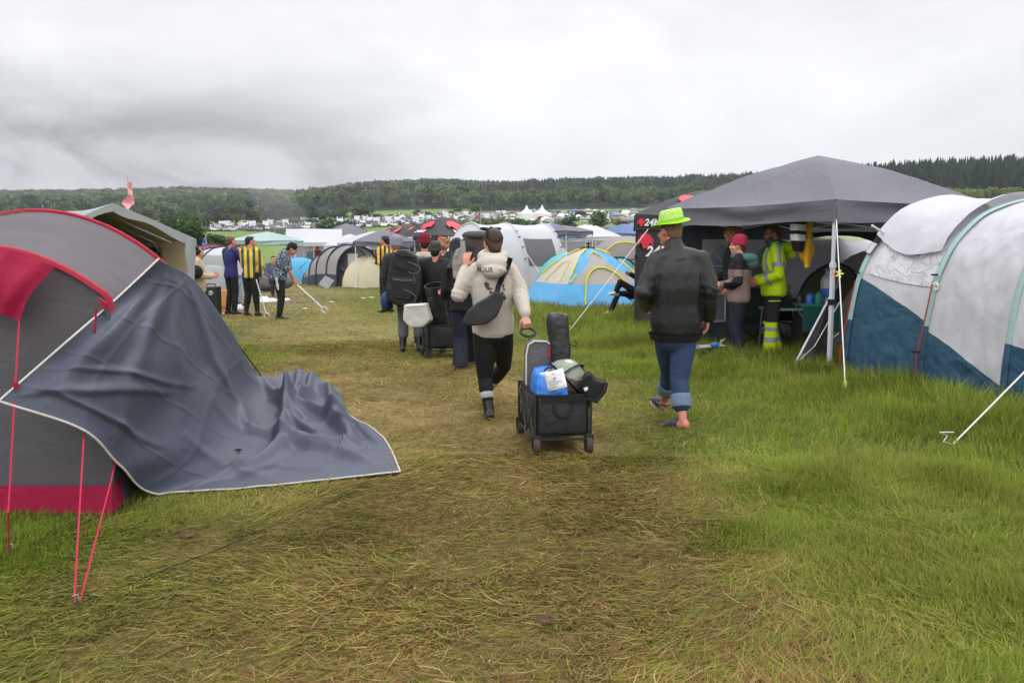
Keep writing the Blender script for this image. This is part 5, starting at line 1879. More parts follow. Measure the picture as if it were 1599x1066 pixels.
SKIN = skin('skin_fair', lin((205, 150, 128)))
SKIN2 = skin('skin_ruddy', lin((196, 132, 110)))
def hairm(name, col):
    return fab(name, col, .55, .35, 30, .5, 45, stretch=(1, 1, .35), spec=.4)
H_BRN = hairm('hair_brown', (.050, .026, .014)); H_DRK = hairm('hair_dark', (.012, .009, .008)); H_GIN = hairm('hair_ginger', (.26, .12, .045))
H_RED = hairm('hair_auburn', (.12, .05, .02)); H_CUR = hairm('hair_curly', (.30, .15, .055)); H_SAND = hairm('hair_sandy', (.16, .09, .045)); H_BLK = hairm('hair_black', (.006, .005, .005))
EYEM = plain('eye_dark', (.02, .015, .012), .2); LIPM = plain('lip', lin((150, 85, 78)), .5)


def hand_mesh(wr, d, pn, th, curl=.5, s=1.0, spread=.12, vox=.0048):
    """palm, four unequal bent fingers and a thumb on the side th"""
    d = V(d).normalized(); pn = V(pn); pn = (pn - d * pn.dot(d)).normalized(); th_ = V(th); lt = d.cross(pn)
    if lt.dot(th_) < 0: lt = -lt
    mb = MB()
    rings = []
    for a, w, k in ((-.03, .024, .020), (0, .025, .019), (.03, .035, .018), (.06, .040, .016), (.088, .039, .013)):
        c = wr + d * a * s
        rings.append([c + lt * (w * s * math.cos(2 * PI * j / 12)) + pn * (k * s * math.sin(2 * PI * j / 12)) for j in range(12)])
    mb.rings(rings)
    for o, L_, r in ((.029, .072, .0088), (.0095, .080, .0090), (-.010, .074, .0086), (-.029, .058, .0078)):
        p = wr + d * .080 * s + lt * o * s
        dr = (d + lt * (o / .029) * spread).normalized()
        pts = [p]
        ang = 0
        cv = curl * (1 + (-.12 if o > .02 else .1 if o < -.02 else 0))
        for f, k in ((.45, .8), (.30, 1.1), (.25, .9)):
            ang += cv * k
            p = p + (dr * math.cos(ang) + pn * math.sin(ang)) * (L_ * f * s)
            pts.append(p)
        mb.tube(pts, [r * s * 1.1, r * s, r * s * .92, r * s * .75], 8); mb.ell(pts[-1], r * s * .78, n=8, k=6)
        for q in pts[1:3]: mb.ell(q, r * s * 1.05, n=8, k=6)
    p = wr + d * .022 * s + lt * .024 * s
    a = (d * .55 + lt * .75 + pn * .25).normalized(); b = (d * .85 + lt * .25 + pn * (.3 + curl * .5)).normalized()
    pts = [p, p + a * .034 * s, p + a * .034 * s + b * .032 * s, p + a * .034 * s + b * .055 * s]
    mb.tube(pts, [.014 * s, .0115 * s, .0105 * s, .008 * s], 8); mb.ell(pts[-1], .0085 * s, n=8, k=6)
    return blob(mb, vox, 1)


def pose(base, H=1.75, yaw=(0, 1), **over):
    """joints in world space; overrides are tuples in the person's frame (right, forward, up in metres) or world vectors"""
    s = H / 1.75; base = V(base); f = V((yaw[0], yaw[1], 0)).normalized(); r = V((f.y, -f.x, 0))
    D = dict(hipL=(-.09, 0, .91), hipR=(.09, 0, .91), shL=(-.185, 0, 1.43), shR=(.185, 0, 1.43), head=(0, .03, 1.635),
             elL=(-.25, -.03, 1.15), elR=(.25, -.03, 1.15), wrL=(-.255, .07, .92), wrR=(.255, .07, .92),
             knL=(-.10, .03, .49), knR=(.10, .03, .49), anL=(-.11, -.03, .085), anR=(.11, -.03, .085))
    J = {}
    for k, v in D.items():
        o = over.get(k)
        if isinstance(o, Vector): J[k] = o.copy()
        else:
            q = V(o) if o is not None else V(v) * s
            J[k] = base + r * q.x + f * q.y + V((0, 0, q.z))
    J['f'] = f; J['r'] = r; J['fold'] = 1; J['s'] = s; J['base'] = base
    for k in ('toeL', 'toeR'):
        o = over.get(k)
        J[k] = (r * o[0] + f * o[1] + V((0, 0, o[2] if len(o) > 2 else 0))).normalized() if o is not None else f.copy()
    o = over.get('look'); J['look'] = (r * o[0] + f * o[1] + V((0, 0, o[2] if len(o) > 2 else 0))).normalized() if o is not None else f.copy()
    return J


TORSO = [(-.20, .085, .075), (-.12, .150, .108), (0, .170, .120), (.2, .155, .110), (.42, .142, .102), (.65, .162, .116), (.85, .168, .105), (.97, .125, .085), (1.07, .065, .062)]


def torso_rings(J, table, n=16):
    hr = (J['hipR'] - J['hipL']).normalized(); sr = (J['shR'] - J['shL']).normalized()
    p0 = (J['hipL'] + J['hipR']) / 2; p1 = (J['shL'] + J['shR']) / 2
    up = (p1 - p0)
    bend = J.get('bend', V((0, 0, 0)))
    rings = []
    for t, rx, ry in table:
        k = min(1, max(0, t))
        x = hr.lerp(sr, k).normalized(); fw = up.normalized().cross(x).normalized()
        c = p0 + up * t + bend * math.sin(PI * k)
        rings.append([c + x * (rx * math.cos(2 * PI * j / n)) + fw * (ry * math.sin(2 * PI * j / n)) for j in range(n)])
    return rings


def limb(mb, pts, rs, n=12):
    pts = [V(p) for p in pts]
    mb.tube(pts, rs, n)
    for p, r in zip(pts, rs):
        mb.ell(p, r * .99, n=n, k=8)


def limb_path(a, b, c, rs):
    """hip-knee-ankle with calf swell; returns points and radii"""
    return [a, a.lerp(b, .5), b, b.lerp(c, .33), b.lerp(c, .7), c], rs


def make_wrinkle(J, amp, freq=7, seed=0, joints=('elL', 'elR', 'knL', 'knR'), an=.45):
    js = [J[k] for k in joints]
    off = V((seed * 3.7, seed * 1.3, 0))
    def w(p):
        q = V((p.x * freq, p.y * freq, p.z * freq * an))
        a = noise.noise(q + off) + .5 * noise.noise(q * 2.1 + off)
        r = a * amp
        for j in js:
            d = (p - j).length
            if d < .22:
                r += J['fold'] * amp * 1.1 * math.exp(-(d / .11) ** 2) * math.sin(p.z * 80 + p.x * 25 + 9 * noise.noise(p * 7 + off)) * (.5 + .8 * noise.noise(p * 13))
        return r
    return w


def figure(label, J, skinm=SKIN, top=None, legs=None, shoes=None, hair=None, voxel=.016, hands=(None, None), group=None, face=True, wide=1.0, legskin=False, name='person', cat='person'):
    s = J['s']; f, r = J['f'], J['r']
    root = thing(name, label, cat, J['base'], 0, group)
    # --- body, one skin
    mb = MB()
    T = [(t, a * s * wide * .95, b * s * wide * .92) for t, a, b in TORSO]
    mb.rings(torso_rings(J, T))
    neck = (J['shL'] + J['shR']) / 2
    mb.tube([neck, neck.lerp(J['head'], .55), J['head'] - J['look'] * .02], [.062 * s, .055 * s, .055 * s], 10)
    for S in 'LR':
        limb(mb, [J['sh' + S], J['sh' + S].lerp(J['el' + S], .5), J['el' + S], J['el' + S].lerp(J['wr' + S], .3), J['wr' + S]], [.055 * s, .048 * s, .040 * s, .042 * s, .027 * s])
        p, q = limb_path(J['hip' + S], J['kn' + S], J['an' + S], [.088 * s * wide, .075 * s * wide, .054 * s, .057 * s, .043 * s, .036 * s]); limb(mb, p, q)
        # bare foot
        an, td = J['an' + S], J['toe' + S]; dn = V((0, 0, -1)); 
        dn = (dn - td * dn.dot(td)).normalized(); sd = td.cross(dn)
        pts = [(-.055, .045, .032, .030), (-.03, .035, .036, .045), (.05, .045, .038, .036), (.12, .060, .046, .024), (.165, .066, .044, .016), (.19, .068, .030, .010)]
        rr = []
        for a, z, w, h in pts:
            c = an + td * a * s + dn * z * s
            rr.append([c + sd * (w * s * math.cos(2 * PI * j / 10)) + dn * (h * s * math.sin(2 * PI * j / 10)) for j in range(10)])
        mb.rings(rr)
    body = blob(mb, voxel * .85, 2)
    # --- head
    hc, lk = J['head'], J['look']
    upv = V((0, 0, 1)); upv = (upv - lk * upv.dot(lk)).normalized(); rt = lk.cross(upv)
    Rh = Matrix((rt, lk, upv)).transposed()
    def hp_(x, y, z): return hc + rt * x * s + lk * y * s + upv * z * s
    hm = MB()
    hm.ell(hp_(0, -.012, .02), (.076 * s, .096 * s, .096 * s), Rh, 16, 12)
    hm.ell(hp_(0, .030, -.035), (.062 * s, .070 * s, .088 * s), Rh, 16, 12)
    hm.ell(hp_(0, .055, -.090), (.040 * s, .040 * s, .034 * s), Rh)
    hm.ell(hp_(0, .103, -.020), (.013 * s, .022 * s, .020 * s), Rh); hm.tube([hp_(0, .092, .025), hp_(0, .108, -.015)], [.008 * s, .012 * s], 8)
    hm.ell(hp_(0, .090, .030), (.052 * s, .014 * s, .014 * s), Rh)
    hm.ell(hp_(0, .096, -.058), (.024 * s, .012 * s, .011 * s), Rh)
    for k in (-1, 1):
        hm.ell(hp_(.076 * k, -.005, -.005), (.011 * s, .022 * s, .032 * s), Rh); hm.ell(hp_(.045 * k, .065, -.03), (.022 * s, .024 * s, .022 * s), Rh)
    hm.tube([hp_(0, -.03, -.05), neck.lerp(hc, .25)], [.056 * s, .058 * s], 12)
    hb = blob(hm, .0075 if voxel < .02 else .011, 2)
    join_mesh(body, hb)
    for k, h in zip('LR', hands):
        if h is None:
            d = (J['wr' + k] - J['el' + k]).normalized()
            h = dict(d=d + f * .15, pn=(r if k == 'L' else -r), th=f, curl=.45)
        hmz = hand_mesh(J['wr' + k] + V(h['d']).normalized() * .005, h['d'], h['pn'], h['th'], h.get('curl', .5), s * h.get('k', 1), vox=.0048 if voxel < .02 else .0075)
        join_mesh(body, hmz)
    obj('body', body, skinm, root, world=True)
    if face:
        for k in (-1, 1):
            e = MB(); e.ell(hp_(.031 * k, .086, .008), (.012 * s, .008 * s, .007 * s), Rh, 8, 6); obj('eye', e, EYEM, root, world=True)
        e = MB(); e.ell(hp_(0, .104, -.060), (.022 * s, .006 * s, .006 * s), Rh, 8, 6); obj('mouth', e, LIPM, root, world=True)
    # --- clothes
    if legs:
        mb = MB(); e = legs.get('fat', .012)
        T = [(t, a * s * wide + e, b * s * wide + e) for t, a, b in TORSO if t <= legs.get('rise', .2)]
        mb.rings(torso_rings(J, T))
        for S in 'LR':
            end = legs.get('end' + S, legs.get('end', .97))
            a, b, c = J['hip' + S], J['kn' + S], J['an' + S]
            h = b.lerp(c, end)
            kr = legs.get('r', (.092, .080, .062, .062, .055))
            limb(mb, [a, a.lerp(b, .5), b, b.lerp(h, .4), h], [kr[0] * s * wide + e * .6, kr[1] * s * wide + e * .6, kr[2] * s + e * .6, kr[3] * s + e * .6, kr[4] * s + e * .6])
        me = blob(mb, legs.get('vox', voxel), 2, make_wrinkle(J, legs.get('wr', .006), legs.get('fq', 8), 1))
        ms = legs['mat'] if isinstance(legs['mat'], list) else [legs['mat']]
        for m in ms: me.materials.append(m)
        if 'paint' in legs: paint(me, legs['paint'])
        obj(legs.get('name', 'trousers'), me, ms, root, world=True)
    if top:
        mb = MB(); e = top.get('fat', .025)
        hem = top.get('hem', -.12); hw = top.get('hemw', (.178, .125))
        T = [(hem, hw[0] * s * wide + e * .5, hw[1] * s * wide + e * .5), (hem + .07, hw[0] * s * wide * 1.02 + e, hw[1] * s * wide * 1.02 + e)]
        lo = top.get('loose', 0)
        for t, a, b in TORSO:
            if t > hem + .1:
                k = lo * (1 if t < .5 else max(.25, 1 - (t - .5) * 1.3))
                T.append((t, a * s * wide + e + k, b * s * wide + e + k * .8))
        mb.rings(torso_rings(J, T))
        ar = top.get('arm', (.078, .066, .058, .052, .044)); sl = top.get('sleeve', .97)
        for S in 'LR':
            a, b, c = J['sh' + S], J['el' + S], J['wr' + S]
            if sl > .5:
                w_ = b.lerp(c, sl)
                limb(mb, [a, a.lerp(b, .5), b, b.lerp(w_, .5), w_], [x * s + e * .4 for x in ar])
            else:
                w_ = a.lerp(b, sl * 2)
                limb(mb, [a, a.lerp(w_, .5), w_], [x * s + e * .4 for x in ar[:3]])
            mb.tube([neck + (a - neck) * .25 + V((0, 0, .045 * s)), a + V((0, 0, .0))], [.06 * s + e * .5, .07 * s + e * .3], 10)
        for fn in top.get('extra', []): fn(mb)
        me = blob(mb, top.get('vox', voxel), top.get('sm', 2), make_wrinkle(J, top.get('wr', .008), top.get('fq', 7), 2, an=top.get('an', .45)))
        ms = top['mat'] if isinstance(top['mat'], list) else [top['mat']]
        for m in ms: me.materials.append(m)
        if 'paint' in top: paint(me, top['paint'])
        o = obj(top.get('name', 'jacket'), me, ms, root, world=True)
        root['_'] = 0; del root['_']
    if shoes:
        for S in 'LR':
            an, td = J['an' + S], J['toe' + S]; dn = V((0, 0, -1)); dn = (dn - td * dn.dot(td)).normalized(); sd = td.cross(dn)
            hgt_ = shoes.get('shaft', .03)
            mb = MB(); rr = []
            for a, z, w, h in [(-.078, .045, .030, .036), (-.06, .040, .040, .046), (-.01, .030, .044, .058), (.06, .040, .046, .050), (.13, .058, .052, .032), (.18, .064, .047, .026), (.205, .068, .030, .020)]:
                c = an + td * a * s + dn * z * s
                rr.append([c + sd * (w * s * math.cos(2 * PI * j / 12)) + dn * (min(h, .088 - z) * s * math.sin(2 * PI * j / 12) if math.sin(2 * PI * j / 12) > 0 else h * s * math.sin(2 * PI * j / 12)) for j in range(12)])
            mb.rings(rr)
            kn = J['kn' + S]; d = (kn - an).normalized()
            mb.tube([an + dn * .01, an + d * hgt_ * s], [.050 * s, shoes.get('rt', .052) * s], 12)
            me = blob(mb, .009 if voxel < .02 else .013, 1)
            ob = obj(shoes.get('name', 'shoe'), me, shoes['mat'], root, world=True)
            if 'sole' in shoes:
                q = MB(); o_ = [(-.08, 0), (-.07, .032), (-.02, .036), (.07, .046), (.14, .05), (.19, .038), (.205, 0), (.19, -.034), (.14, -.045), (.07, -.04), (-.02, -.034), (-.07, -.03)]
                q.prism([an + td * a * s + sd * b * s + dn * .078 * s for a, b in o_], dn * .014 * s); obj('sole', q, shoes['sole'], ob, world=True)
    if hair:
        st = hair['style']; m = hair['mat']
        mb = MB()
        if st in ('short', 'cap', 'long', 'bald'):
            mb.ell(hp_(0, -.022, .030), (.082 * s, .097 * s, .092 * s), Rh, 16, 12)
            mb.ell(hp_(0, -.062, -.015), (.068 * s, .052 * s, .075 * s), Rh, 12, 10)
            mb.ell(hp_(0, .045, .090), (.055 * s, .04 * s, .025 * s), Rh, 12, 8)
        if st == 'long':
            for k, (x, y, z, w) in enumerate([(.06, -.03, -.05, .03), (-.06, -.03, -.05, .03), (0, -.085, -.07, .06), (.03, -.10, -.13, .05), (-.03, -.10, -.14, .05)]):
                mb.ell(hp_(x, y, z), (w * s, .04 * s, .07 * s), Rh)
        if st == 'bun':
            mb.ell(hp_(0, -.02, .03), (.084 * s, .1 * s, .092 * s), Rh, 16, 12); mb.ell(hp_(0, -.115, -.02), (.05 * s, .045 * s, .05 * s), Rh); mb.ell(hp_(0, -.07, -.02), (.07 * s, .05 * s, .07 * s), Rh)
        if st == 'curly':
            rr_ = random.Random(4)
            for k in range(34):
                th = rr_.uniform(0, 2 * PI); ph = rr_.uniform(-.6, 1.5)
                v = V((math.cos(th) * math.cos(ph), math.sin(th) * math.cos(ph), math.sin(ph)))
                if v.y > .55 and v.z < .3: continue
                mb.ell(hp_(v.x * .095, v.y * .1 - .02, v.z * .1 + .01), .036 * s, n=8, k=6)
            mb.ell(hp_(0, -.02, .01), (.09 * s, .1 * s, .1 * s), Rh)
        hm_ = blob(mb, .009 if voxel < .02 else .012, 1, lambda p: .006 * noise.noise(V((p.x * 40, p.y * 40, p.z * 18))) + .004 * noise.noise(p * 80))
        obj('hair', hm_, m, root, world=True)
    return root, J, hp_, Rh


def beanie(root, hp_, Rh, s, m, tilt=0, pom=False, rib=30):
    mb = MB(); rings = []
    prof = [(.088, -.005), (.096, .0), (.098, .03), (.096, .045), (.092, .05), (.093, .08), (.086, .115), (.066, .142), (.035, .156), (.006, .160)]
    for w, z in prof:
        rings.append([hp_(w * math.cos(2 * PI * j / 40) * (1 + .02 * math.cos(rib * 2 * PI * j / 40)), w * 1.14 * math.sin(2 * PI * j / 40) - .018 - z * .12, z + .015 - .25 * (w * math.sin(2 * PI * j / 40)) * -.6 * (1 if z < .06 else .5)) for j in range(40)])
    mb.rings(rings, True)
    obj('beanie', mb, m, root, world=True)


CL = dict
T_BLKC = fab('cloth_black', (.012, .012, .013), .75, .25, 4, .35, 12)
T_NAVYC = fab('cloth_navy', (.014, .017, .030), .75, .2, 4, .35, 12)
T_DGRY = fab('cloth_charcoal', (.035, .035, .038), .8, .2, 4, .35, 12)
BOOT = plain('boot_black', (.014, .013, .013), .38, 0, .2); SOLE = plain('sole', (.05, .035, .022), .8); MUD = plain('muddy_leather', (.045, .032, .022), .75, 0, .35, scale=9)
WELLY = plain('welly_rubber', (.012, .014, .013), .28, 0, .2)

# ---------- woman in the cream hoodie pulling the wagon
HOOD = fab('hoodie_cream', lin((186, 178, 164)), .9, .06, 4, .25, 10, sheen=.2, crease=0)
LEG = fab('leggings', (.008, .008, .009), .7, .2, 6, .12, 30)
SOCK = fab('sock_grey', lin((178, 172, 168)), .9, .08, 20, .3, 60)
by = 7.9
W_ = lambda a, b, c=by: W(a, b, c)
Jw = pose(V((W(765, 655, by).x, by, 0)), 1.70, (-.12, 1), hipL=W_(758, 520, 8.0), hipR=W_(781, 520, 8.0), shL=W_(743, 424, 7.98), shR=W_(797, 422, 8.0), head=W_(769, 377, 8.04),
          elL=W_(717, 460, 7.98), wrL=W_(727, 417, 8.2), elR=W_(813, 455, 7.95), wrR=W_(820, 493, 7.72), knL=W_(757, 590, 8.0), anL=W_(764, 642, 7.9), knR=W_(787, 572, 8.2), anR=W_(761, 606, 8.5), toeR=(0, .9, .25), look=(-.25, 1, -.05))
HND = W(826, 512, 7.64); Jw['fold'] = .8
root_w, Jw, hpw, Rhw = figure('woman in a cream hoodie and black leggings pulling the loaded wagon', Jw, SKIN, voxel=.011, wide=1.04, face=False,
    legs=CL(mat=LEG, fat=.004, end=.82, r=(.115, .099, .066, .066, .044), wr=.002, name='leggings', rise=.3),
    top=CL(mat=HOOD, name='hoodie', fat=.024, hem=-.06, hemw=(.150, .115), loose=.012, arm=(.060, .062, .066, .060, .042), sleeve=.92, wr=.011, fq=6, an=.5, vox=.011,
           extra=[lambda mb: (mb.ell(W(770, 412, 7.92), (.150, .12, .080), None, 18, 12), mb.ell(W(771, 423, 7.84), (.115, .075, .065), None, 16, 12), mb.torus(W(770, 400, 8.0), .088, .050, (0, -.3, 1), 20, 10))]),
    shoes=CL(mat=BOOT, name='boot', shaft=.15, rt=.054, sole=SOLE),
    hands=(CL(d=V((.1, .1, 1)), pn=V((.3, 1, 0)), th=V((1, 0, 0)), curl=.35), CL(d=HND - Jw['wrR'] + V((0, 0, -.02)), pn=V((-.15, .9, -.35)), th=V((-1, .2, .1)), curl=1.15)))
for S in 'LR':
    a, k = Jw['an' + S], Jw['kn' + S]; d = (k - a).normalized(); mb = MB()
    mb.tube([a + d * .12, a + d * .14, a + d * .175, a + d * .19], [.055, .064, .062, .05], 14); obj('sock', mb, SOCK, root_w, world=True)
# hair: swept up into a braided crown, black bow
mb = MB()
mb.ell(hpw(0, -.018, .028), (.084, .100, .094), Rhw, 18, 12); mb.ell(hpw(0, -.062, -.045), (.066, .046, .078), Rhw)
obj('hair', blob(mb, .008, 1, lambda p: .005 * noise.noise(V((p.x * 50, p.y * 50, p.z * 14)))), H_BRN, root_w, world=True)
mb = MB()
for k in range(22):
    a = PI * (1.04 + .92 * k / 21)
    for q in (0, 1):
        sg = 1 if (k + q) % 2 else -1
        mb.ell(hpw(math.cos(a) * .080, math.sin(a) * .094 - .010, -.068 + .095 * abs(math.cos(a)) ** 1.5 + sg * .010), (.019, .013, .013), Rhw @ Matrix.Rotation(a + PI / 2, 3, 'Z') @ Matrix.Rotation(sg * .6, 3, 'Y'), 8, 6)
obj('braid', mb, hairm('hair_brown_light', (.075, .038, .018)), root_w, world=True)
mb = MB()
for sx_, rz in ((-.055, .12), (.045, -.1)):
    mb.ell(hpw(sx_ - .01, .0, .112), (.058, .03, .017), Rhw @ Matrix.Rotation(rz, 3, 'Y'), 12, 8)
mb.ell(hpw(-.01, .0, .118), .02); mb.tube([hpw(-.01, -.01, .115), hpw(-.06, -.05, .09), hpw(-.085, -.075, .03)], [.02, .016, .012], 8); mb.tube([hpw(-.01, 0, .11), hpw(.05, -.06, .08), hpw(.085, -.05, .02)], [.014, .012, .01], 8)
obj('hair_bow', blob(mb, .006, 1), T_BLKC, root_w, world=True)
# print on the back of the hoodie
hoodie = [c for c in root_w.children if c.name.startswith('hoodie')][0]
bvh = BVHTree.FromPolygons([v.co + root_w.location for v in hoodie.data.vertices], [tuple(p.vertices) for p in hoodie.data.polygons])
INK = fab('print_ink', lin((84, 68, 72)), .85, .3, 12)
def project(vs, fs, cx, cy, size, sx_=1, dens=1):
    mb = MB(); out = []
    c = W(cx, cy, by - .6)
    for a, b, z in vs:
        p = c + V((a * size * sx_, 0, b * size))
        h = bvh.ray_cast(p, V((0, 1, 0)))[0]
        if h is None: return None
        out.append(h + V((0, -.003, 0)))
    mb.add(out, fs); return mb
for txt, cx, cy in (('NOUR', 754, 423.5), ('ING', 785, 427.5)):
    vs_, fs_ = solid_text(txt, 1, 0, .02)
    m_ = project(vs_, fs_, cx, cy, .06, .8)
    if m_: obj('print', m_, INK, root_w, world=True)
rp = random.Random(12)
def splat(cx, cy, w, h, n=11):
    vs_ = [(math.cos(2 * PI * k / n) * w * rp.uniform(.5, 1.2), math.sin(2 * PI * k / n) * h * rp.uniform(.5, 1.2), 0) for k in range(n)]
    m_ = project(vs_, [tuple(range(n))], cx, cy, 1)
    if m_: obj('print', m_, INK, root_w, world=True)
for q in ((757, 449, .03, .028), (761, 455, .03, .015), (773, 463, .035, .022), (783, 466, .028, .038), (787, 470, .016, .03), (784, 442, .012, .013), (785, 451, .01, .018), (786, 457, .014, .012), (770, 468, .014, .02), (764, 461, .015, .014)):
    splat(*q)

# her shoulder bag
t = thing('shoulder_bag', 'black crescent shoulder bag hanging across the back of the cream hoodie', 'bag', W(752, 495, 7.8))
ol = [(722, 503), (730, 486), (745, 473), (762, 464), (773, 455), (782, 457), (788, 462), (784, 478), (776, 494), (760, 506), (740, 509), (727, 508)]
mb = MB(); mb.prism([W(a, b, 7.70) for a, b in ol], V((0, .13, 0)))
obj('pouch', blob(mb, .011, 4, lambda p: .005 * noise.noise(p * 7)), fab('bag_nylon', (.018, .018, .019), .5, .15, 4, .12, 8, spec=.5), t, world=True)
def strap(pts, w, th=.006):
    mb = MB(); pts = catmull(pts, 24); P = []
    for i, p in enumerate(pts):
        tg = (pts[min(i + 1, 23)] - pts[max(0, i - 1)]).normalized(); sd = tg.cross(V((0, 1, 0))).normalized()
        P.append([p - sd * w / 2, p - sd * w / 2 + V((0, -th, 0)), p + sd * w / 2 + V((0, -th, 0)), p + sd * w / 2])
    return MB().rings(P, True)
def on_back(px, py, o=.012):
    c = W(px, py, by - .6); h = bvh.ray_cast(c, (c - V((0, 0, EYE))).normalized())[0]
    return (h if h is not None else W(px, py, 7.8)) + V((0, -o, 0))
obj('strap', strap([W(776, 458, 7.72), on_back(779, 445), on_back(786, 430), on_back(793, 416), on_back(797, 406) + V((0, .03, .02))], .045), T_BLKC, t, world=True)
obj('strap', strap([W(727, 490, 7.76), on_back(738, 470), on_back(748, 455), on_back(760, 447)], .02), T_BLKC, t, world=True) if False else None
# phone in her raised left hand
mb = MB(); q = Jw['wrL'] + V((.035, .05, .11)); R_ = Matrix.Rotation(.25, 3, 'Y')
mb.box(q, (.075, .010, .15), R_)
t = tag(obj('phone', mb, plain('phone_black', (.01, .01, .011), .2)), 'black phone held up in the left hand of the woman in the hoodie', 'phone')

# ---------- man in the lime hat
JAC = fab('bomber_black', (.0095, .0092, .0092), .5, .10, 3, .35, 7, spec=.5, stretch=(1, 1, .5))
DEN = fab('denim', lin((48, 66, 96)), .85, .30, 5, .3, 30, weave=300); DENL = fab('denim_inside', lin((105, 122, 145)), .85, .15, 8, .2, 40)
by = 7.6
Jm = pose(V((W(1062, 675, 7.5).x, 7.6, 0)), 1.82, (-.14, 1), hipL=W(1041, 524, 7.65), hipR=W(1069, 524, 7.65), shL=W(1023, 407, 7.62), shR=W(1093, 406, 7.62), head=W(1046, 361, 7.72),
          elL=W(1004, 457, 7.55), wrL=W(1009, 478, 7.88), elR=W(1109, 453, 7.58), wrR=W(1106, 496, 7.66), knL=W(1046, 585, 8.05), anL=W(1037, 626, 8.35), knR=W(1061, 592, 7.62), anR=W(1066, 655, 7.50),
          toeR=(-.62, .8, .0), toeL=(-.1, .95, .28), look=(-.45, 1, -.05))
Jm['fold'] = .45
root_m, Jm, hpm, Rhm = figure('man in a lime green hat and black bomber jacket walking away in rolled jeans', Jm, SKIN2, voxel=.011, face=True, wide=1.02,
    legs=CL(mat=DEN, fat=.008, endR=.62, endL=.55, r=(.104, .094, .074, .072, .070), wr=.006, name='jeans', vox=.011),
    top=CL(mat=JAC, name='jacket', fat=.034, hem=-.02, hemw=(.160, .120), loose=.026, arm=(.070, .070, .068, .062, .048), sleeve=.97, wr=.017, fq=6.5, sm=9, an=.28, vox=.011,
           extra=[lambda mb: mb.tube([W(1057, 408, 7.64), W(1055, 396, 7.65), W(1053, 385, 7.66), W(1050, 374, 7.68)], [.150, .115, .086, .072], 18)]),
    hair=CL(style='short', mat=H_SAND),
    hands=(None, CL(d=V((-.08, .12, -1)), pn=V((-1, .1, 0)), th=V((.1, .9, -.2)), curl=.35)))
# ribbed hem and cuffs
RIB = fab('rib_knit', (.012, .012, .012), .9, .2, 6, .5, 60, stretch=(3, 3, .3))
T_ = torso_rings(Jm, [(-.055, .205, .155), (-.045, .216, .166), (-.0, .222, .172), (.04, .232, .182)], 48)
mb = MB(); mb.rings(T_, False); obj('waistband', mb, RIB, root_m, world=True)
for S in 'LR':
    a, b = Jm['el' + S], Jm['wr' + S]; d = (b - a).normalized(); mb = MB(); mb.tube([b - d * .05, b - d * .03, b + d * .015, b + d * .02], [.062, .055, .05, .042], 16); obj('cuff', mb, RIB, root_m, world=True)
    a, b = Jm['kn' + S], Jm['an' + S]; e_ = {'R': .62, 'L': .55}[S]; h = a.lerp(b, e_); d = (b - a).normalized()
    mb = MB(); mb.tube([h - d * .09, h - d * .085, h - d * .05, h - d * .0, h + d * .03, h + d * .028], [.074, .086, .089, .088, .086, .07], 20)
    obj('rolled_cuff', blob(mb, .009, 2, lambda p: .004 * noise.noise(p * 25)), DENL, root_m, world=True)
# clogs
CLOG = plain('clog_navy', (.022, .030, .048), .6); CLOGS = plain('clog_sole', (.55, .52, .50), .7); PINK = plain('clog_lining', lin((190, 60, 90)), .6)
for S in 'LR':
    an, td = Jm['an' + S], Jm['toe' + S]; dn = V((0, 0, -1)); dn = (dn - td * dn.dot(td)).normalized(); sd = td.cross(dn); s_ = 1.06
    mb = MB(); rr = []
    for a, z, w, h in [(.035, .040, .050, .048), (.08, .045, .054, .048), (.14, .058, .056, .034), (.19, .066, .048, .024), (.212, .07, .028, .016)]:
        c = an + td * a * s_ + dn * z * s_; rr.append([c + sd * (w * s_ * math.cos(2 * PI * j / 14)) + dn * (min(h, .09 - z) if math.sin(2 * PI * j / 14) > 0 else h) * s_ * math.sin(2 * PI * j / 14) for j in range(14)])
    mb.rings(rr); o = obj('clog', blob(mb, .008, 1), CLOG, root_m, world=True)
    q = MB(); o_ = [(-.085, 0), (-.075, .036), (-.02, .042), (.07, .05), (.14, .056), (.19, .044), (.215, 0), (.19, -.04), (.14, -.052), (.07, -.046), (-.02, -.04), (-.075, -.034)]
    q.prism([an + td * a * s_ + sd * b * s_ + dn * .082 * s_ for a, b in o_], dn * .022); obj('sole', q, CLOGS, o, world=True)
    q = MB(); q.prism([an + td * a * s_ * .94 + sd * b * s_ * .92 + dn * .079 * s_ for a, b in o_], dn * .004); obj('lining', q, PINK, o, world=True)
    if S == 'L':
        q = MB(); q.tube([an + td * .05 + sd * .05 + dn * .03, an - td * .05 + sd * .045 + dn * .01, an - td * .075 + dn * .01, an - td * .05 - sd * .045 + dn * .01, an + td * .05 - sd * .05 + dn * .03], [(.006, .014)] * 5, 8); obj('heel_strap', q, CLOG, o, world=True)
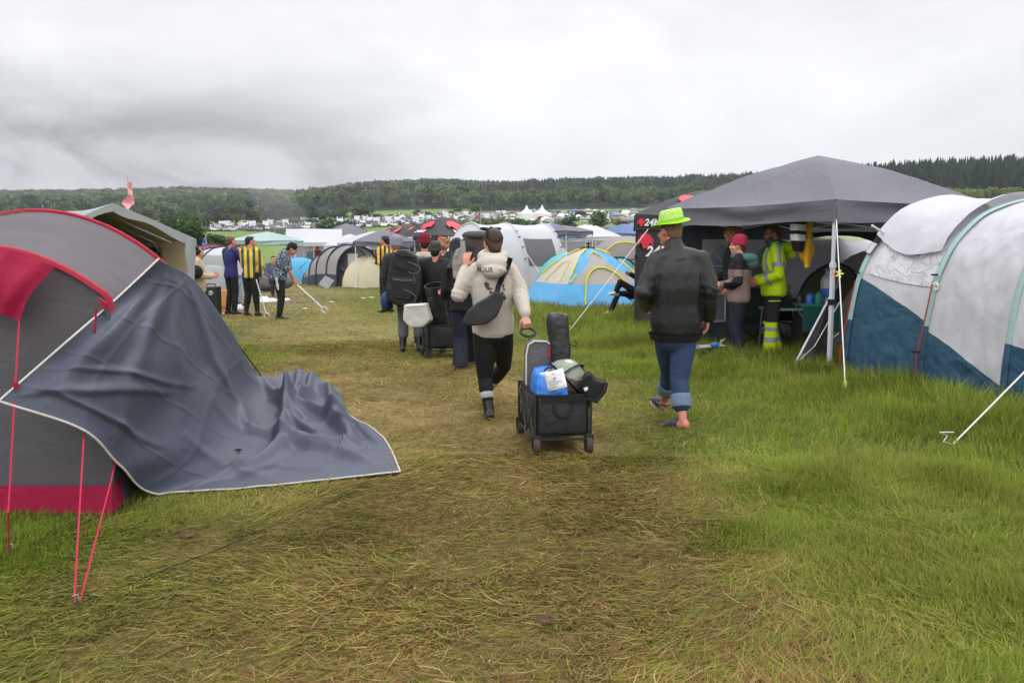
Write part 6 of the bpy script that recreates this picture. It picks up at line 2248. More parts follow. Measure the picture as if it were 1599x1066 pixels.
# hat
LIME = fab('hat_lime', lin((146, 200, 44)), .7, .06, 8, .15, 60, weave=400); LIMEP = speckle('hat_lime_print', [(0, lin((172, 214, 92))), (.5, lin((190, 222, 128))), (.6, lin((158, 202, 76)))], 26)
t = thing('trilby_hat', 'bright lime green trilby hat on the walking man', 'hat', hpm(0, 0, .1))
def hat_rings(pr, n=40):
    out = []
    for w, z in pr:
        out.append([hpm(w * math.cos(2 * PI * j / n), w * 1.18 * math.sin(2 * PI * j / n) - .012, z + .10 + (.018 * abs(math.cos(2 * PI * j / n)) ** 3 if w > .11 else 0) - .02 * (w * math.sin(2 * PI * j / n)) * 2 + .2 * w * math.cos(2 * PI * j / n)) for j in range(n)])
    return out
mb = MB(); mb.rings(hat_rings([(.084, -.035), (.142, -.045), (.147, -.04), (.142, -.036), (.096, -.022)]), False); obj('brim', mb, LIME, t, world=True)
mb = MB(); mb.rings(hat_rings([(.094, -.03), (.095, .0), (.088, .045), (.080, .07), (.070, .078), (.045, .068), (.004, .060)]), True); obj('crown_of_hat', mb, LIMEP, t, world=True)
mb = MB(); mb.rings(hat_rings([(.0965, -.028), (.0975, -.02), (.0965, .002), (.094, .004)]), False); obj('band', mb, LIME, t, world=True)

# ---------- three people at the right
TAU = fab('jacket_taupe', lin((128, 108, 100)), .85, .1, 4, .3, 12); HGRN = fab('hood_green', lin((78, 112, 105)), .85, .1, 4, .3, 12)
bx, byy = W(1151, 562, 12.2).x, 12.2
J1 = pose((bx, byy, 0), 1.66, (-.92, .38), elR=(.26, -.02, 1.08), wrR=(.17, .19, 1.02), elL=(-.25, -.02, 1.08), wrL=(-.15, .2, 1.02), look=(-.15, 1, 0))
def pj1(c, n):
    z = c.z + 0
    d = (c - (J1['elL'])).length
    if z > 1.24 or d < .085 or (c - J1['elL'].lerp(J1['wrL'], .45)).length < .10 and c.z < 1.07: return 1
    return 0
r1, J1, hp1, Rh1 = figure('woman in a crimson beanie and taupe jacket with black shoulders beside the hi-vis man', J1, SKIN, voxel=.015, wide=1.05,
    legs=CL(mat=T_NAVYC, fat=.014, wr=.009, r=(.1, .088, .07, .068, .064)), top=CL(mat=[TAU, T_BLKC], paint=pj1, fat=.03, hem=-.16, loose=.012, wr=.008),
    shoes=CL(mat=BOOT, shaft=.1), hair=CL(style='short', mat=H_BRN))
beanie(r1, hp1, Rh1, 1, fab('beanie_crimson', lin((165, 45, 72)), .9, .08, 20, .4, 60))
mb = MB(); nk = (J1['shL'] + J1['shR']) / 2; mb.ell(nk + V((.03, -.03, .03)) - J1['f'] * .07, (.15, .13, .075)); mb.torus(nk + V((0, 0, .055)), .085, .04, (0, 0, 1)); mb.ell(nk - J1['f'] * .15 + V((0, 0, -.03)), (.11, .1, .09))
obj('hood', blob(mb, .013, 2, lambda p: .008 * noise.noise(p * 14)), HGRN, r1, world=True)

J2 = pose((W(1143, 545, 13.0).x, 13.0, 0), 1.86, (-.95, .2), elR=(.28, -.02, 1.18), wrR=(.18, .2, 1.1), look=(0, 1, -.1))
r2, J2, hp2, Rh2 = figure('man with ginger hair tied back in a black jacket behind the crimson beanie', J2, SKIN2, voxel=.016, legs=CL(mat=T_BLKC, fat=.014, wr=.008), top=CL(mat=T_BLKC, fat=.035, hem=-.15, loose=.01), shoes=CL(mat=BOOT), hair=CL(style='bun', mat=H_GIN))

HV = fab('hivis_yellow', lin((196, 230, 14)), .6, .05, 4, .35, 11); REF = plain('reflective_grey', lin((152, 155, 165)), .35, .1); HVD = fab('work_trouser', (.022, .022, .024), .8, .2, 4, .3, 14)
J3 = pose((W(1205, 556, 12.6).x, 12.6, 0), 1.84, (-1, .12), elR=(.27, -.04, 1.16), wrR=(.20, .20, 1.08), elL=(-.27, -.02, 1.16), wrL=(-.20, .22, 1.06), look=(0, 1, -.12), anL=(-.11, .05, .085), anR=(.11, -.08, .085))
def pj3(c, n):
    q = c - J3['base']; x = q.dot(J3['r']); y = q.dot(J3['f']); z = q.z
    a = J3['shL'].lerp(J3['elL'], .62); b = J3['elL'].lerp(J3['wrL'], .62)
    dR = (J3['elL'] - J3['shL']).normalized(); dF = (J3['wrL'] - J3['elL']).normalized()
    if x < -.185 and z > 1.0:
        if abs((c - a).dot(dR)) < .034: return 1
        if abs((c - b).dot(dF)) < .028 and y > .04: return 1
        if z > 1.33 and abs(y + .01) < .03: return 1
        return 0
    if 1.16 < z < 1.215: return 1
    if z > 1.2 and .10 < abs(x) + max(0, (z - 1.2)) * .12 < .155: return 1
    return 0
def pl3(c, n):
    z = c.z
    if z < .50:
        return 2 if (.37 < z < .43 or .22 < z < .285) else 1
    return 0
r3, J3, hp3, Rh3 = figure('man in a hi-vis yellow jacket with grey reflective bands and glasses', J3, SKIN2, voxel=.014,
    legs=CL(mat=[HVD, HV, REF], paint=pl3, fat=.016, wr=.008, r=(.104, .092, .076, .078, .082), end=.98), top=CL(mat=[HV, REF], paint=pj3, fat=.036, hem=-.20, loose=.016, wr=.010),
    shoes=CL(mat=BOOT), hair=CL(style='short', mat=H_RED))
mb = MB(); nk = (J3['shL'] + J3['shR']) / 2; mb.ell(nk - J3['f'] * .12 + V((0, 0, .02)), (.16, .15, .085)); mb.ell(nk - J3['f'] * .21 + V((0, 0, -.05)), (.08, .10, .09))
obj('hood', blob(mb, .013, 2, lambda p: .01 * noise.noise(p * 13)), HV, r3, world=True)
mb = MB(); mb.torus(nk + V((0, 0, .06)), .082, .045, (0, 0, 1)); mb.torus(nk + V((0, 0, .11)) + J3['f'] * .01, .072, .035, (0, 0, 1)); mb.ell(nk - J3['f'] * .1 + V((0, 0, .06)), (.11, .09, .06))
obj('collar', blob(mb, .012, 2), fab('collar_green', lin((24, 98, 90)), .85), r3, world=True)
mb = MB(); mb.ell(hp3(0, .07, -.085), (.055, .05, .045), Rh3); mb.ell(hp3(.045, .04, -.06), (.03, .04, .05), Rh3); mb.ell(hp3(-.045, .04, -.06), (.03, .04, .05), Rh3)
obj('beard', blob(mb, .009, 1, lambda p: .004 * noise.noise(p * 60)), H_RED, r3, world=True)
mb = MB()
for k in (-1, 1):
    mb.torus(hp3(.034 * k, .112, .008), .022, .003, J3['look'], 16, 5); mb.tube([hp3(.056 * k, .108, .012), hp3(.08 * k, .0, .012)], .003, 5)
mb.tube([hp3(-.012, .114, .012), hp3(.012, .114, .012)], .003, 5)
obj('glasses', mb, POLEK, r3, world=True)
mb = MB(); q = J3['hipL'] - J3['r'] * .115 + J3['f'] * .02 + V((0, 0, -.16)); mb.box(q, (.16, .03, .012)); obj('pocket_trim', mb, HV, r3, world=True)

# ---------- the group with the wagon ahead
STR_B = (.016, .034, .024); STR_Y = lin((228, 178, 40))
STRP = stripes('striped_jersey_dark', [(0, STR_Y), (.45, (.01, .012, .012)), (.95, lin((230, 225, 200)))], (1, .2, 0), .105)
STRG = stripes('striped_jersey_green', [(0, STR_Y), (.48, lin((38, 78, 62))), (.97, lin((225, 220, 190)))], (1, .25, 0), .125)
J4 = pose((W(604, 485, 21.5).x, 21.5, 0), 1.83, (-.75, .5), elL=(-.27, .02, 1.2), wrL=(-.1, .26, 1.22), elR=(.27, 0, 1.18), wrR=(.12, .24, 1.18), look=(-.1, 1, 0))
r4, J4, hp4, Rh4 = figure('man in a yellow and black striped jersey beside the huge black backpack', J4, SKIN2, voxel=.02, legs=CL(mat=T_NAVYC, fat=.012), top=CL(mat=STRP, fat=.014, hem=-.14, loose=.01), shoes=CL(mat=BOOT), hair=CL(style='short', mat=H_DRK))
J5 = pose((W(640, 550, 13.1).x, 13.1, 0), 1.68, (-.15, 1), look=(-.25, 1, 0), anL=W(629, 541, 13.1), anR=W(655, 540, 13.1), knL=W(630, 503, 13.2), knR=W(654, 503, 13.2), hipL=W(630, 462, 13.2), hipR=W(648, 462, 13.2), shL=W(606, 404, 13.2), shR=W(640, 404, 13.2), head=W(618, 384, 13.3), elL=W(600, 430, 13.2), wrL=W(604, 455, 13.3), elR=W(646, 430, 13.2), wrR=W(640, 455, 13.3))
r5, J5, hp5, Rh5 = figure('person in a grey beanie and black rubber boots under the huge black backpack', J5, SKIN, voxel=.016, face=False, legs=CL(mat=fab('trouser_grey', lin((98, 98, 104)), .85), fat=.016, end=.5, r=(.1, .09, .075, .075, .075)), top=CL(mat=T_DGRY, fat=.025), shoes=CL(mat=WELLY, name='rubber_boot', shaft=.34, rt=.072, sole=MUD), hair=CL(style='short', mat=H_GIN))
beanie(r5, hp5, Rh5, 1, fab('beanie_grey', lin((135, 138, 148)), .9, .08, 20, .4, 60))
J6 = pose((W(664, 545, 13.7).x, 13.7, 0), 1.70, (.1, 1), elR=(.27, .06, 1.14), wrR=(.20, .3, 1.1), look=(-.2, 1, -.1))
r6, J6, hp6, Rh6 = figure('person in a dark red beanie and black jacket with a cream fleece collar', J6, SKIN, voxel=.016, face=False, legs=CL(mat=T_BLKC, fat=.012), top=CL(mat=JAC, fat=.045, hem=-.1, loose=.02, wr=.012), shoes=CL(mat=fab('canvas_shoe', lin((150, 148, 145)), .8)), hair=CL(style='short', mat=H_DRK))
beanie(r6, hp6, Rh6, 1, fab('beanie_wine', lin((122, 28, 42)), .9, .08, 20, .4, 60))
mb = MB(); nk = (J6['shL'] + J6['shR']) / 2; mb.torus(nk + V((0, 0, .04)), .10, .035, (0, 0, 1), 20, 8, sq=1.2); mb.ell(nk - J6['f'] * .09 + V((-.02, 0, .01)), (.16, .05, .05))
obj('fleece_collar', blob(mb, .013, 1, lambda p: .008 * noise.noise(p * 50)), HOOD, r6, world=True)
J7 = pose((W(693, 545, 14.3).x, 14.3, 0), 1.68, (.2, 1))
r7, J7, hp7, Rh7 = figure('person with curly ginger hair and a dark green jacket ahead of the backpack', J7, SKIN, voxel=.018, face=False, legs=CL(mat=T_NAVYC), top=CL(mat=fab('jacket_petrol', (.018, .032, .034), .8), fat=.035), shoes=CL(mat=BOOT), hair=CL(style='curly', mat=H_CUR))
J8 = pose((W(681, 560, 13.0).x, 13.0, 0), 1.58, (.1, 1), elL=(-.26, .05, 1.02), wrL=(-.1, .3, .98))
r8, J8, hp8, Rh8 = figure('short person in an olive knitted hat between the red beanie and the curly hair', J8, SKIN, voxel=.018, face=False, legs=CL(mat=T_NAVYC, fat=.014), top=CL(mat=T_BLKC, fat=.035), shoes=CL(mat=BOOT), hair=CL(style='short', mat=H_DRK))
beanie(r8, hp8, Rh8, 1, stripes('knit_olive', [(0, (.055, .05, .03)), (.5, (.012, .013, .010))], (1, .3, .2), .03), rib=12)
J9 = pose((W(722, 575, 11.3).x, 11.3, 0), 1.72, (.05, 1), hipL=W(716, 480, 11.4), hipR=W(736, 480, 11.4), knL=W(719, 528, 11.45), knR=W(738, 525, 11.7), anL=W(719, 567, 11.35), anR=W(740, 560, 11.9), shL=W(700, 418, 11.45), shR=W(745, 418, 11.45), head=W(713, 386, 11.5), elL=W(697, 450, 11.4), wrL=W(693, 462, 11.65), elR=W(756, 450, 11.4), wrR=W(752, 440, 11.7), look=(-.3, 1, -.2))
r9, J9, hp9, Rh9 = figure('person with long black hair and wide navy trousers carrying the grey rucksack', J9, SKIN, voxel=.015, face=False, legs=CL(mat=T_NAVYC, fat=.012, r=(.098, .09, .085, .09, .10), end=1.05, wr=.008), top=CL(mat=T_BLKC, fat=.03), shoes=CL(mat=MUD), hair=CL(style='short', mat=H_BLK), hands=(CL(d=V((-.5, .6, .2)), pn=V((.4, .2, .8)), th=V((0, 1, .3)), curl=.7), None))
mb = MB()
for k in range(7):
    a = -.5 + k * .18
    mb.tube([hp9(-.06 + .02 * k, -.06, .06), hp9(-.085 + .012 * k, -.10, -.1), W(711 - k * 1.5, 420, 11.1), W(709 - k * 2, 455, 11.1 + .02 * k)], [.04, .045, .05, .03], 8)
obj('long_hair', blob(mb, .013, 2, lambda p: .01 * noise.noise(V((p.x * 40, p.y * 40, p.z * 6)))), H_BLK, r9, world=True)

# ---------- litter pickers at the left
J10 = pose((W(363, 490, 21.0).x, 21.0, 0), 1.80, (.55, .8), elR=(.27, .1, 1.22), wrR=(.10, .27, 1.46), look=(.25, 1, .0), elL=(-.24, .05, 1.15), wrL=(-.18, .15, .95))
NVY = lin((38, 42, 98)); 
def p10(c, n):
    q = c - J10['base']; x = q.dot(J10['r'])
    if x < -.19 and c.z > .9: return 2 if abs(x + .265) < .02 and n.dot(J10['f']) < 0 else 1
    if x < -.10: return 1
    return 0
r10, *_ = figure('man in a navy and green jersey with one hand at his face', J10, SKIN2, voxel=.019, hands=(None, CL(d=V((-.1, .2, 1)), pn=V((-.5, -.8, 0)), th=V((0, 0, 1)), curl=.9)), legs=CL(mat=T_BLKC, fat=.014), top=CL(mat=[fab('jersey_navy', NVY, .6, .15, 6), fab('jersey_green', lin((22, 62, 50)), .6, .15, 6), T_WHT], paint=p10, name='jersey', fat=.014, hem=-.17, loose=.008, arm=(.068, .06, .054, .048, .042)), shoes=CL(mat=MUD), hair=CL(style='short', mat=H_RED))
J11 = pose((W(393, 493, 20.4).x, 20.4, 0), 1.80, (.25, .97), elR=(.27, 0, 1.15), wrR=(.20, .12, .92), elL=(-.21, .06, 1.14), wrL=(-.14, .2, .98), look=(.75, .8, 0), knL=(-.10, .05, .5), anL=(-.14, .0, .085), anR=(.12, .05, .085))
r11, *_ = figure('man in a yellow and green striped jersey leaning on a litter stick', J11, SKIN2, voxel=.018, legs=CL(mat=T_BLKC, fat=.014, end=.4, r=(.104, .092, .075, .072, .072)), top=CL(mat=STRG, name='jersey', fat=.014, hem=-.14, loose=.008, arm=(.066, .06, .054, .048, .042)), shoes=CL(mat=WELLY, name='rubber_boot', shaft=.36, rt=.072), hair=CL(style='short', mat=H_DRK), hands=(None, CL(d=V((.1, .2, -1)), pn=V((-.8, .5, 0)), th=V((.3, 1, 0)), curl=1.2)))
y3 = 19.8
J12 = pose((W(437, 496, y3).x, y3, 0), 1.80, (.97, .2), hipL=W(434, 434, y3 + .08), hipR=W(438, 434, y3 - .10), shL=W(445, 394, y3 + .2), shR=W(443, 397, y3 - .16), head=W(456, 389, y3), elL=W(452, 422, y3 + .2), wrL=W(459, 437, y3 + .1), elR=W(452, 424, y3 - .2), wrR=W(459, 438, y3 - .08), knL=W(438, 464, y3 + .1), knR=W(440, 464, y3 - .12), anL=W(437, 491, y3 + .1), anR=W(436, 492, y3 - .12), look=(.0, 1, -.45))
r12, J12, hp12, Rh12 = figure('man in a black cap and patterned blue shirt bending with a litter picker', J12, SKIN2, voxel=.017, legs=CL(mat=T_BLKC, fat=.014), top=CL(mat=speckle('shirt_print', [(0, (.012, .018, .028)), (.46, (.05, .08, .11)), (.54, (.35, .40, .44)), (.62, (.02, .03, .045))], 16), name='shirt', fat=.022, hem=-.14, loose=.022, sleeve=.40, arm=(.085, .082, .078, .06, .05)), shoes=CL(mat=BOOT), hair=CL(style='short', mat=H_DRK), hands=(CL(d=V((.6, 0, -.8)), pn=V((0, -1, 0)), th=V((1, 0, .3)), curl=1.1), CL(d=V((.6, .1, -.8)), pn=V((0, 1, 0)), th=V((1, 0, .3)), curl=1.1)))
def cap(root, hp_, m, back=False):
    mb = MB(); rings = []
    for w, z in ((.086, -.005), (.091, .01), (.09, .05), (.078, .095), (.05, .12), (.006, .128)):
        rings.append([hp_(w * math.cos(2 * PI * j / 24), w * 1.15 * math.sin(2 * PI * j / 24) - .012, z + .02) for j in range(24)])
    mb.rings(rings); g = -1 if back else 1
    mb.rings([[hp_(.07 * math.cos(a), g * (.085 + k * .075 * math.sin(a)) - .012, .022 + dz - .012 * k) for a in np.linspace(0, PI, 12)] for k, dz in ((0, 0), (1, 0), (1, .008), (0, .012))], False, closed=False)
    obj('cap', mb, m, root, world=True)
cap(r12, hp12, T_BLKC, True)
mb = MB(); rings = []
for k in range(7):
    z = -.12 - .045 * k; w = .028 * (1 + .3 * math.sin(k * 2)); c = J12['hipR'] + V((-.06 + .006 * k, -.13, z + .14))
    rings.append([c + V((w * math.cos(2 * PI * j / 8), .01 * math.sin(2 * PI * j / 8), 0)) for j in range(8)])
mb.rings(rings); obj('hanging_cloth', mb, T_WHT, r12, world=True)

# others behind
J13 = pose(G(378, 476), 1.62, (-.2, -1), look=(-.2, 1, 0))
figure('girl in pale blue jeans facing us between the two jersey men', J13, SKIN, voxel=.022, legs=CL(mat=fab('jeans_pale', lin((140, 165, 195)), .85)), top=CL(mat=fab('top_lilac', lin((190, 180, 200)), .8)), shoes=CL(mat=MUD), hair=CL(style='long', mat=H_BRN))
BEI = fab('jacket_beige', lin((188, 168, 138)), .85, .08, 4, .3, 12)
J14 = pose((W(310, 480, 17.0).x, 17.0, 0), 1.56, (.95, .25), elR=(.25, -.02, 1.02), wrR=(.17, .26, 1.0), elL=(-.25, 0, 1.05), wrL=(-.1, .28, 1.02))
r14, J14, hp14, Rh14 = figure('person in a beige jacket and black woolly hat by the shelter pole', J14, SKIN, voxel=.018, legs=CL(mat=T_BLKC), top=CL(mat=BEI, fat=.04, hem=-.25, loose=.01), shoes=CL(mat=BOOT), hair=CL(style='curly', mat=H_BLK))
mb = MB(); q = J14['hipR'] + V((.05, -.2, .28)); mb.ell(q, (.14, .08, .13)); mb.box(q + V((-.16, 0, -.06)), (.25, .02, .03), Matrix.Rotation(.4, 3, 'Y'))
tag(obj('waist_bag', blob(mb, .016, 2), T_BLKC), 'black waist bag on the person in the beige jacket', 'bag')
J15 = pose((W(240, 480, 15.2).x, 15.2, 0), 1.52, (.8, -.4))
r15, J15, hp15, Rh15 = figure('person in a black hat sheltering under the canvas roof', J15, SKIN, voxel=.022, legs=CL(mat=T_BLKC), top=CL(mat=T_BLKC), shoes=CL(mat=BOOT), hair=CL(style='long', mat=H_BLK))
cap(r15, hp15, T_BLKC)
JD = fab('jacket_dusk', lin((80, 84, 100)), .8); JR = fab('jacket_red', lin((190, 60, 60)), .8)
for (px, py, hh, yw, tm, hm_, lb) in ((867, 438, 1.75, (-.2, 1), JD, H_RED, 'person in dark clothes standing beyond the white tunnel tent'),
                                      (487, 431, 1.65, (.5, -1), JD, H_DRK, 'person in a dark jacket standing inside the white party marquee'), (497, 430, 1.70, (-.6, -1), JR, H_BRN, 'person in a red jacket standing inside the white party marquee')):
    b = G(px, py); b.z = 0
    figure(lb, pose(b, hh, yw), SKIN, voxel=.026, legs=CL(mat=T_NAVYC), top=CL(mat=tm, fat=.03), shoes=CL(mat=BOOT), hair=CL(style='short', mat=hm_))
def sitter(label, base, yaw, H, topm, legm, hairm_, voxel=.02, **ov):
    d = dict(hipL=(-.09, -.05, .47), hipR=(.09, -.05, .47), knL=(-.12, .36, .50), knR=(.12, .36, .50), anL=(-.12, .38, .085), anR=(.12, .36, .085), shL=(-.18, -.13, .99), shR=(.18, -.13, .99), head=(0, -.08, 1.19), elL=(-.25, -.03, .72), elR=(.25, -.03, .72), wrL=(-.15, .2, .62), wrR=(.15, .2, .62))
    d.update(ov)
    return figure(label, pose(base, H, yaw, **d), SKIN, voxel=voxel, legs=CL(mat=legm), top=CL(mat=topm, fat=.03), shoes=ov.get('shoes_', CL(mat=BOOT)), hair=CL(style='short', mat=hairm_))
def camp_chair(base, yaw, label, m):
    t = thing('camping_chair', label, 'chair', base, math.atan2(-yaw[0], yaw[1]))
    mb = MB(); mb.grid([[V((x, y, .42 - .05 * math.sin(PI * (x + .27) / .54))) for x in np.linspace(-.27, .27, 9)] for y in np.linspace(-.25, .25, 7)]); o = obj('seat', mb, m, t); o.modifiers.new('t', 'SOLIDIFY').thickness = .008
    mb = MB(); mb.grid([[V((x, -.25 - .2 * z - .05 * math.sin(PI * (x + .27) / .54), .42 + z * .5)) for x in np.linspace(-.27, .27, 9)] for z in np.linspace(0, 1, 7)]); o = obj('backrest', mb, m, t); o.modifiers.new('t', 'SOLIDIFY').thickness = .008
    for a, b in (((-.27, -.25, 0), (.27, .25, .42)), ((.27, -.25, 0), (-.27, .25, .42)), ((-.27, .25, 0), (-.27, -.28, .6)), ((.27, .25, 0), (.27, -.28, .6)), ((-.27, -.25, 0), (-.27, -.46, .95)), ((.27, -.25, 0), (.27, -.46, .95))):
        mb = MB(); mb.tube([a, b], .010, 6); obj('leg', mb, POLEK, t)
    for s_ in (-.28, .28):
        mb = MB(); mb.box((s_, 0, .61), (.05, .45, .012)); obj('armrest', mb, m, t)
    return t
by_ = 20.6
cb = V(((1000 - 800) / F * by_, by_, 0))
camp_chair(cb, (-.95, -.25), 'black folding camping chair under the sitter beside the sky blue dome', T_BLKC)
sitter('person in black sitting cross legged with a pale shoe up before the sky blue dome', cb, (-.95, -.25), 1.75, T_BLKC, T_BLKC, H_DRK, .018,
       knR=W(968, 440, by_ - .2), anR=W(962, 456, by_ - .15), knL=W(966, 458, by_ + .05), anL=W(953, 486, by_), toeR=(-.3, .9, .15), shoes_=CL(mat=fab('shoe_cream', lin((222, 214, 196)), .7), shaft=.02), wrR=W(984, 428, by_ - .1), elR=W(1000, 436, by_), hipR=cb + V((.0, -.1, .47)), hipL=cb + V((.0, .1, .47)))
b = G(429, 462); sitter('person with brown hair sitting low by the grey bags behind the man in the cap', b, (.4, -.9), 1.65, JD, T_NAVYC, H_BRN, .024)
b = V((-6.85, 37.4, 0)); sitter('person in a dark top sitting at the mouth of the open grey tunnel tent', b, (.6, -.8), 1.7, JD, T_NAVYC, H_DRK, .026)
for px, y, tm, lb, yw in ((1312, 19.2, T_DGRY, 'seated person in dark clothes under the far dark gazebo', (.8, -.3)), (1334, 19.0, BEI, 'seated person in a pale top under the far dark gazebo', (-.8, -.2))):
    b = V(((px - 800) / F * y, y, 0)); camp_chair(b, yw, 'folding camping chair under the ' + lb, T_BLKC)
    sitter(lb, b + V((0, 0, .12)), yw, 1.72, tm, T_NAVYC, H_DRK, .024)
# ------------------------------------------------------------------ folding wagons
WAG = fab('wagon_fabric', (.014, .014, .0145), .6, .15, 4, .3, 12, spec=.45)
def wagon(label, loc, rz, L_=.74, Wd=.40, z0=.13, z1=.43, handle=None, loops=True):
    t = thing('folding_wagon', label, 'wagon', loc, rz)
    x = Wd / 2
    # tub: sagging fabric walls, rear wall at y=0
    def wall(a, b, n=14, bow=.02):
        a, b = V(a), V(b); d = (b - a); nr = V((d.y, -d.x, 0)).normalized()
        return [[a.lerp(b, u) + nr * (bow * math.sin(PI * u) * math.sin(PI * (v * .9 + .1)) + .006 * noise.noise(V((u * 6, v * 5, a.x * 9 + a.y)))) + V((0, 0, z0 + .02 + (z1 - z0 - .02) * v - .012 * math.sin(PI * u) * v)) for u in np.linspace(0, 1, n)] for v in np.linspace(0, 1, 9)]
    mb = MB()
    cs = [(-x, 0, 0), (x, 0, 0), (x, L_, 0), (-x, L_, 0)]
    for k in range(4):
        mb.grid(wall(cs[k], cs[(k + 1) % 4]))
    mb.grid([[V((a, b, z0 + .025 - .01 * math.sin(PI * (b / L_)))) for a in np.linspace(-x, x, 6)] for b in np.linspace(0, L_, 8)])
    o = obj('tub', mb, WAG, t); m_ = o.modifiers.new('t', 'SOLIDIFY'); m_.thickness = .006
    mb = MB()
    for k in range(4):
        a, b = V(cs[k]), V(cs[(k + 1) % 4]); mb.tube([a + V((0, 0, z1 + .004)), a.lerp(b, .5) + V((0, 0, z1 - .008)), b + V((0, 0, z1 + .004))], .013, 8)
    obj('rim', mb, T_BLKC, t)
    mb = MB()
    e = .016
    for sx_ in (-1, 1):
        X = sx_ * (x + e)
        for y in (-e, L_ + e):
            mb.tube([(X, y, z0 - .02), (X, y, z1 + .015)], .011, 8)
        for a, b in ((0, .5), (.5, 1)):
            mb.tube([(X, L_ * a, z0), (X, L_ * b, z1 - .04)], .008, 6); mb.tube([(X, L_ * a, z1 - .04), (X, L_ * b, z0)], .008, 6)
        mb.tube([(X, 0, z0 - .01), (X, L_, z0 - .01)], .010, 6)
    for y in (-e, L_ + e):
        mb.tube([(-x - e, y, z0 - .005), (x + e, y, z0 - .005)], .010, 6)
    obj('frame', mb, POLEK, t)
    for sx_ in (-1, 1):
        for y in (-e, L_ + e):
            c = V((sx_ * (x + .005), y + .01, .066)); rings = []
            mb = MB()
            for a, r in ((-.024, .050), (-.022, .062), (-.012, .066), (.012, .066), (.022, .062), (.024, .050)):
                rings.append([c + V((a, r * math.cos(2 * PI * j / 22), r * math.sin(2 * PI * j / 22))) for j in range(22)])
            mb.rings(rings, True); w = obj('wheel', mb, MUD, t)
            q = MB(); q.rings([[c + V((a, r * math.cos(2 * PI * j / 16), r * math.sin(2 * PI * j / 16))) for j in range(16)] for a, r in ((-.027, .010), (-.027, .030), (.027, .030), (.027, .010))], True); obj('hub', q, POLEK, w)
            q = MB(); q.box(c + V((0, 0, .075)), (.062, .05, .02)); q.box(c + V((-.031, .0, .04)), (.006, .03, .08)); q.box(c + V((.031, .0, .04)), (.006, .03, .08)); obj('fork', q, POLEK, w)
    if loops:
        mb = MB()
        pts = catmull([V((-.07, -.012, z1 - .03)), V((-.055, -.03, z1 - .12)), V((0, -.035, z1 - .15)), V((.055, -.03, z1 - .12)), V((.07, -.012, z1 - .03))], 20)
        mb.tube(pts, [(.004, .014)] * 20, 8); obj('carry_loop', mb, T_BLKC, t)
        mb = MB(); mb.grid([[V((a, -.022 - .004 * math.sin(9 * a), z)) for a in np.linspace(-x * .8, x * .8, 12)] for z in (z1 - .045, z1 - .02, z1 + .01)]); o = obj('top_flap', mb, T_BLKC, t)
    if handle:
        mb = MB(); a = V((0, L_ + .02, z0 + .05)); h = V(handle)
        mb.tube([a, a.lerp(h, .55)], .014, 8); mb.tube([a.lerp(h, .5), h], .010, 8)
        ring = []; d = (h - a).normalized(); sd = V((1, 0, 0))
        for k in range(25):
            an = 2 * PI * k / 24; ring.append(h + sd * (.062 * math.cos(an)) + d * (.045 + .042 * math.sin(an)))
        mb.tube(ring, .0125, 8, False)
        obj('handle', mb, POLEK, t)
    return t


wl1 = V((W(878, 700, 6.5).x, 6.5, 0)); rz1 = .145
Rw = Matrix.Rotation(rz1, 3, 'Z')
hl = Rw.transposed() @ (HND - wl1) - V((0, -.01, .075))
wagon('black folding wagon piled with bags pulled by the woman in the hoodie', wl1, rz1, .72, .385, .12, .435, handle=hl)
def WG(x, y, z): return wl1 + Rw @ V((x, y, z))

# load of the wagon
GRYB = fab('bag_grey', lin((92, 90, 92)), .6, .1, 4, .35, 12); PIPW = plain('piping_white', (.6, .6, .58), .6)
t = thing('cushion_bag', 'grey zipped cushion bag with a red pull tab standing at the front of the wagon', 'bag', WG(-.07, .56, .2))
ol = [(-.115, 0), (-.12, .15), (-.118, .34), (-.10, .41), (-.05, .435), (.05, .43), (.095, .40), (.108, .34), (.112, .15), (.105, 0)]
mb = MB(); mb.prism([WG(-.07 + a, .52 + b * .04, .30 + b * 1.12) for a, b in ol], Rw @ V((0, .10, .01)))
obj('bag_body', blob(mb, .012, 4, lambda p: .006 * noise.noise(p * 9)), GRYB, t, world=True)
mb = MB(); mb.tube([WG(-.07 + a * .97, .515 + b * .04, .30 + b * 1.12) for a, b in ol], .007, 6); obj('piping', mb, PIPW, t, world=True)
mb = MB(); mb.prism([WG(.005 + a, .525, b) for a, b in ((-.012, .66), (.012, .66), (.014, .74), (-.008, .745))], Rw @ V((0, -.008, 0))); obj('pull_tab', mb, fab('tab_red', lin((190, 40, 70)), .7), t, world=True)

t = thing('chair_bag', 'tall black drawstring bag of a folded chair leaning up in the wagon', 'bag', WG(.09, .5, .2))
mb = MB(); rings = []
for k, (z, r) in enumerate([(.22, .06), (.24, .075), (.40, .082), (.56, .080), (.62, .076), (.68, .086), (.84, .088), (.93, .086), (.965, .075), (.97, .05)]):
    c = WG(.115 - .04 * (z - .2) / .7, .48 + .12 * (z - .2), z * 1.03)
    rings.append([c + V((r * math.cos(2 * PI * j / 18) * (1 + .05 * math.sin(j * 2.1 + k)), r * .85 * math.sin(2 * PI * j / 18), .012 * math.sin(j * 1.4) if k > 7 else 0)) for j in range(18)])
mb.rings(rings, True)
obj('sleeve', blob(mb, .011, 1, lambda p: .008 * noise.noise(V((p.x * 14, p.y * 14, p.z * 5))) + .004 * noise.noise(p * 30)), fab('bag_black', (.017, .017, .018), .5, .15, 4, .15, 8, spec=.5), t, world=True)
mb = MB(); q = WG(.16, .53, .76); mb.tube([q, q + V((.05, 0, -.02)), q + V((.06, 0, .0)), q + V((.04, -.02, .03))], .004, 5); obj('drawstring', mb, T_BLKC, t, world=True)

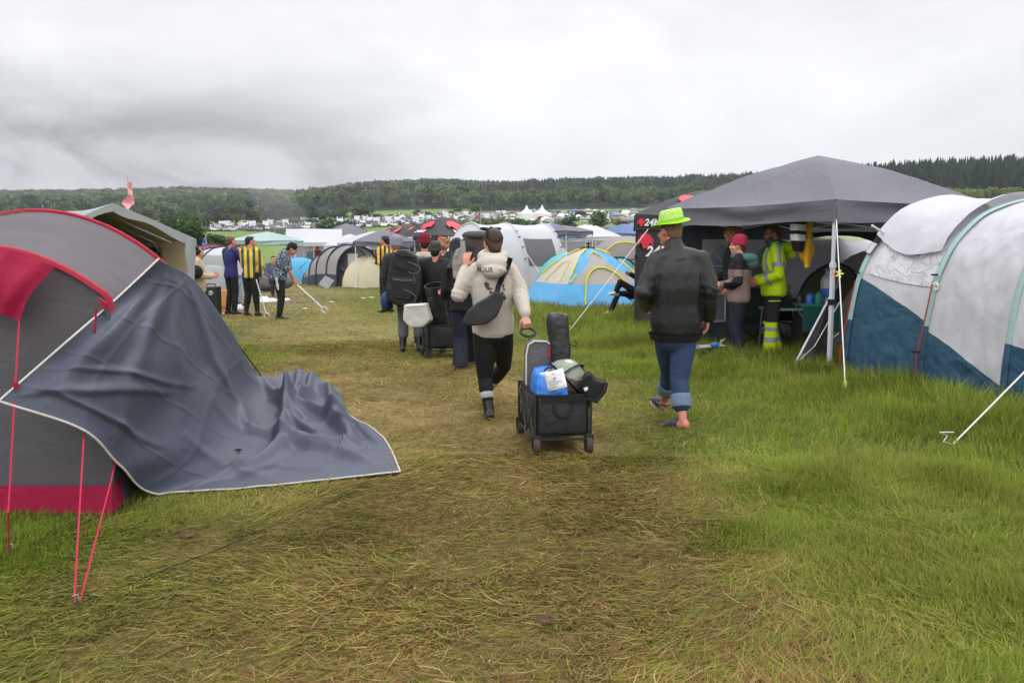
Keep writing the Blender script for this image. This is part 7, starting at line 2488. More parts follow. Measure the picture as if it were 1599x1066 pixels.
IKB = fab('tote_blue', lin((38, 118, 205)), .4, .06, 6, .5, 12, spec=.5)
t = thing('tote_bag', 'crinkly bright blue tote bag at the left side of the wagon', 'bag', WG(-.08, .2, .3))
mb = MB()
P = [[WG(*q) for q in r] for r in ([(-.17, .06, .34), (-.08, .03, .33), (.03, .05, .33)], [(-.19, .05, .46), (-.08, .0, .455), (.05, .03, .45)], [(-.17, .10, .585), (-.07, .07, .57), (.03, .10, .575)])]
mb.grid(ruffle(patch(P, 14, 18), .018, 9, 5, False))
P = [[WG(*q) for q in r] for r in ([(-.17, .06, .34), (-.18, .2, .33), (-.17, .34, .34)], [(-.19, .05, .46), (-.2, .2, .46), (-.18, .36, .46)], [(-.17, .10, .585), (-.18, .24, .60), (-.15, .38, .58)])]
mb.grid(ruffle(patch(P, 14, 14), .014, 9, 6, False))
P = [[WG(*q) for q in r] for r in ([(-.17, .10, .585), (-.07, .07, .57), (.03, .10, .575)], [(-.17, .24, .545), (-.07, .22, .525), (.03, .24, .54)], [(-.15, .38, .60), (-.06, .36, .615), (.03, .36, .60)])]
mb.grid(ruffle(patch(P, 12, 14), .014, 9, 7, False))
o = obj('bag_body', mb, IKB, t, world=True); o.modifiers.new('t', 'SOLIDIFY').thickness = .003
mb = MB(); mb.tube([WG(-.12, .16, .575), WG(-.10, .14, .62), WG(-.02, .16, .635), WG(.03, .2, .59)], [(.003, .014)] * 4, 8); obj('strap', mb, fab('strap_blue', lin((25, 70, 170)), .5), t, world=True)
mb = MB(); mb.prism([WG(a, .12, b) for a, b in ((-.15, .585), (-.09, .60), (-.085, .57), (-.14, .56))], Rw @ V((0, .004, .004))); obj('paper_scrap', mb, PRT_W, t, world=True)

# clear plastic round pack of bedding
t = thing('bedding_pack', 'round clear plastic pack of brown fleece and green cushions strapped with black webbing', 'bedding', WG(.05, .15, .45))
c = WG(.05, .17, .53); Rb = rot_to((-.2, -.9, .4))
FUR = fab('fleece_brown', lin((112, 92, 80)), 1.0, .35, 18, .9, 60); CUSH = fab('cushion_green', lin((128, 140, 118)), .5, .12, 9, .2, 12, spec=.6)
mb = MB(); mb.ell(c, (.150, .150, .115), Rb, 32, 20)
me = blob(mb, .008, 2, lambda p: .006 * noise.noise(p * 16) + (.006 * noise.noise(p * 55) if p.z < c.z + .03 else 0))
me.materials.append(FUR); me.materials.append(CUSH); paint(me, lambda p, n: 1 if (p.z - c.z) > .028 + .02 * math.sin(p.x * 22) or (p.x - c.x) < -.085 else 0)
obj('fleece', me, [FUR, CUSH], t, world=True)
gm, gnt, gb = mat('clear_film'); gb.inputs['Transmission Weight'].default_value = 1; gb.inputs['Roughness'].default_value = .08; gb.inputs['IOR'].default_value = 1.08; gb.inputs['Specular IOR Level'].default_value = .9; gb.inputs['Base Color'].default_value = (.95, .97, .96, 1); gb.inputs['Coat Weight'].default_value = .6
mb = MB(); mb.ell(c, (.164, .164, .128), Rb, 36, 22); obj('film', blob(mb, .01, 1, lambda p: .003 * noise.noise(p * 22)), gm, t, world=True)
def around(ax, w=.013, r=(.170, .170, .133)):
    pts = []
    for k in range(33):
        a = 2 * PI * k / 32; v = V((math.cos(a), 0, math.sin(a)))
        v = Matrix.Rotation(ax, 3, 'Z') @ v
        pts.append(c + Rb @ V((v.x * r[0], v.y * r[1], v.z * r[2])))
    mb = MB(); mb.tube(pts, [(.003, w)] * 33, 8, False); return mb
obj('strap', around(.75), T_BLKC, t, world=True); obj('strap', around(-.75), T_BLKC, t, world=True)
LAB = plain('paper_label', (.78, .78, .79), .6, 0, .02)
t2 = thing('luggage_label', 'white printed paper label lying on the blue tote and the bedding pack', 'label', WG(-.05, .0, .5))
lc = [W(849, 582, 6.50), W(879, 574, 6.44), W(886, 604, 6.40), W(856, 611, 6.46)]
mb = MB(); mb.grid([[lc[0].lerp(lc[1], u).lerp(lc[3].lerp(lc[2], u), v) + V((0, -.014 * math.sin(PI * u) * (1 - v * .3), 0)) for u in np.linspace(0, 1, 8)] for v in np.linspace(0, 1, 6)])
o = obj('sheet', mb, LAB, t2, world=True); o.modifiers.new('t', 'SOLIDIFY').thickness = .001
mb = MB()
for k in range(7):
    v = .14 + .11 * k; u1 = .3 + .6 * ((k * 37) % 10) / 10
    if k == 1: continue
    a, b = lc[0].lerp(lc[3], v), lc[1].lerp(lc[2], v)
    p0, p1 = a.lerp(b, .38 if k < 3 else .1), a.lerp(b, max(.5, u1)); f_ = V((0, -.018, 0)); h_ = (lc[3] - lc[0]) * (.03 if k != 2 else .05)
    mb.add([p0 + f_, p1 + f_, p1 + f_ + h_, p0 + f_ + h_], [(0, 1, 2, 3)])
obj('lettering', mb, plain('ink_grey', (.18, .18, .19), .7), t2, world=True)
# black folded sun hat over the corner
t = thing('sun_hat', 'black floppy fabric hat lying over the right corner of the wagon', 'hat', WG(.2, .1, .45))
mb = MB(); mb.prism([W(a, b, 6.5) for a, b in ((911, 590), (920, 583), (929, 594), (938, 597), (947, 597), (943, 611), (931, 626), (918, 621), (908, 607))], V((.01, .11, .015)))
obj('hat_body', blob(mb, .010, 3, lambda p: .006 * noise.noise(p * 14)), T_BLKC, t, world=True)
mb = MB(); mb.tube([W(947, 597, 6.48), W(944, 611, 6.46), W(931, 627, 6.46), W(917, 622, 6.47)], [(.004, .014)] * 4, 8); obj('brim', mb, T_BLKC, t, world=True)
mb = MB(); q2 = W(911, 606, 6.40); mb.prism([q2, q2 + V((.03, 0, .012)), q2 + V((.034, 0, -.01)), q2 + V((.012, 0, -.022))], V((0, .004, 0))); obj('care_tag', mb, PRT_W, t, world=True)

# second wagon with its load
wl2 = V((W(668, 556, 12.55).x, 12.45, 0)); rz2 = -1.35
wagon('black folding wagon loaded with boots in the group ahead', wl2, rz2, .70, .42, .13, .46, handle=None, loops=False)
R2 = Matrix.Rotation(rz2, 3, 'Z')
def WH(x, y, z): return wl2 + R2 @ V((x, y, z))
def tall_bag(a, b, r0, r1, m, name, label, cat):
    a, b = V(a), V(b); mb = MB(); rings = []
    d = (b - a).normalized(); e1 = d.orthogonal().normalized(); e2 = d.cross(e1)
    for k in range(12):
        f_ = k / 11; r = r0 + (r1 - r0) * f_ + .006 * math.sin(k * 1.9)
        rings.append([a.lerp(b, f_) + e1 * (r * math.cos(2 * PI * j / 20) * (1 + .05 * math.sin(2 * j + k))) + e2 * (r * math.sin(2 * PI * j / 20)) for j in range(20)])
    inner = [[p + (a.lerp(b, f_) - p) * .08 - d * dz for p in rings[-1]] for f_, dz in ((1, 0), (.9, .12))]
    mb.rings(rings + inner, True)
    return tag(obj(name, mb, m), label, cat)
tall_bag(W(690, 520, 12.5), W(678, 445, 12.3), .11, .135, fab('boot_bag', (.016, .015, .014), .45, .25, 5, .4, 12, spec=.5), 'open_sack', 'tall open black sack with a frayed rim standing in the wagon ahead', 'sack')
t = thing('cooler_bag', 'white square cooler bag hanging at the end of the wagon ahead', 'bag', W(648, 512, 12.2))
mb = MB(); mb.prism([W(a, b, 12.1) for a, b in ((630, 476), (664, 474), (671, 500), (660, 511), (640, 512), (629, 500))], V((.03, .22, .0)))
obj('bag_body', blob(mb, .014, 4, lambda p: .006 * noise.noise(p * 12)), fab('cooler_white', lin((205, 203, 196)), .6, .05, 4, .3, 10), t, world=True)
mb = MB(); mb.tube([W(631, 478, 12.08), W(648, 477, 12.07), W(665, 476, 12.08)], .008, 5); mb.box(W(634, 483, 12.06), (.02, .01, .03)); obj('zip', mb, PRT_W, t, world=True)
# huge black backpack
BP = fab('pack_black', (.013, .013, .014), .6, .15, 3, .14, 6, spec=.4); CORD = fab('cord_grey', (.16, .16, .165), .7)
t = thing('backpack', 'huge bulging black backpack with grey bungee cords on the person in the grey beanie', 'backpack', W(628, 475, 13.0))
ol = [(607, 470), (602, 450), (606, 420), (613, 398), (620, 389), (634, 390), (648, 400), (657, 420), (658, 445), (654, 465), (645, 476), (622, 479)]
mb = MB(); mb.prism([W(a, b, 12.72) for a, b in ol], V((0, .40, 0)))
o = obj('pack_body', blob(mb, .018, 8, lambda p: .018 * noise.noise(p * 5) + .006 * noise.noise(p * 14)), BP, t, world=True)
mb = MB(); mb.prism([W(a, b, 12.70) for a, b in ((612, 432), (645, 434), (647, 462), (640, 470), (618, 468), (610, 455))], V((0, .10, 0))); obj('front_pocket', blob(mb, .014, 5, lambda p: .008 * noise.noise(p * 9)), BP, t, world=True)
for a, b in ((614, 640), (612, 638)):
    mb = MB(); mb.tube(catmull([W(a, 394 if a == 614 else 412, 12.76), W((a + b) / 2, 398 if a == 614 else 418, 12.68), W(b + 10, 402 if a == 614 else 424, 12.74)], 10), [(.004, .016)] * 10, 8); obj('strap', mb, T_BLKC, t, world=True)
mb = MB(); mb.tube([W(613, 436, 12.675), W(628, 438, 12.66), W(645, 438, 12.675)], .006, 5); obj('zip', mb, CORD, t, world=True)
for pts in ([(636, 408), (650, 414), (656, 421), (648, 427), (637, 424)], [(630, 452), (644, 458), (650, 466), (644, 473), (628, 475)], [(646, 432), (648, 440), (645, 444)]):
    mb = MB(); mb.tube(catmull([W(a, b, 12.69) for a, b in pts], 14), .0045, 5); obj('cord', mb, CORD, t, world=True)
mb = MB(); mb.ell(W(604, 470, 13.0), (.09, .16, .15), None, 14, 10); tag(obj('stuff_sack', blob(mb, .014, 2, lambda p: .01 * noise.noise(p * 12)), fab('sack_blue', lin((40, 62, 105)), .6)), 'small dark blue stuff sack hanging under the huge backpack', 'sack')
# grey rucksack held up by the person with long hair
RG = fab('ruck_grey', lin((72, 66, 65)), .75, .12, 4, .15, 7); RGL = fab('ruck_light', lin((150, 142, 134)), .75, .1, 4, .4, 10)
t = thing('rucksack', 'grey rucksack with pale side pocket and curled roll top beside the woman with braids', 'backpack', W(735, 440, 11.2))
ol = [(716, 430), (712, 400), (720, 376), (730, 364), (748, 362), (764, 366), (770, 380), (770, 430), (758, 446), (728, 448)]
mb = MB(); mb.prism([W(a, b, 10.95) for a, b in ol], V((0, .30, 0)))
obj('pack_body', blob(mb, .015, 5, lambda p: .010 * noise.noise(p * 5)), RG, t, world=True)
mb = MB(); mb.prism([W(a, b, 10.90) for a, b in ((707, 436), (706, 405), (712, 390), (722, 386), (724, 400), (720, 436))], V((0, .2, 0))); obj('side_pocket', blob(mb, .012, 3, lambda p: .008 * noise.noise(p * 12)), RGL, t, world=True)
mb = MB(); mb.ell(W(745, 368, 11.05), (.19, .15, .06), None, 18, 10); obj('lid', blob(mb, .013, 2, lambda p: .010 * noise.noise(p * 8)), RG, t, world=True)
mb = MB(); mb.tube([W(722, 376, 10.88), W(724, 395, 10.86), W(716, 412, 10.86)], [(.004, .03)] * 3, 8); obj('strap', mb, RGL, t, world=True)

# ------------------------------------------------------------------ litter sticks and litter
ALU = plain('alu_white', (.62, .63, .65), .35, .4)
def picker(a, b, label):
    a, b = V(a), V(b); d = (b - a).normalized()
    t = thing('litter_picker', label, 'litter picker', b)
    mb = MB(); mb.tube([a, b], .014, 8); mb.box(a.lerp(b, .75), (.05, .03, .03)); obj('shaft', mb, ALU, t, world=True)
    up = V((0, 0, 1)); s_ = d.cross(V((0, 1, 0))).normalized()
    for k in (-1, 1):
        mb = MB(); mb.tube([b, b + d * .04 + s_ * k * .055, b + d * .12 + s_ * k * .05, b + d * .15 + s_ * k * .02], [.014, .015, .014, .01], 6); obj('jaw', mb, ALU, t, world=True)
picker(W(459, 440, 19.75), W(503, 480, 19.7), 'long white litter picker held out by the man in the black cap')
picker(W(400, 436, 20.3), W(415, 488, 20.2), 'white litter stick in the right hand of the man in the yellow and green stripes')
LIT = fab('litter_white', (.72, .71, .69), .7, .08, 10, .5, 20)
rl = random.Random(5)
def litter(px, py, w, h, lb, m=LIT):
    p = G(px, py); mb = MB(); n = 9
    mb.rings([[p + V((w * k * math.cos(2 * PI * j / n) * rl.uniform(.75, 1.2), w * .8 * k * math.sin(2 * PI * j / n) * rl.uniform(.75, 1.2), z * rl.uniform(.7, 1.2))) for j in range(n)] for k, z in ((1, .005), (.9, h * .6), (.5, h), (.1, h * .8))], True)
    tag(obj('litter_scrap', mb, m), lb, 'litter', 'white litter on the trampled grass')
litter(419, 471, .30, .10, 'large white sheet of litter behind the litter stick'); litter(446, 470, .14, .08, 'white litter scrap right behind the bending man'); litter(413, 466, .16, .07, 'small cream litter scrap above the large white sheet')
litter(373, 483, .11, .14, 'white crumpled bag of litter at the feet of the navy jersey man'); litter(333, 442, .10, .05, 'white litter scrap on the bare earth left of the jersey men'); litter(518, 472, .08, .03, 'white litter scrap right of the litter picker')
litter(475, 482, .10, .02, 'flat pale litter scrap below the litter picker shaft'); litter(579, 465, .08, .03, 'white litter scrap before the cream dome tent'); litter(567, 466, .06, .03, 'tiny white litter scrap left of another before the cream dome')
litter(350, 490, .06, .03, 'tiny white litter scrap near the navy jersey man')
# leaves and clods
BRL = fab('dead_leaf', (.10, .055, .03), .9, .3, 10)
for px, py, w, lb in ((298, 841, .055, 'brown leaf litter on the grass below the tarpaulin'), (1083, 820, .05, 'dark reddish clod on the grass at the right'), (855, 975, .05, 'dry pale leaf near the bottom of the path')):
    p = G(px, py) + V((0, 0, .012)); n = 11; rr = [[p + V((w * k * math.cos(2 * PI * q / n) * rl.uniform(.6, 1.3), w * .6 * k * math.sin(2 * PI * q / n) * rl.uniform(.6, 1.3), z * rl.uniform(.5, 1.5))) for q in range(n)] for k, z in ((1, .002), (.95, .01), (.6, .022), (.2, .02))]
    tag(obj('dead_leaf', MB().rings(rr), BRL), lb, 'leaf')

# ------------------------------------------------------------------ by the shelter: black speaker, orange board
SPK = plain('speaker_black', (.014, .014, .015), .5, 0, .15)
t = thing('speaker_box', 'black loudspeaker box with a handle beside the shelter and the orange board', 'speaker', G(331, 492) )
q = G(331, 492); mb = MB(); mb.box(q + V((0, 0, .33)), (.36, .34, .66)); me = mesh_of(mb, 'cabinet', [SPK], False); o = obj('cabinet', me, SPK, t, world=True); b_ = o.modifiers.new('b', 'BEVEL'); b_.width = .02; b_.segments = 2
mb = MB(); mb.torus(q + V((.02, -.175, .22)), .10, .02, (0, 1, 0)); mb.ell(q + V((.02, -.17, .22)), (.08, .012, .08)); obj('woofer', mb, T_BLKC, t, world=True)
mb = MB(); mb.torus(q + V((.05, -.175, .52)), .045, .012, (0, 1, 0)); mb.ell(q + V((.05, -.172, .52)), (.03, .012, .03)); obj('tweeter', mb, STEEL, t, world=True)
mb = MB(); mb.tube([q + V((-.1, 0, .66)), q + V((-.1, 0, .72)), q + V((.1, 0, .72)), q + V((.1, 0, .66))], .014, 6); obj('handle', mb, SPK, t, world=True)
t = thing('cardboard_box', 'orange brown cardboard box with a red edge behind the speaker', 'box', G(343, 482))
q = G(343, 482); CARD = fab('cardboard', lin((190, 140, 80)), .85, .08, 5, .1, 10)
mb = MB(); mb.box(q + V((0, 0, .27)), (.42, .35, .40), Matrix.Rotation(.2, 3, 'Z')); obj('carton', mb, CARD, t, False, world=True)
mb = MB(); mb.box(q + V((0, 0, .055)), (.425, .355, .03), Matrix.Rotation(.2, 3, 'Z')); obj('red_edge', mb, fab('red_edge', lin((190, 60, 45)), .7), t, False, world=True)
mb = MB(); mb.box(q + V((-.12, 0, .49)), (.2, .35, .006), Matrix.Rotation(.5, 3, 'Y')); obj('lid_flap', mb, CARD, t, False, world=True)
# grey bags / inflated dinghy behind the cap man
t = thing('duffel_bag', 'round grey duffel bags heap behind the man in the black cap', 'bag', G(420, 455))
q = G(420, 455); mb = MB(); mb.ell(q + V((-.1, 0, .3)), (.55, .35, .30), None, 18, 12); mb.ell(q + V((.5, .1, .35)), (.42, .3, .26), None, 16, 10)
obj('bag_body', blob(mb, .03, 3, lambda p: .03 * noise.noise(p * 4)), fab('duffel_grey', lin((98, 98, 102)), .7), t, world=True)
mb = MB(); mb.tube([q + V((-.4, -.3, .35)), q + V((-.2, -.36, .62)), q + V((.15, -.34, .6)), q + V((.3, -.3, .35))], .02, 6); obj('handle', mb, T_BLKC, t, world=True)
# grey board leaning by the tunnel tent
q = G(509, 449); mb = MB(); mb.box(q + V((0, .1, .2)), (.42, .025, .62), Matrix.Rotation(.5, 3, 'Y') @ Matrix.Rotation(-.9, 3, 'X')); tag(obj('grey_board', mb, fab('board_grey', lin((130, 130, 134)), .7), None, False), 'grey flat board lying aslant before the open tunnel tent', 'board')

# ------------------------------------------------------------------ camp kitchen under the grey gazebo
TAB = plain('table_top', lin((168, 170, 172)), .4, .1, .05); ALUL = plain('table_leg', (.3, .3, .31), .35, .8)
tb = W(1232, 480, 12.9); tz = .66
t = thing('camping_table', 'grey folding camping table carrying a stove behind the hi-vis man', 'table', (tb.x, tb.y, 0))
mb = MB(); mb.box((tb.x, tb.y, tz), (.75, .5, .03)); o = obj('tabletop', mb, TAB, t, False, world=True)
for a in (-1, 1):
    for b in (-1, 1):
        mb = MB(); mb.tube([(tb.x + a * .33, tb.y + b * .2, tz - .02), (tb.x + a * .36, tb.y + b * .22, 0)], .013, 6); obj('leg', mb, ALUL, t, world=True)
ST = plain('stove_black', (.015, .015, .016), .4, .2)
q = V((tb.x - .02, tb.y - .05, tz + .015)); t = thing('camping_stove', 'black gas stove with a steel wind guard on the camping table', 'stove', q)
mb = MB(); mb.box(q + V((0, 0, .07)), (.20, .16, .14)); mb.tube([q + V((-.05, 0, .14)), q + V((-.05, 0, .17))], .045, 14); obj('burner', mb, ST, t, world=True)
mb = MB(); mb.grid([[q + V((-.10 + .16 * math.cos(a), .0 + .11 * math.sin(a), z)) for a in np.linspace(.3, 3.0, 14)] for z in (.12, .32)]); o = obj('wind_guard', mb, STEEL, t, world=True); o.modifiers.new('t', 'SOLIDIFY').thickness = .003
def jug(c, h, r, m, name, label, cat, lid=None, handle=True):
    t = thing(name, label, cat, c); mb = MB(); c = V(c)
    mb.rings([[c + V((w * math.cos(2 * PI * j / 18), w * math.sin(2 * PI * j / 18), z)) for j in range(18)] for w, z in ((r * .8, 0), (r, .02 * h), (r, .66 * h), (r * .8, .78 * h), (r * .42, .86 * h), (r * .42, .96 * h))], True); obj('container', mb, m, t, world=True)
    if lid: q = MB(); q.tube([c + V((0, 0, .95 * h)), c + V((0, 0, 1.02 * h))], r * .48, 14); obj('lid', q, lid, t, world=True)
    if handle: q = MB(); q.tube([c + V((r * .6, 0, .82 * h)), c + V((r * 1.3, 0, .8 * h)), c + V((r * 1.3, 0, .5 * h)), c + V((r, 0, .42 * h))], .01, 6); obj('handle', q, m, t, world=True)
    return t
CLR = plain('clear_plastic', lin((190, 200, 206)), .12, 0, .05); CLR.node_tree.nodes['Principled BSDF'].inputs['Transmission Weight'].default_value = .6
BLUP = plain('blue_plastic', lin((40, 80, 160)), .35); GRNP = plain('green_plastic', lin((20, 100, 88)), .5)
tb2 = W(1276, 470, 12.2)
t = thing('folding_stand', 'dark green folding stand holding cups and the water bottle by the mesh tent', 'stand', (tb2.x, tb2.y, 0))
mb = MB(); mb.box((tb2.x, tb2.y, .76), (.55, .35, .03)); obj('shelf', mb, GRNP, t, False, world=True)
mb = MB(); mb.grid(ruffle([[V((tb2.x + a, tb2.y - .17, .74 - z)) for a in np.linspace(-.25, .25, 10)] for z in np.linspace(0, .34, 6)], .02, 7)); obj('side_pocket', mb, fab('stand_green', lin((18, 66, 62)), .8), t, world=True)
for a in (-1, 1):
    for b in (-1, 1):
        mb = MB(); mb.tube([(tb2.x + a * .25, tb2.y + b * .15, .75), (tb2.x - a * .22, tb2.y + b * .17, 0)], .012, 6); obj('leg', mb, plain('leg_green', lin((120, 150, 130)), .5), t, world=True)
jug((tb2.x + .14, tb2.y, .775), .46, .10, CLR, 'water_bottle', 'big clear water bottle with a blue band on the green stand', 'bottle', BLUP)
mb = MB(); mb.tube([(tb2.x + .14, tb2.y, .86), (tb2.x + .14, tb2.y, .98)], .103, 18); tag(obj('bottle_band', mb, BLUP), None); bpy.data.objects['bottle_band'].parent = bpy.data.objects['water_bottle']; bpy.data.objects['bottle_band'].location = -bpy.data.objects['water_bottle'].location
jug((tb2.x - .12, tb2.y - .05, .775), .15, .05, BLUP, 'blue_mug', 'blue mug on the green stand', 'mug', None)
jug((tb2.x - .02, tb2.y - .1, .775), .17, .05, GRNP, 'teal_mug', 'teal mug beside the blue mug on the green stand', 'mug', None)
jug((tb2.x - .22, tb2.y + .05, .775), .13, .045, ST, 'black_cup', 'small black cup at the left end of the green stand', 'cup', None, False)
camp_chair(V((W(1190, 520, 13.2).x - .1, 13.3, 0)), (-.3, -1), 'dark green camping chair with its seat empty behind the hi-vis man', fab('chair_green', (.012, .03, .03), .8))
camp_chair(V((W(1245, 520, 13.5).x, 13.5, 0)), (.2, -1), 'black camping chair partly under the camping table', T_BLKC)
# low stool with blue ball end and crumpled paper by the man's hand
q = V((W(1106, 530, 11.9).x, 11.9, 0)); t = thing('folding_stool', 'toppled folding stool with a blue foot behind the bomber jacket man', 'stool', q)
mb = MB(); mb.grid(ruffle([[q + V((a, b, .22 + .08 * a)) for a in np.linspace(-.2, .2, 8)] for b in np.linspace(-.15, .15, 6)], .02, 8)); o = obj('seat', mb, fab('stool_seat', lin((150, 145, 140)), .8), t, world=True); o.modifiers.new('t', 'SOLIDIFY').thickness = .01
for a, b in (((-.2, -.1, .25), (.2, -.12, .02)), ((.2, -.1, .33), (-.15, -.12, .02)), ((.2, .1, .3), (.1, -.14, .02))):
    mb = MB(); mb.tube([q + V(a), q + V(b)], .010, 6); obj('leg', mb, ALUL, t, world=True)
mb = MB(); mb.ell(q + V((.06, -.13, .25)), (.06, .05, .045)); obj('blue_cap', mb, BLUP, t, world=True)

# work clothes hanging from the gazebo frame
hv = W(1240, 385, 11.9)
t = thing('work_vest', 'black and white striped work vest hanging from the gazebo edge', 'clothing', V((hv.x, hv.y, 1.2)))
def sheet(rows, n=12, m=18, amp=.02, fr=6, sd=1): return ruffle(patch([[W(*q) for q in r] for r in rows], m, n), amp, fr, sd, False)
P = sheet([[(1234, 346, 11.85), (1246, 346, 11.75), (1258, 347, 11.85)], [(1234, 375, 11.83), (1246, 375, 11.72), (1258, 376, 11.83)], [(1238, 391, 11.85), (1250, 394, 11.75), (1257, 389, 11.85)]], 14, 32, .012)
o = obj('cloth', MB().grid(P, 0, lambda i, j: 1 if (2 <= i <= 6 or 10 <= i <= 15) else 0), [T_BLKC, LIT], t, world=True); o.modifiers.new('t', 'SOLIDIFY').thickness = .02
t = thing('rain_jacket', 'orange yellow rain jacket hanging bunched beside the striped vest', 'clothing', V((W(1264, 385, 11.9).x, 11.9, 1.2)))
P = sheet([[(1257, 346, 11.95), (1263, 346, 11.85), (1270, 347, 11.95)], [(1259, 366, 11.95), (1264, 366, 11.83), (1268, 366, 11.95)], [(1247, 396, 11.95), (1261, 392, 11.8), (1272, 390, 11.95)], [(1254, 412, 11.95), (1260, 418, 11.8), (1268, 408, 11.95)]], 16, 30, .03, 8, 4)
o = obj('cloth', MB().grid(P), fab('jacket_orange', lin((228, 168, 30)), .6, .08, 5, .4, 12, trans=.1), t, world=True); o.modifiers.new('t', 'SOLIDIFY').thickness = .02

# ------------------------------------------------------------------ thin barbecue smoke drifting up by the bending man
sm = bpy.data.materials.new('thin_smoke'); sm.use_nodes = True; sn = sm.node_tree
for n in list(sn.nodes): sn.nodes.remove(n)
so = N(sn, 'ShaderNodeOutputMaterial'); sv = N(sn, 'ShaderNodeVolumePrincipled'); sv.inputs['Color'].default_value = (.85, .88, .92, 1); sv.inputs['Density'].default_value = .075
sn.links.new(sv.outputs[0], so.inputs['Volume'])
mb = MB(); q = G(470, 445)
for k in range(7):
    f_ = k / 6; mb.ell(q + V((-1.5 * f_ + .25 * math.sin(k * 2), .3 * k, .5 + 3.6 * f_)), (.55 + .55 * f_, .6 + .5 * f_, .65 + .35 * f_), None, 16, 10)
tag(obj('smoke', blob(mb, .12, 3), sm), 'faint grey smoke drifting up behind the man with the litter picker', 'smoke', kind='stuff')
# ------------------------------------------------------------------ grass
def in_poly(x, y, poly):
    c = np.zeros(x.shape, bool); n = len(poly)
    for i in range(n):
        x1, y1 = poly[i]; x2, y2 = poly[(i + 1) % n]
        k = ((y1 > y) != (y2 > y)) & (x < (x2 - x1) * (y - y1) / ((y2 - y1) + 1e-12) + x1)
        c ^= k
    return c


tarp_poly = [tuple(G(a, b)[:2]) for a, b in ((250, 780), (430, 766), (620, 746), (598, 692), (540, 656), (528, 615), (465, 600), (400, 600), (330, 640), (250, 700), (215, 745))]
tent_polys = [[(-4.3, 4.95), (-2.29, 4.95), (-2.42, 5.85), (-2.95, 10.2), (-6.1, 7.0)], [(3.97, 10.5), (4.42, 9.5), (4.65, 8.3), (4.8, 7.4), (7.7, 8.3), (6.9, 11.4)]]


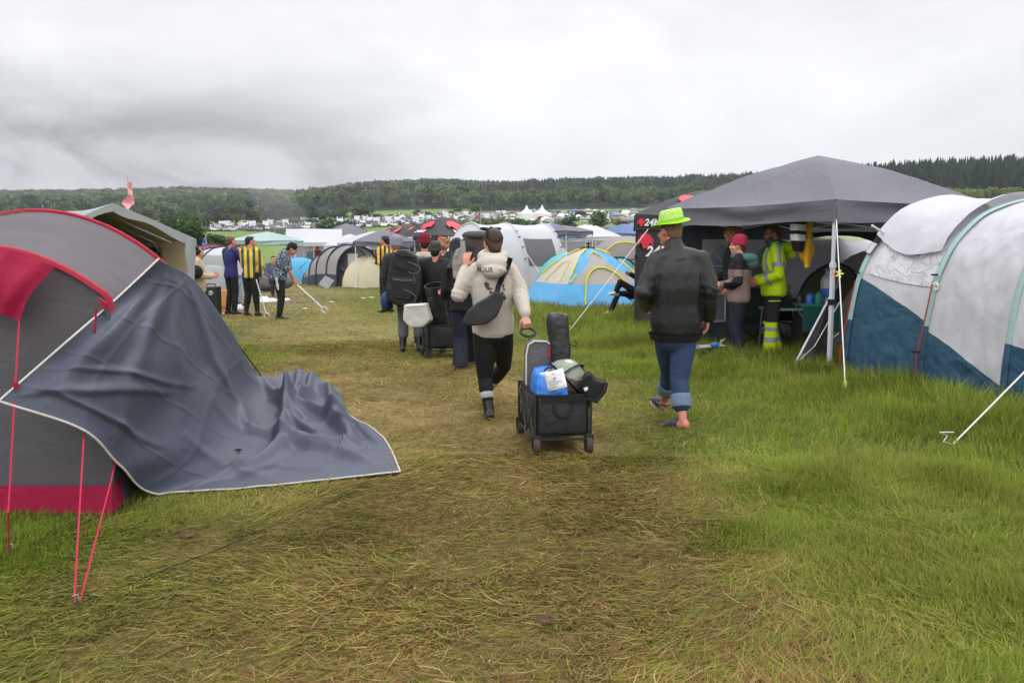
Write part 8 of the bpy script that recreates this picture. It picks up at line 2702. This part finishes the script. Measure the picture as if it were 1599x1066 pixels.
def make_grass():
    r = np.random.default_rng(77)
    out_v, out_c, out_t = [], [], []
    def blades(n, d0, d1, wbase, seed):
        d = np.sqrt(r.uniform(d0 * d0, d1 * d1, n)); az = r.uniform(-.59, .59, n)
        x = d * np.sin(az); y = d * np.cos(az)
        t = tramp(x, y); gr = green_right(x, y)
        k = ~in_poly(x, y, tarp_poly)
        for p in tent_polys: k &= ~in_poly(x, y, p)
        # bare patches of earth in the path
        bare = fnoise(x * 1.6, y * 1.6, 31, 3)
        earth = np.exp(-(((x + 7.6) / 2.6) ** 2 + ((y - 27) / 5) ** 2))
        k &= ~((bare > .56) & (r.uniform(0, 1, n) < .6 * t)) & ~(r.uniform(0, 1, n) < earth * .85)
        x, y, t, gr, d = x[k], y[k], t[k], gr[k], d[k]; n = len(x)
        near_tent = np.exp(-np.maximum(0, np.abs(y - (10.2 - (x - 3.9) * 1.2)) - .2) * 1.2) * (x > 2.5) * (y < 13)
        u1, u2, u3, u4 = r.uniform(0, 1, (4, n))
        flat = u1 < np.clip(t * .93 + .12 * (gr < .4), 0, .95)
        # lay direction: swirling field, long wisps
        th = 2 * PI * fnoise(x * .55, y * .55, 41, 3) * 2.2 + r.normal(0, .75, n)
        hN = .042 + .045 * u2
        hN = hN + gr * (.05 + .09 * u2 + .05 * fnoise(x * .8, y * .8, 55)) * (.6 + .6 * sstep(4, 8, y) - .35 * sstep(12, 18, y)) + near_tent * .07 * u3
        hN = np.where(flat, .035 + .085 * u2 + .10 * (u3 > .95), hN)
        hN *= np.where(x < -1.5, .85, 1)
        tuft = .25 + 1.5 * fnoise(x * 2.4, y * 2.4, 61, 3)
        hN = np.where(flat, hN, hN * tuft)
        tilt = np.where(flat, np.radians(90) - np.abs(r.normal(0, .17, n)) - .02, np.abs(r.normal(.42, .28, n)) + .25 * t)
        th = np.where(flat, th, th + r.normal(0, 1.1, n))
        w = wbase * (.6 + .8 * u4) * (1 + d / 9.0)
        dx, dy = np.cos(th), np.sin(th)
        px_, py_ = -dy, dx
        z0 = np.where(flat, .003 + .018 * u4 * u3, -.01) + np.where(flat, 0, 0)
        # curve: base, mid, tip
        b2 = tilt + np.where(flat, r.normal(.0, .10, n), np.abs(r.normal(.35, .25, n)))
        kink = np.where(flat, r.normal(0, .35, n), 0)
        m1 = hN * .55; m2 = hN * .45
        ax = m1 * np.sin(tilt); az_ = m1 * np.cos(tilt)
        bx = m2 * np.sin(b2); bz = m2 * np.cos(b2)
        dx2 = dx * np.cos(kink) - dy * np.sin(kink); dy2 = dx * np.sin(kink) + dy * np.cos(kink)
        P0 = np.stack([x, y, z0], 1); M = P0 + np.stack([dx * ax, dy * ax, az_], 1); T = M + np.stack([dx2 * bx, dy2 * bx, np.maximum(bz, -.01)], 1)
        M[:, 2] = np.maximum(M[:, 2], .006); T[:, 2] = np.maximum(T[:, 2], .004)
        S = np.stack([px_, py_, r.normal(0, .25, n)], 1) * w[:, None]
        v = np.stack([P0 - S * .5, P0 + S * .5, M + S * .42, M - S * .42, T], 1)
        # colours: fresh, olive, straw, brown
        pal = np.array([[.150, .230, .024], [.225, .270, .038], [.240, .200, .052], [.350, .248, .092], [.235, .132, .054], [.46, .36, .15]])
        q = r.uniform(0, 1, n)
        patch_ = fnoise(x * .9, y * .9, 71, 3)
        q2 = q + .55 * (patch_ - .5); q2 = q2 - .22 * sstep(9, 17, y); fl_idx = np.where(q2 < .13, 1, np.where(q2 < .40, 2, np.where(q2 < .58, 3, np.where(q2 < .88, 4, np.where(q2 < .94, 5, 2)))))
        up_idx = np.where(q < .52, 0, np.where(q < .86, 1, np.where(q < .95, 2, 3)))
        idx = np.where(flat, fl_idx, up_idx)
        c = pal[idx] * (.72 + .56 * r.uniform(0, 1, n))[:, None]
        # mixed edge zone: olive flattened grass still alive
        live = (1 - t)[:, None] * flat[:, None]
        c = c * (1 - .55 * live) + pal[1] * .9 * .55 * live
        lf = (sstep(-.6, -2.0, x) * (1 - sstep(6, 9, y)))[:, None]
        c = c * (1 - .35 * lf) + pal[0] * 1.0 * .35 * lf
        c = c * (.66 + .68 * fnoise(x * 1.1, y * 1.1, 81, 4))[:, None]
        dry = (sstep(.52, .68, fnoise(x * .8, y * .8, 91, 3)) * (1 - t) * .3)[:, None]; c = c * (1 - dry) + pal[2] * dry
        cv = np.repeat(c[:, None, :], 5, 1)
        cv[:, :2] *= .92; cv[:, 4] *= 1.12
        out_v.append(v.reshape(-1, 3)); out_c.append(cv.reshape(-1, 3)); out_t.append(n)
    blades(330000, 2.7, 6.5, .0026, 1)
    blades(270000, 6.3, 15.0, .0030, 2)
    blades(210000, 13.0, 31, .0036, 3)
    blades(60000, 29, 56, .0042, 4)
    v = np.concatenate(out_v); c = np.concatenate(out_c); n = len(v) // 5
    b = (np.arange(n) * 5)[:, None]
    loops = np.concatenate([b + np.array([0, 1, 2, 3]), b + np.array([3, 2, 4])], 1).ravel()
    st = (np.arange(n) * 7)[:, None] + np.array([0, 4])
    me = np_mesh('grass', v, loops, st.ravel(), c, True)
    m = attr_mat('grass_blades', .75, .15, 3, .3, .12)
    me.materials.append(m)
    o = bpy.data.objects.new('grass', me); COL.objects.link(o)
    tag(o, 'flattened straw and green grass of the field', 'grass', kind='stuff')


make_grass()
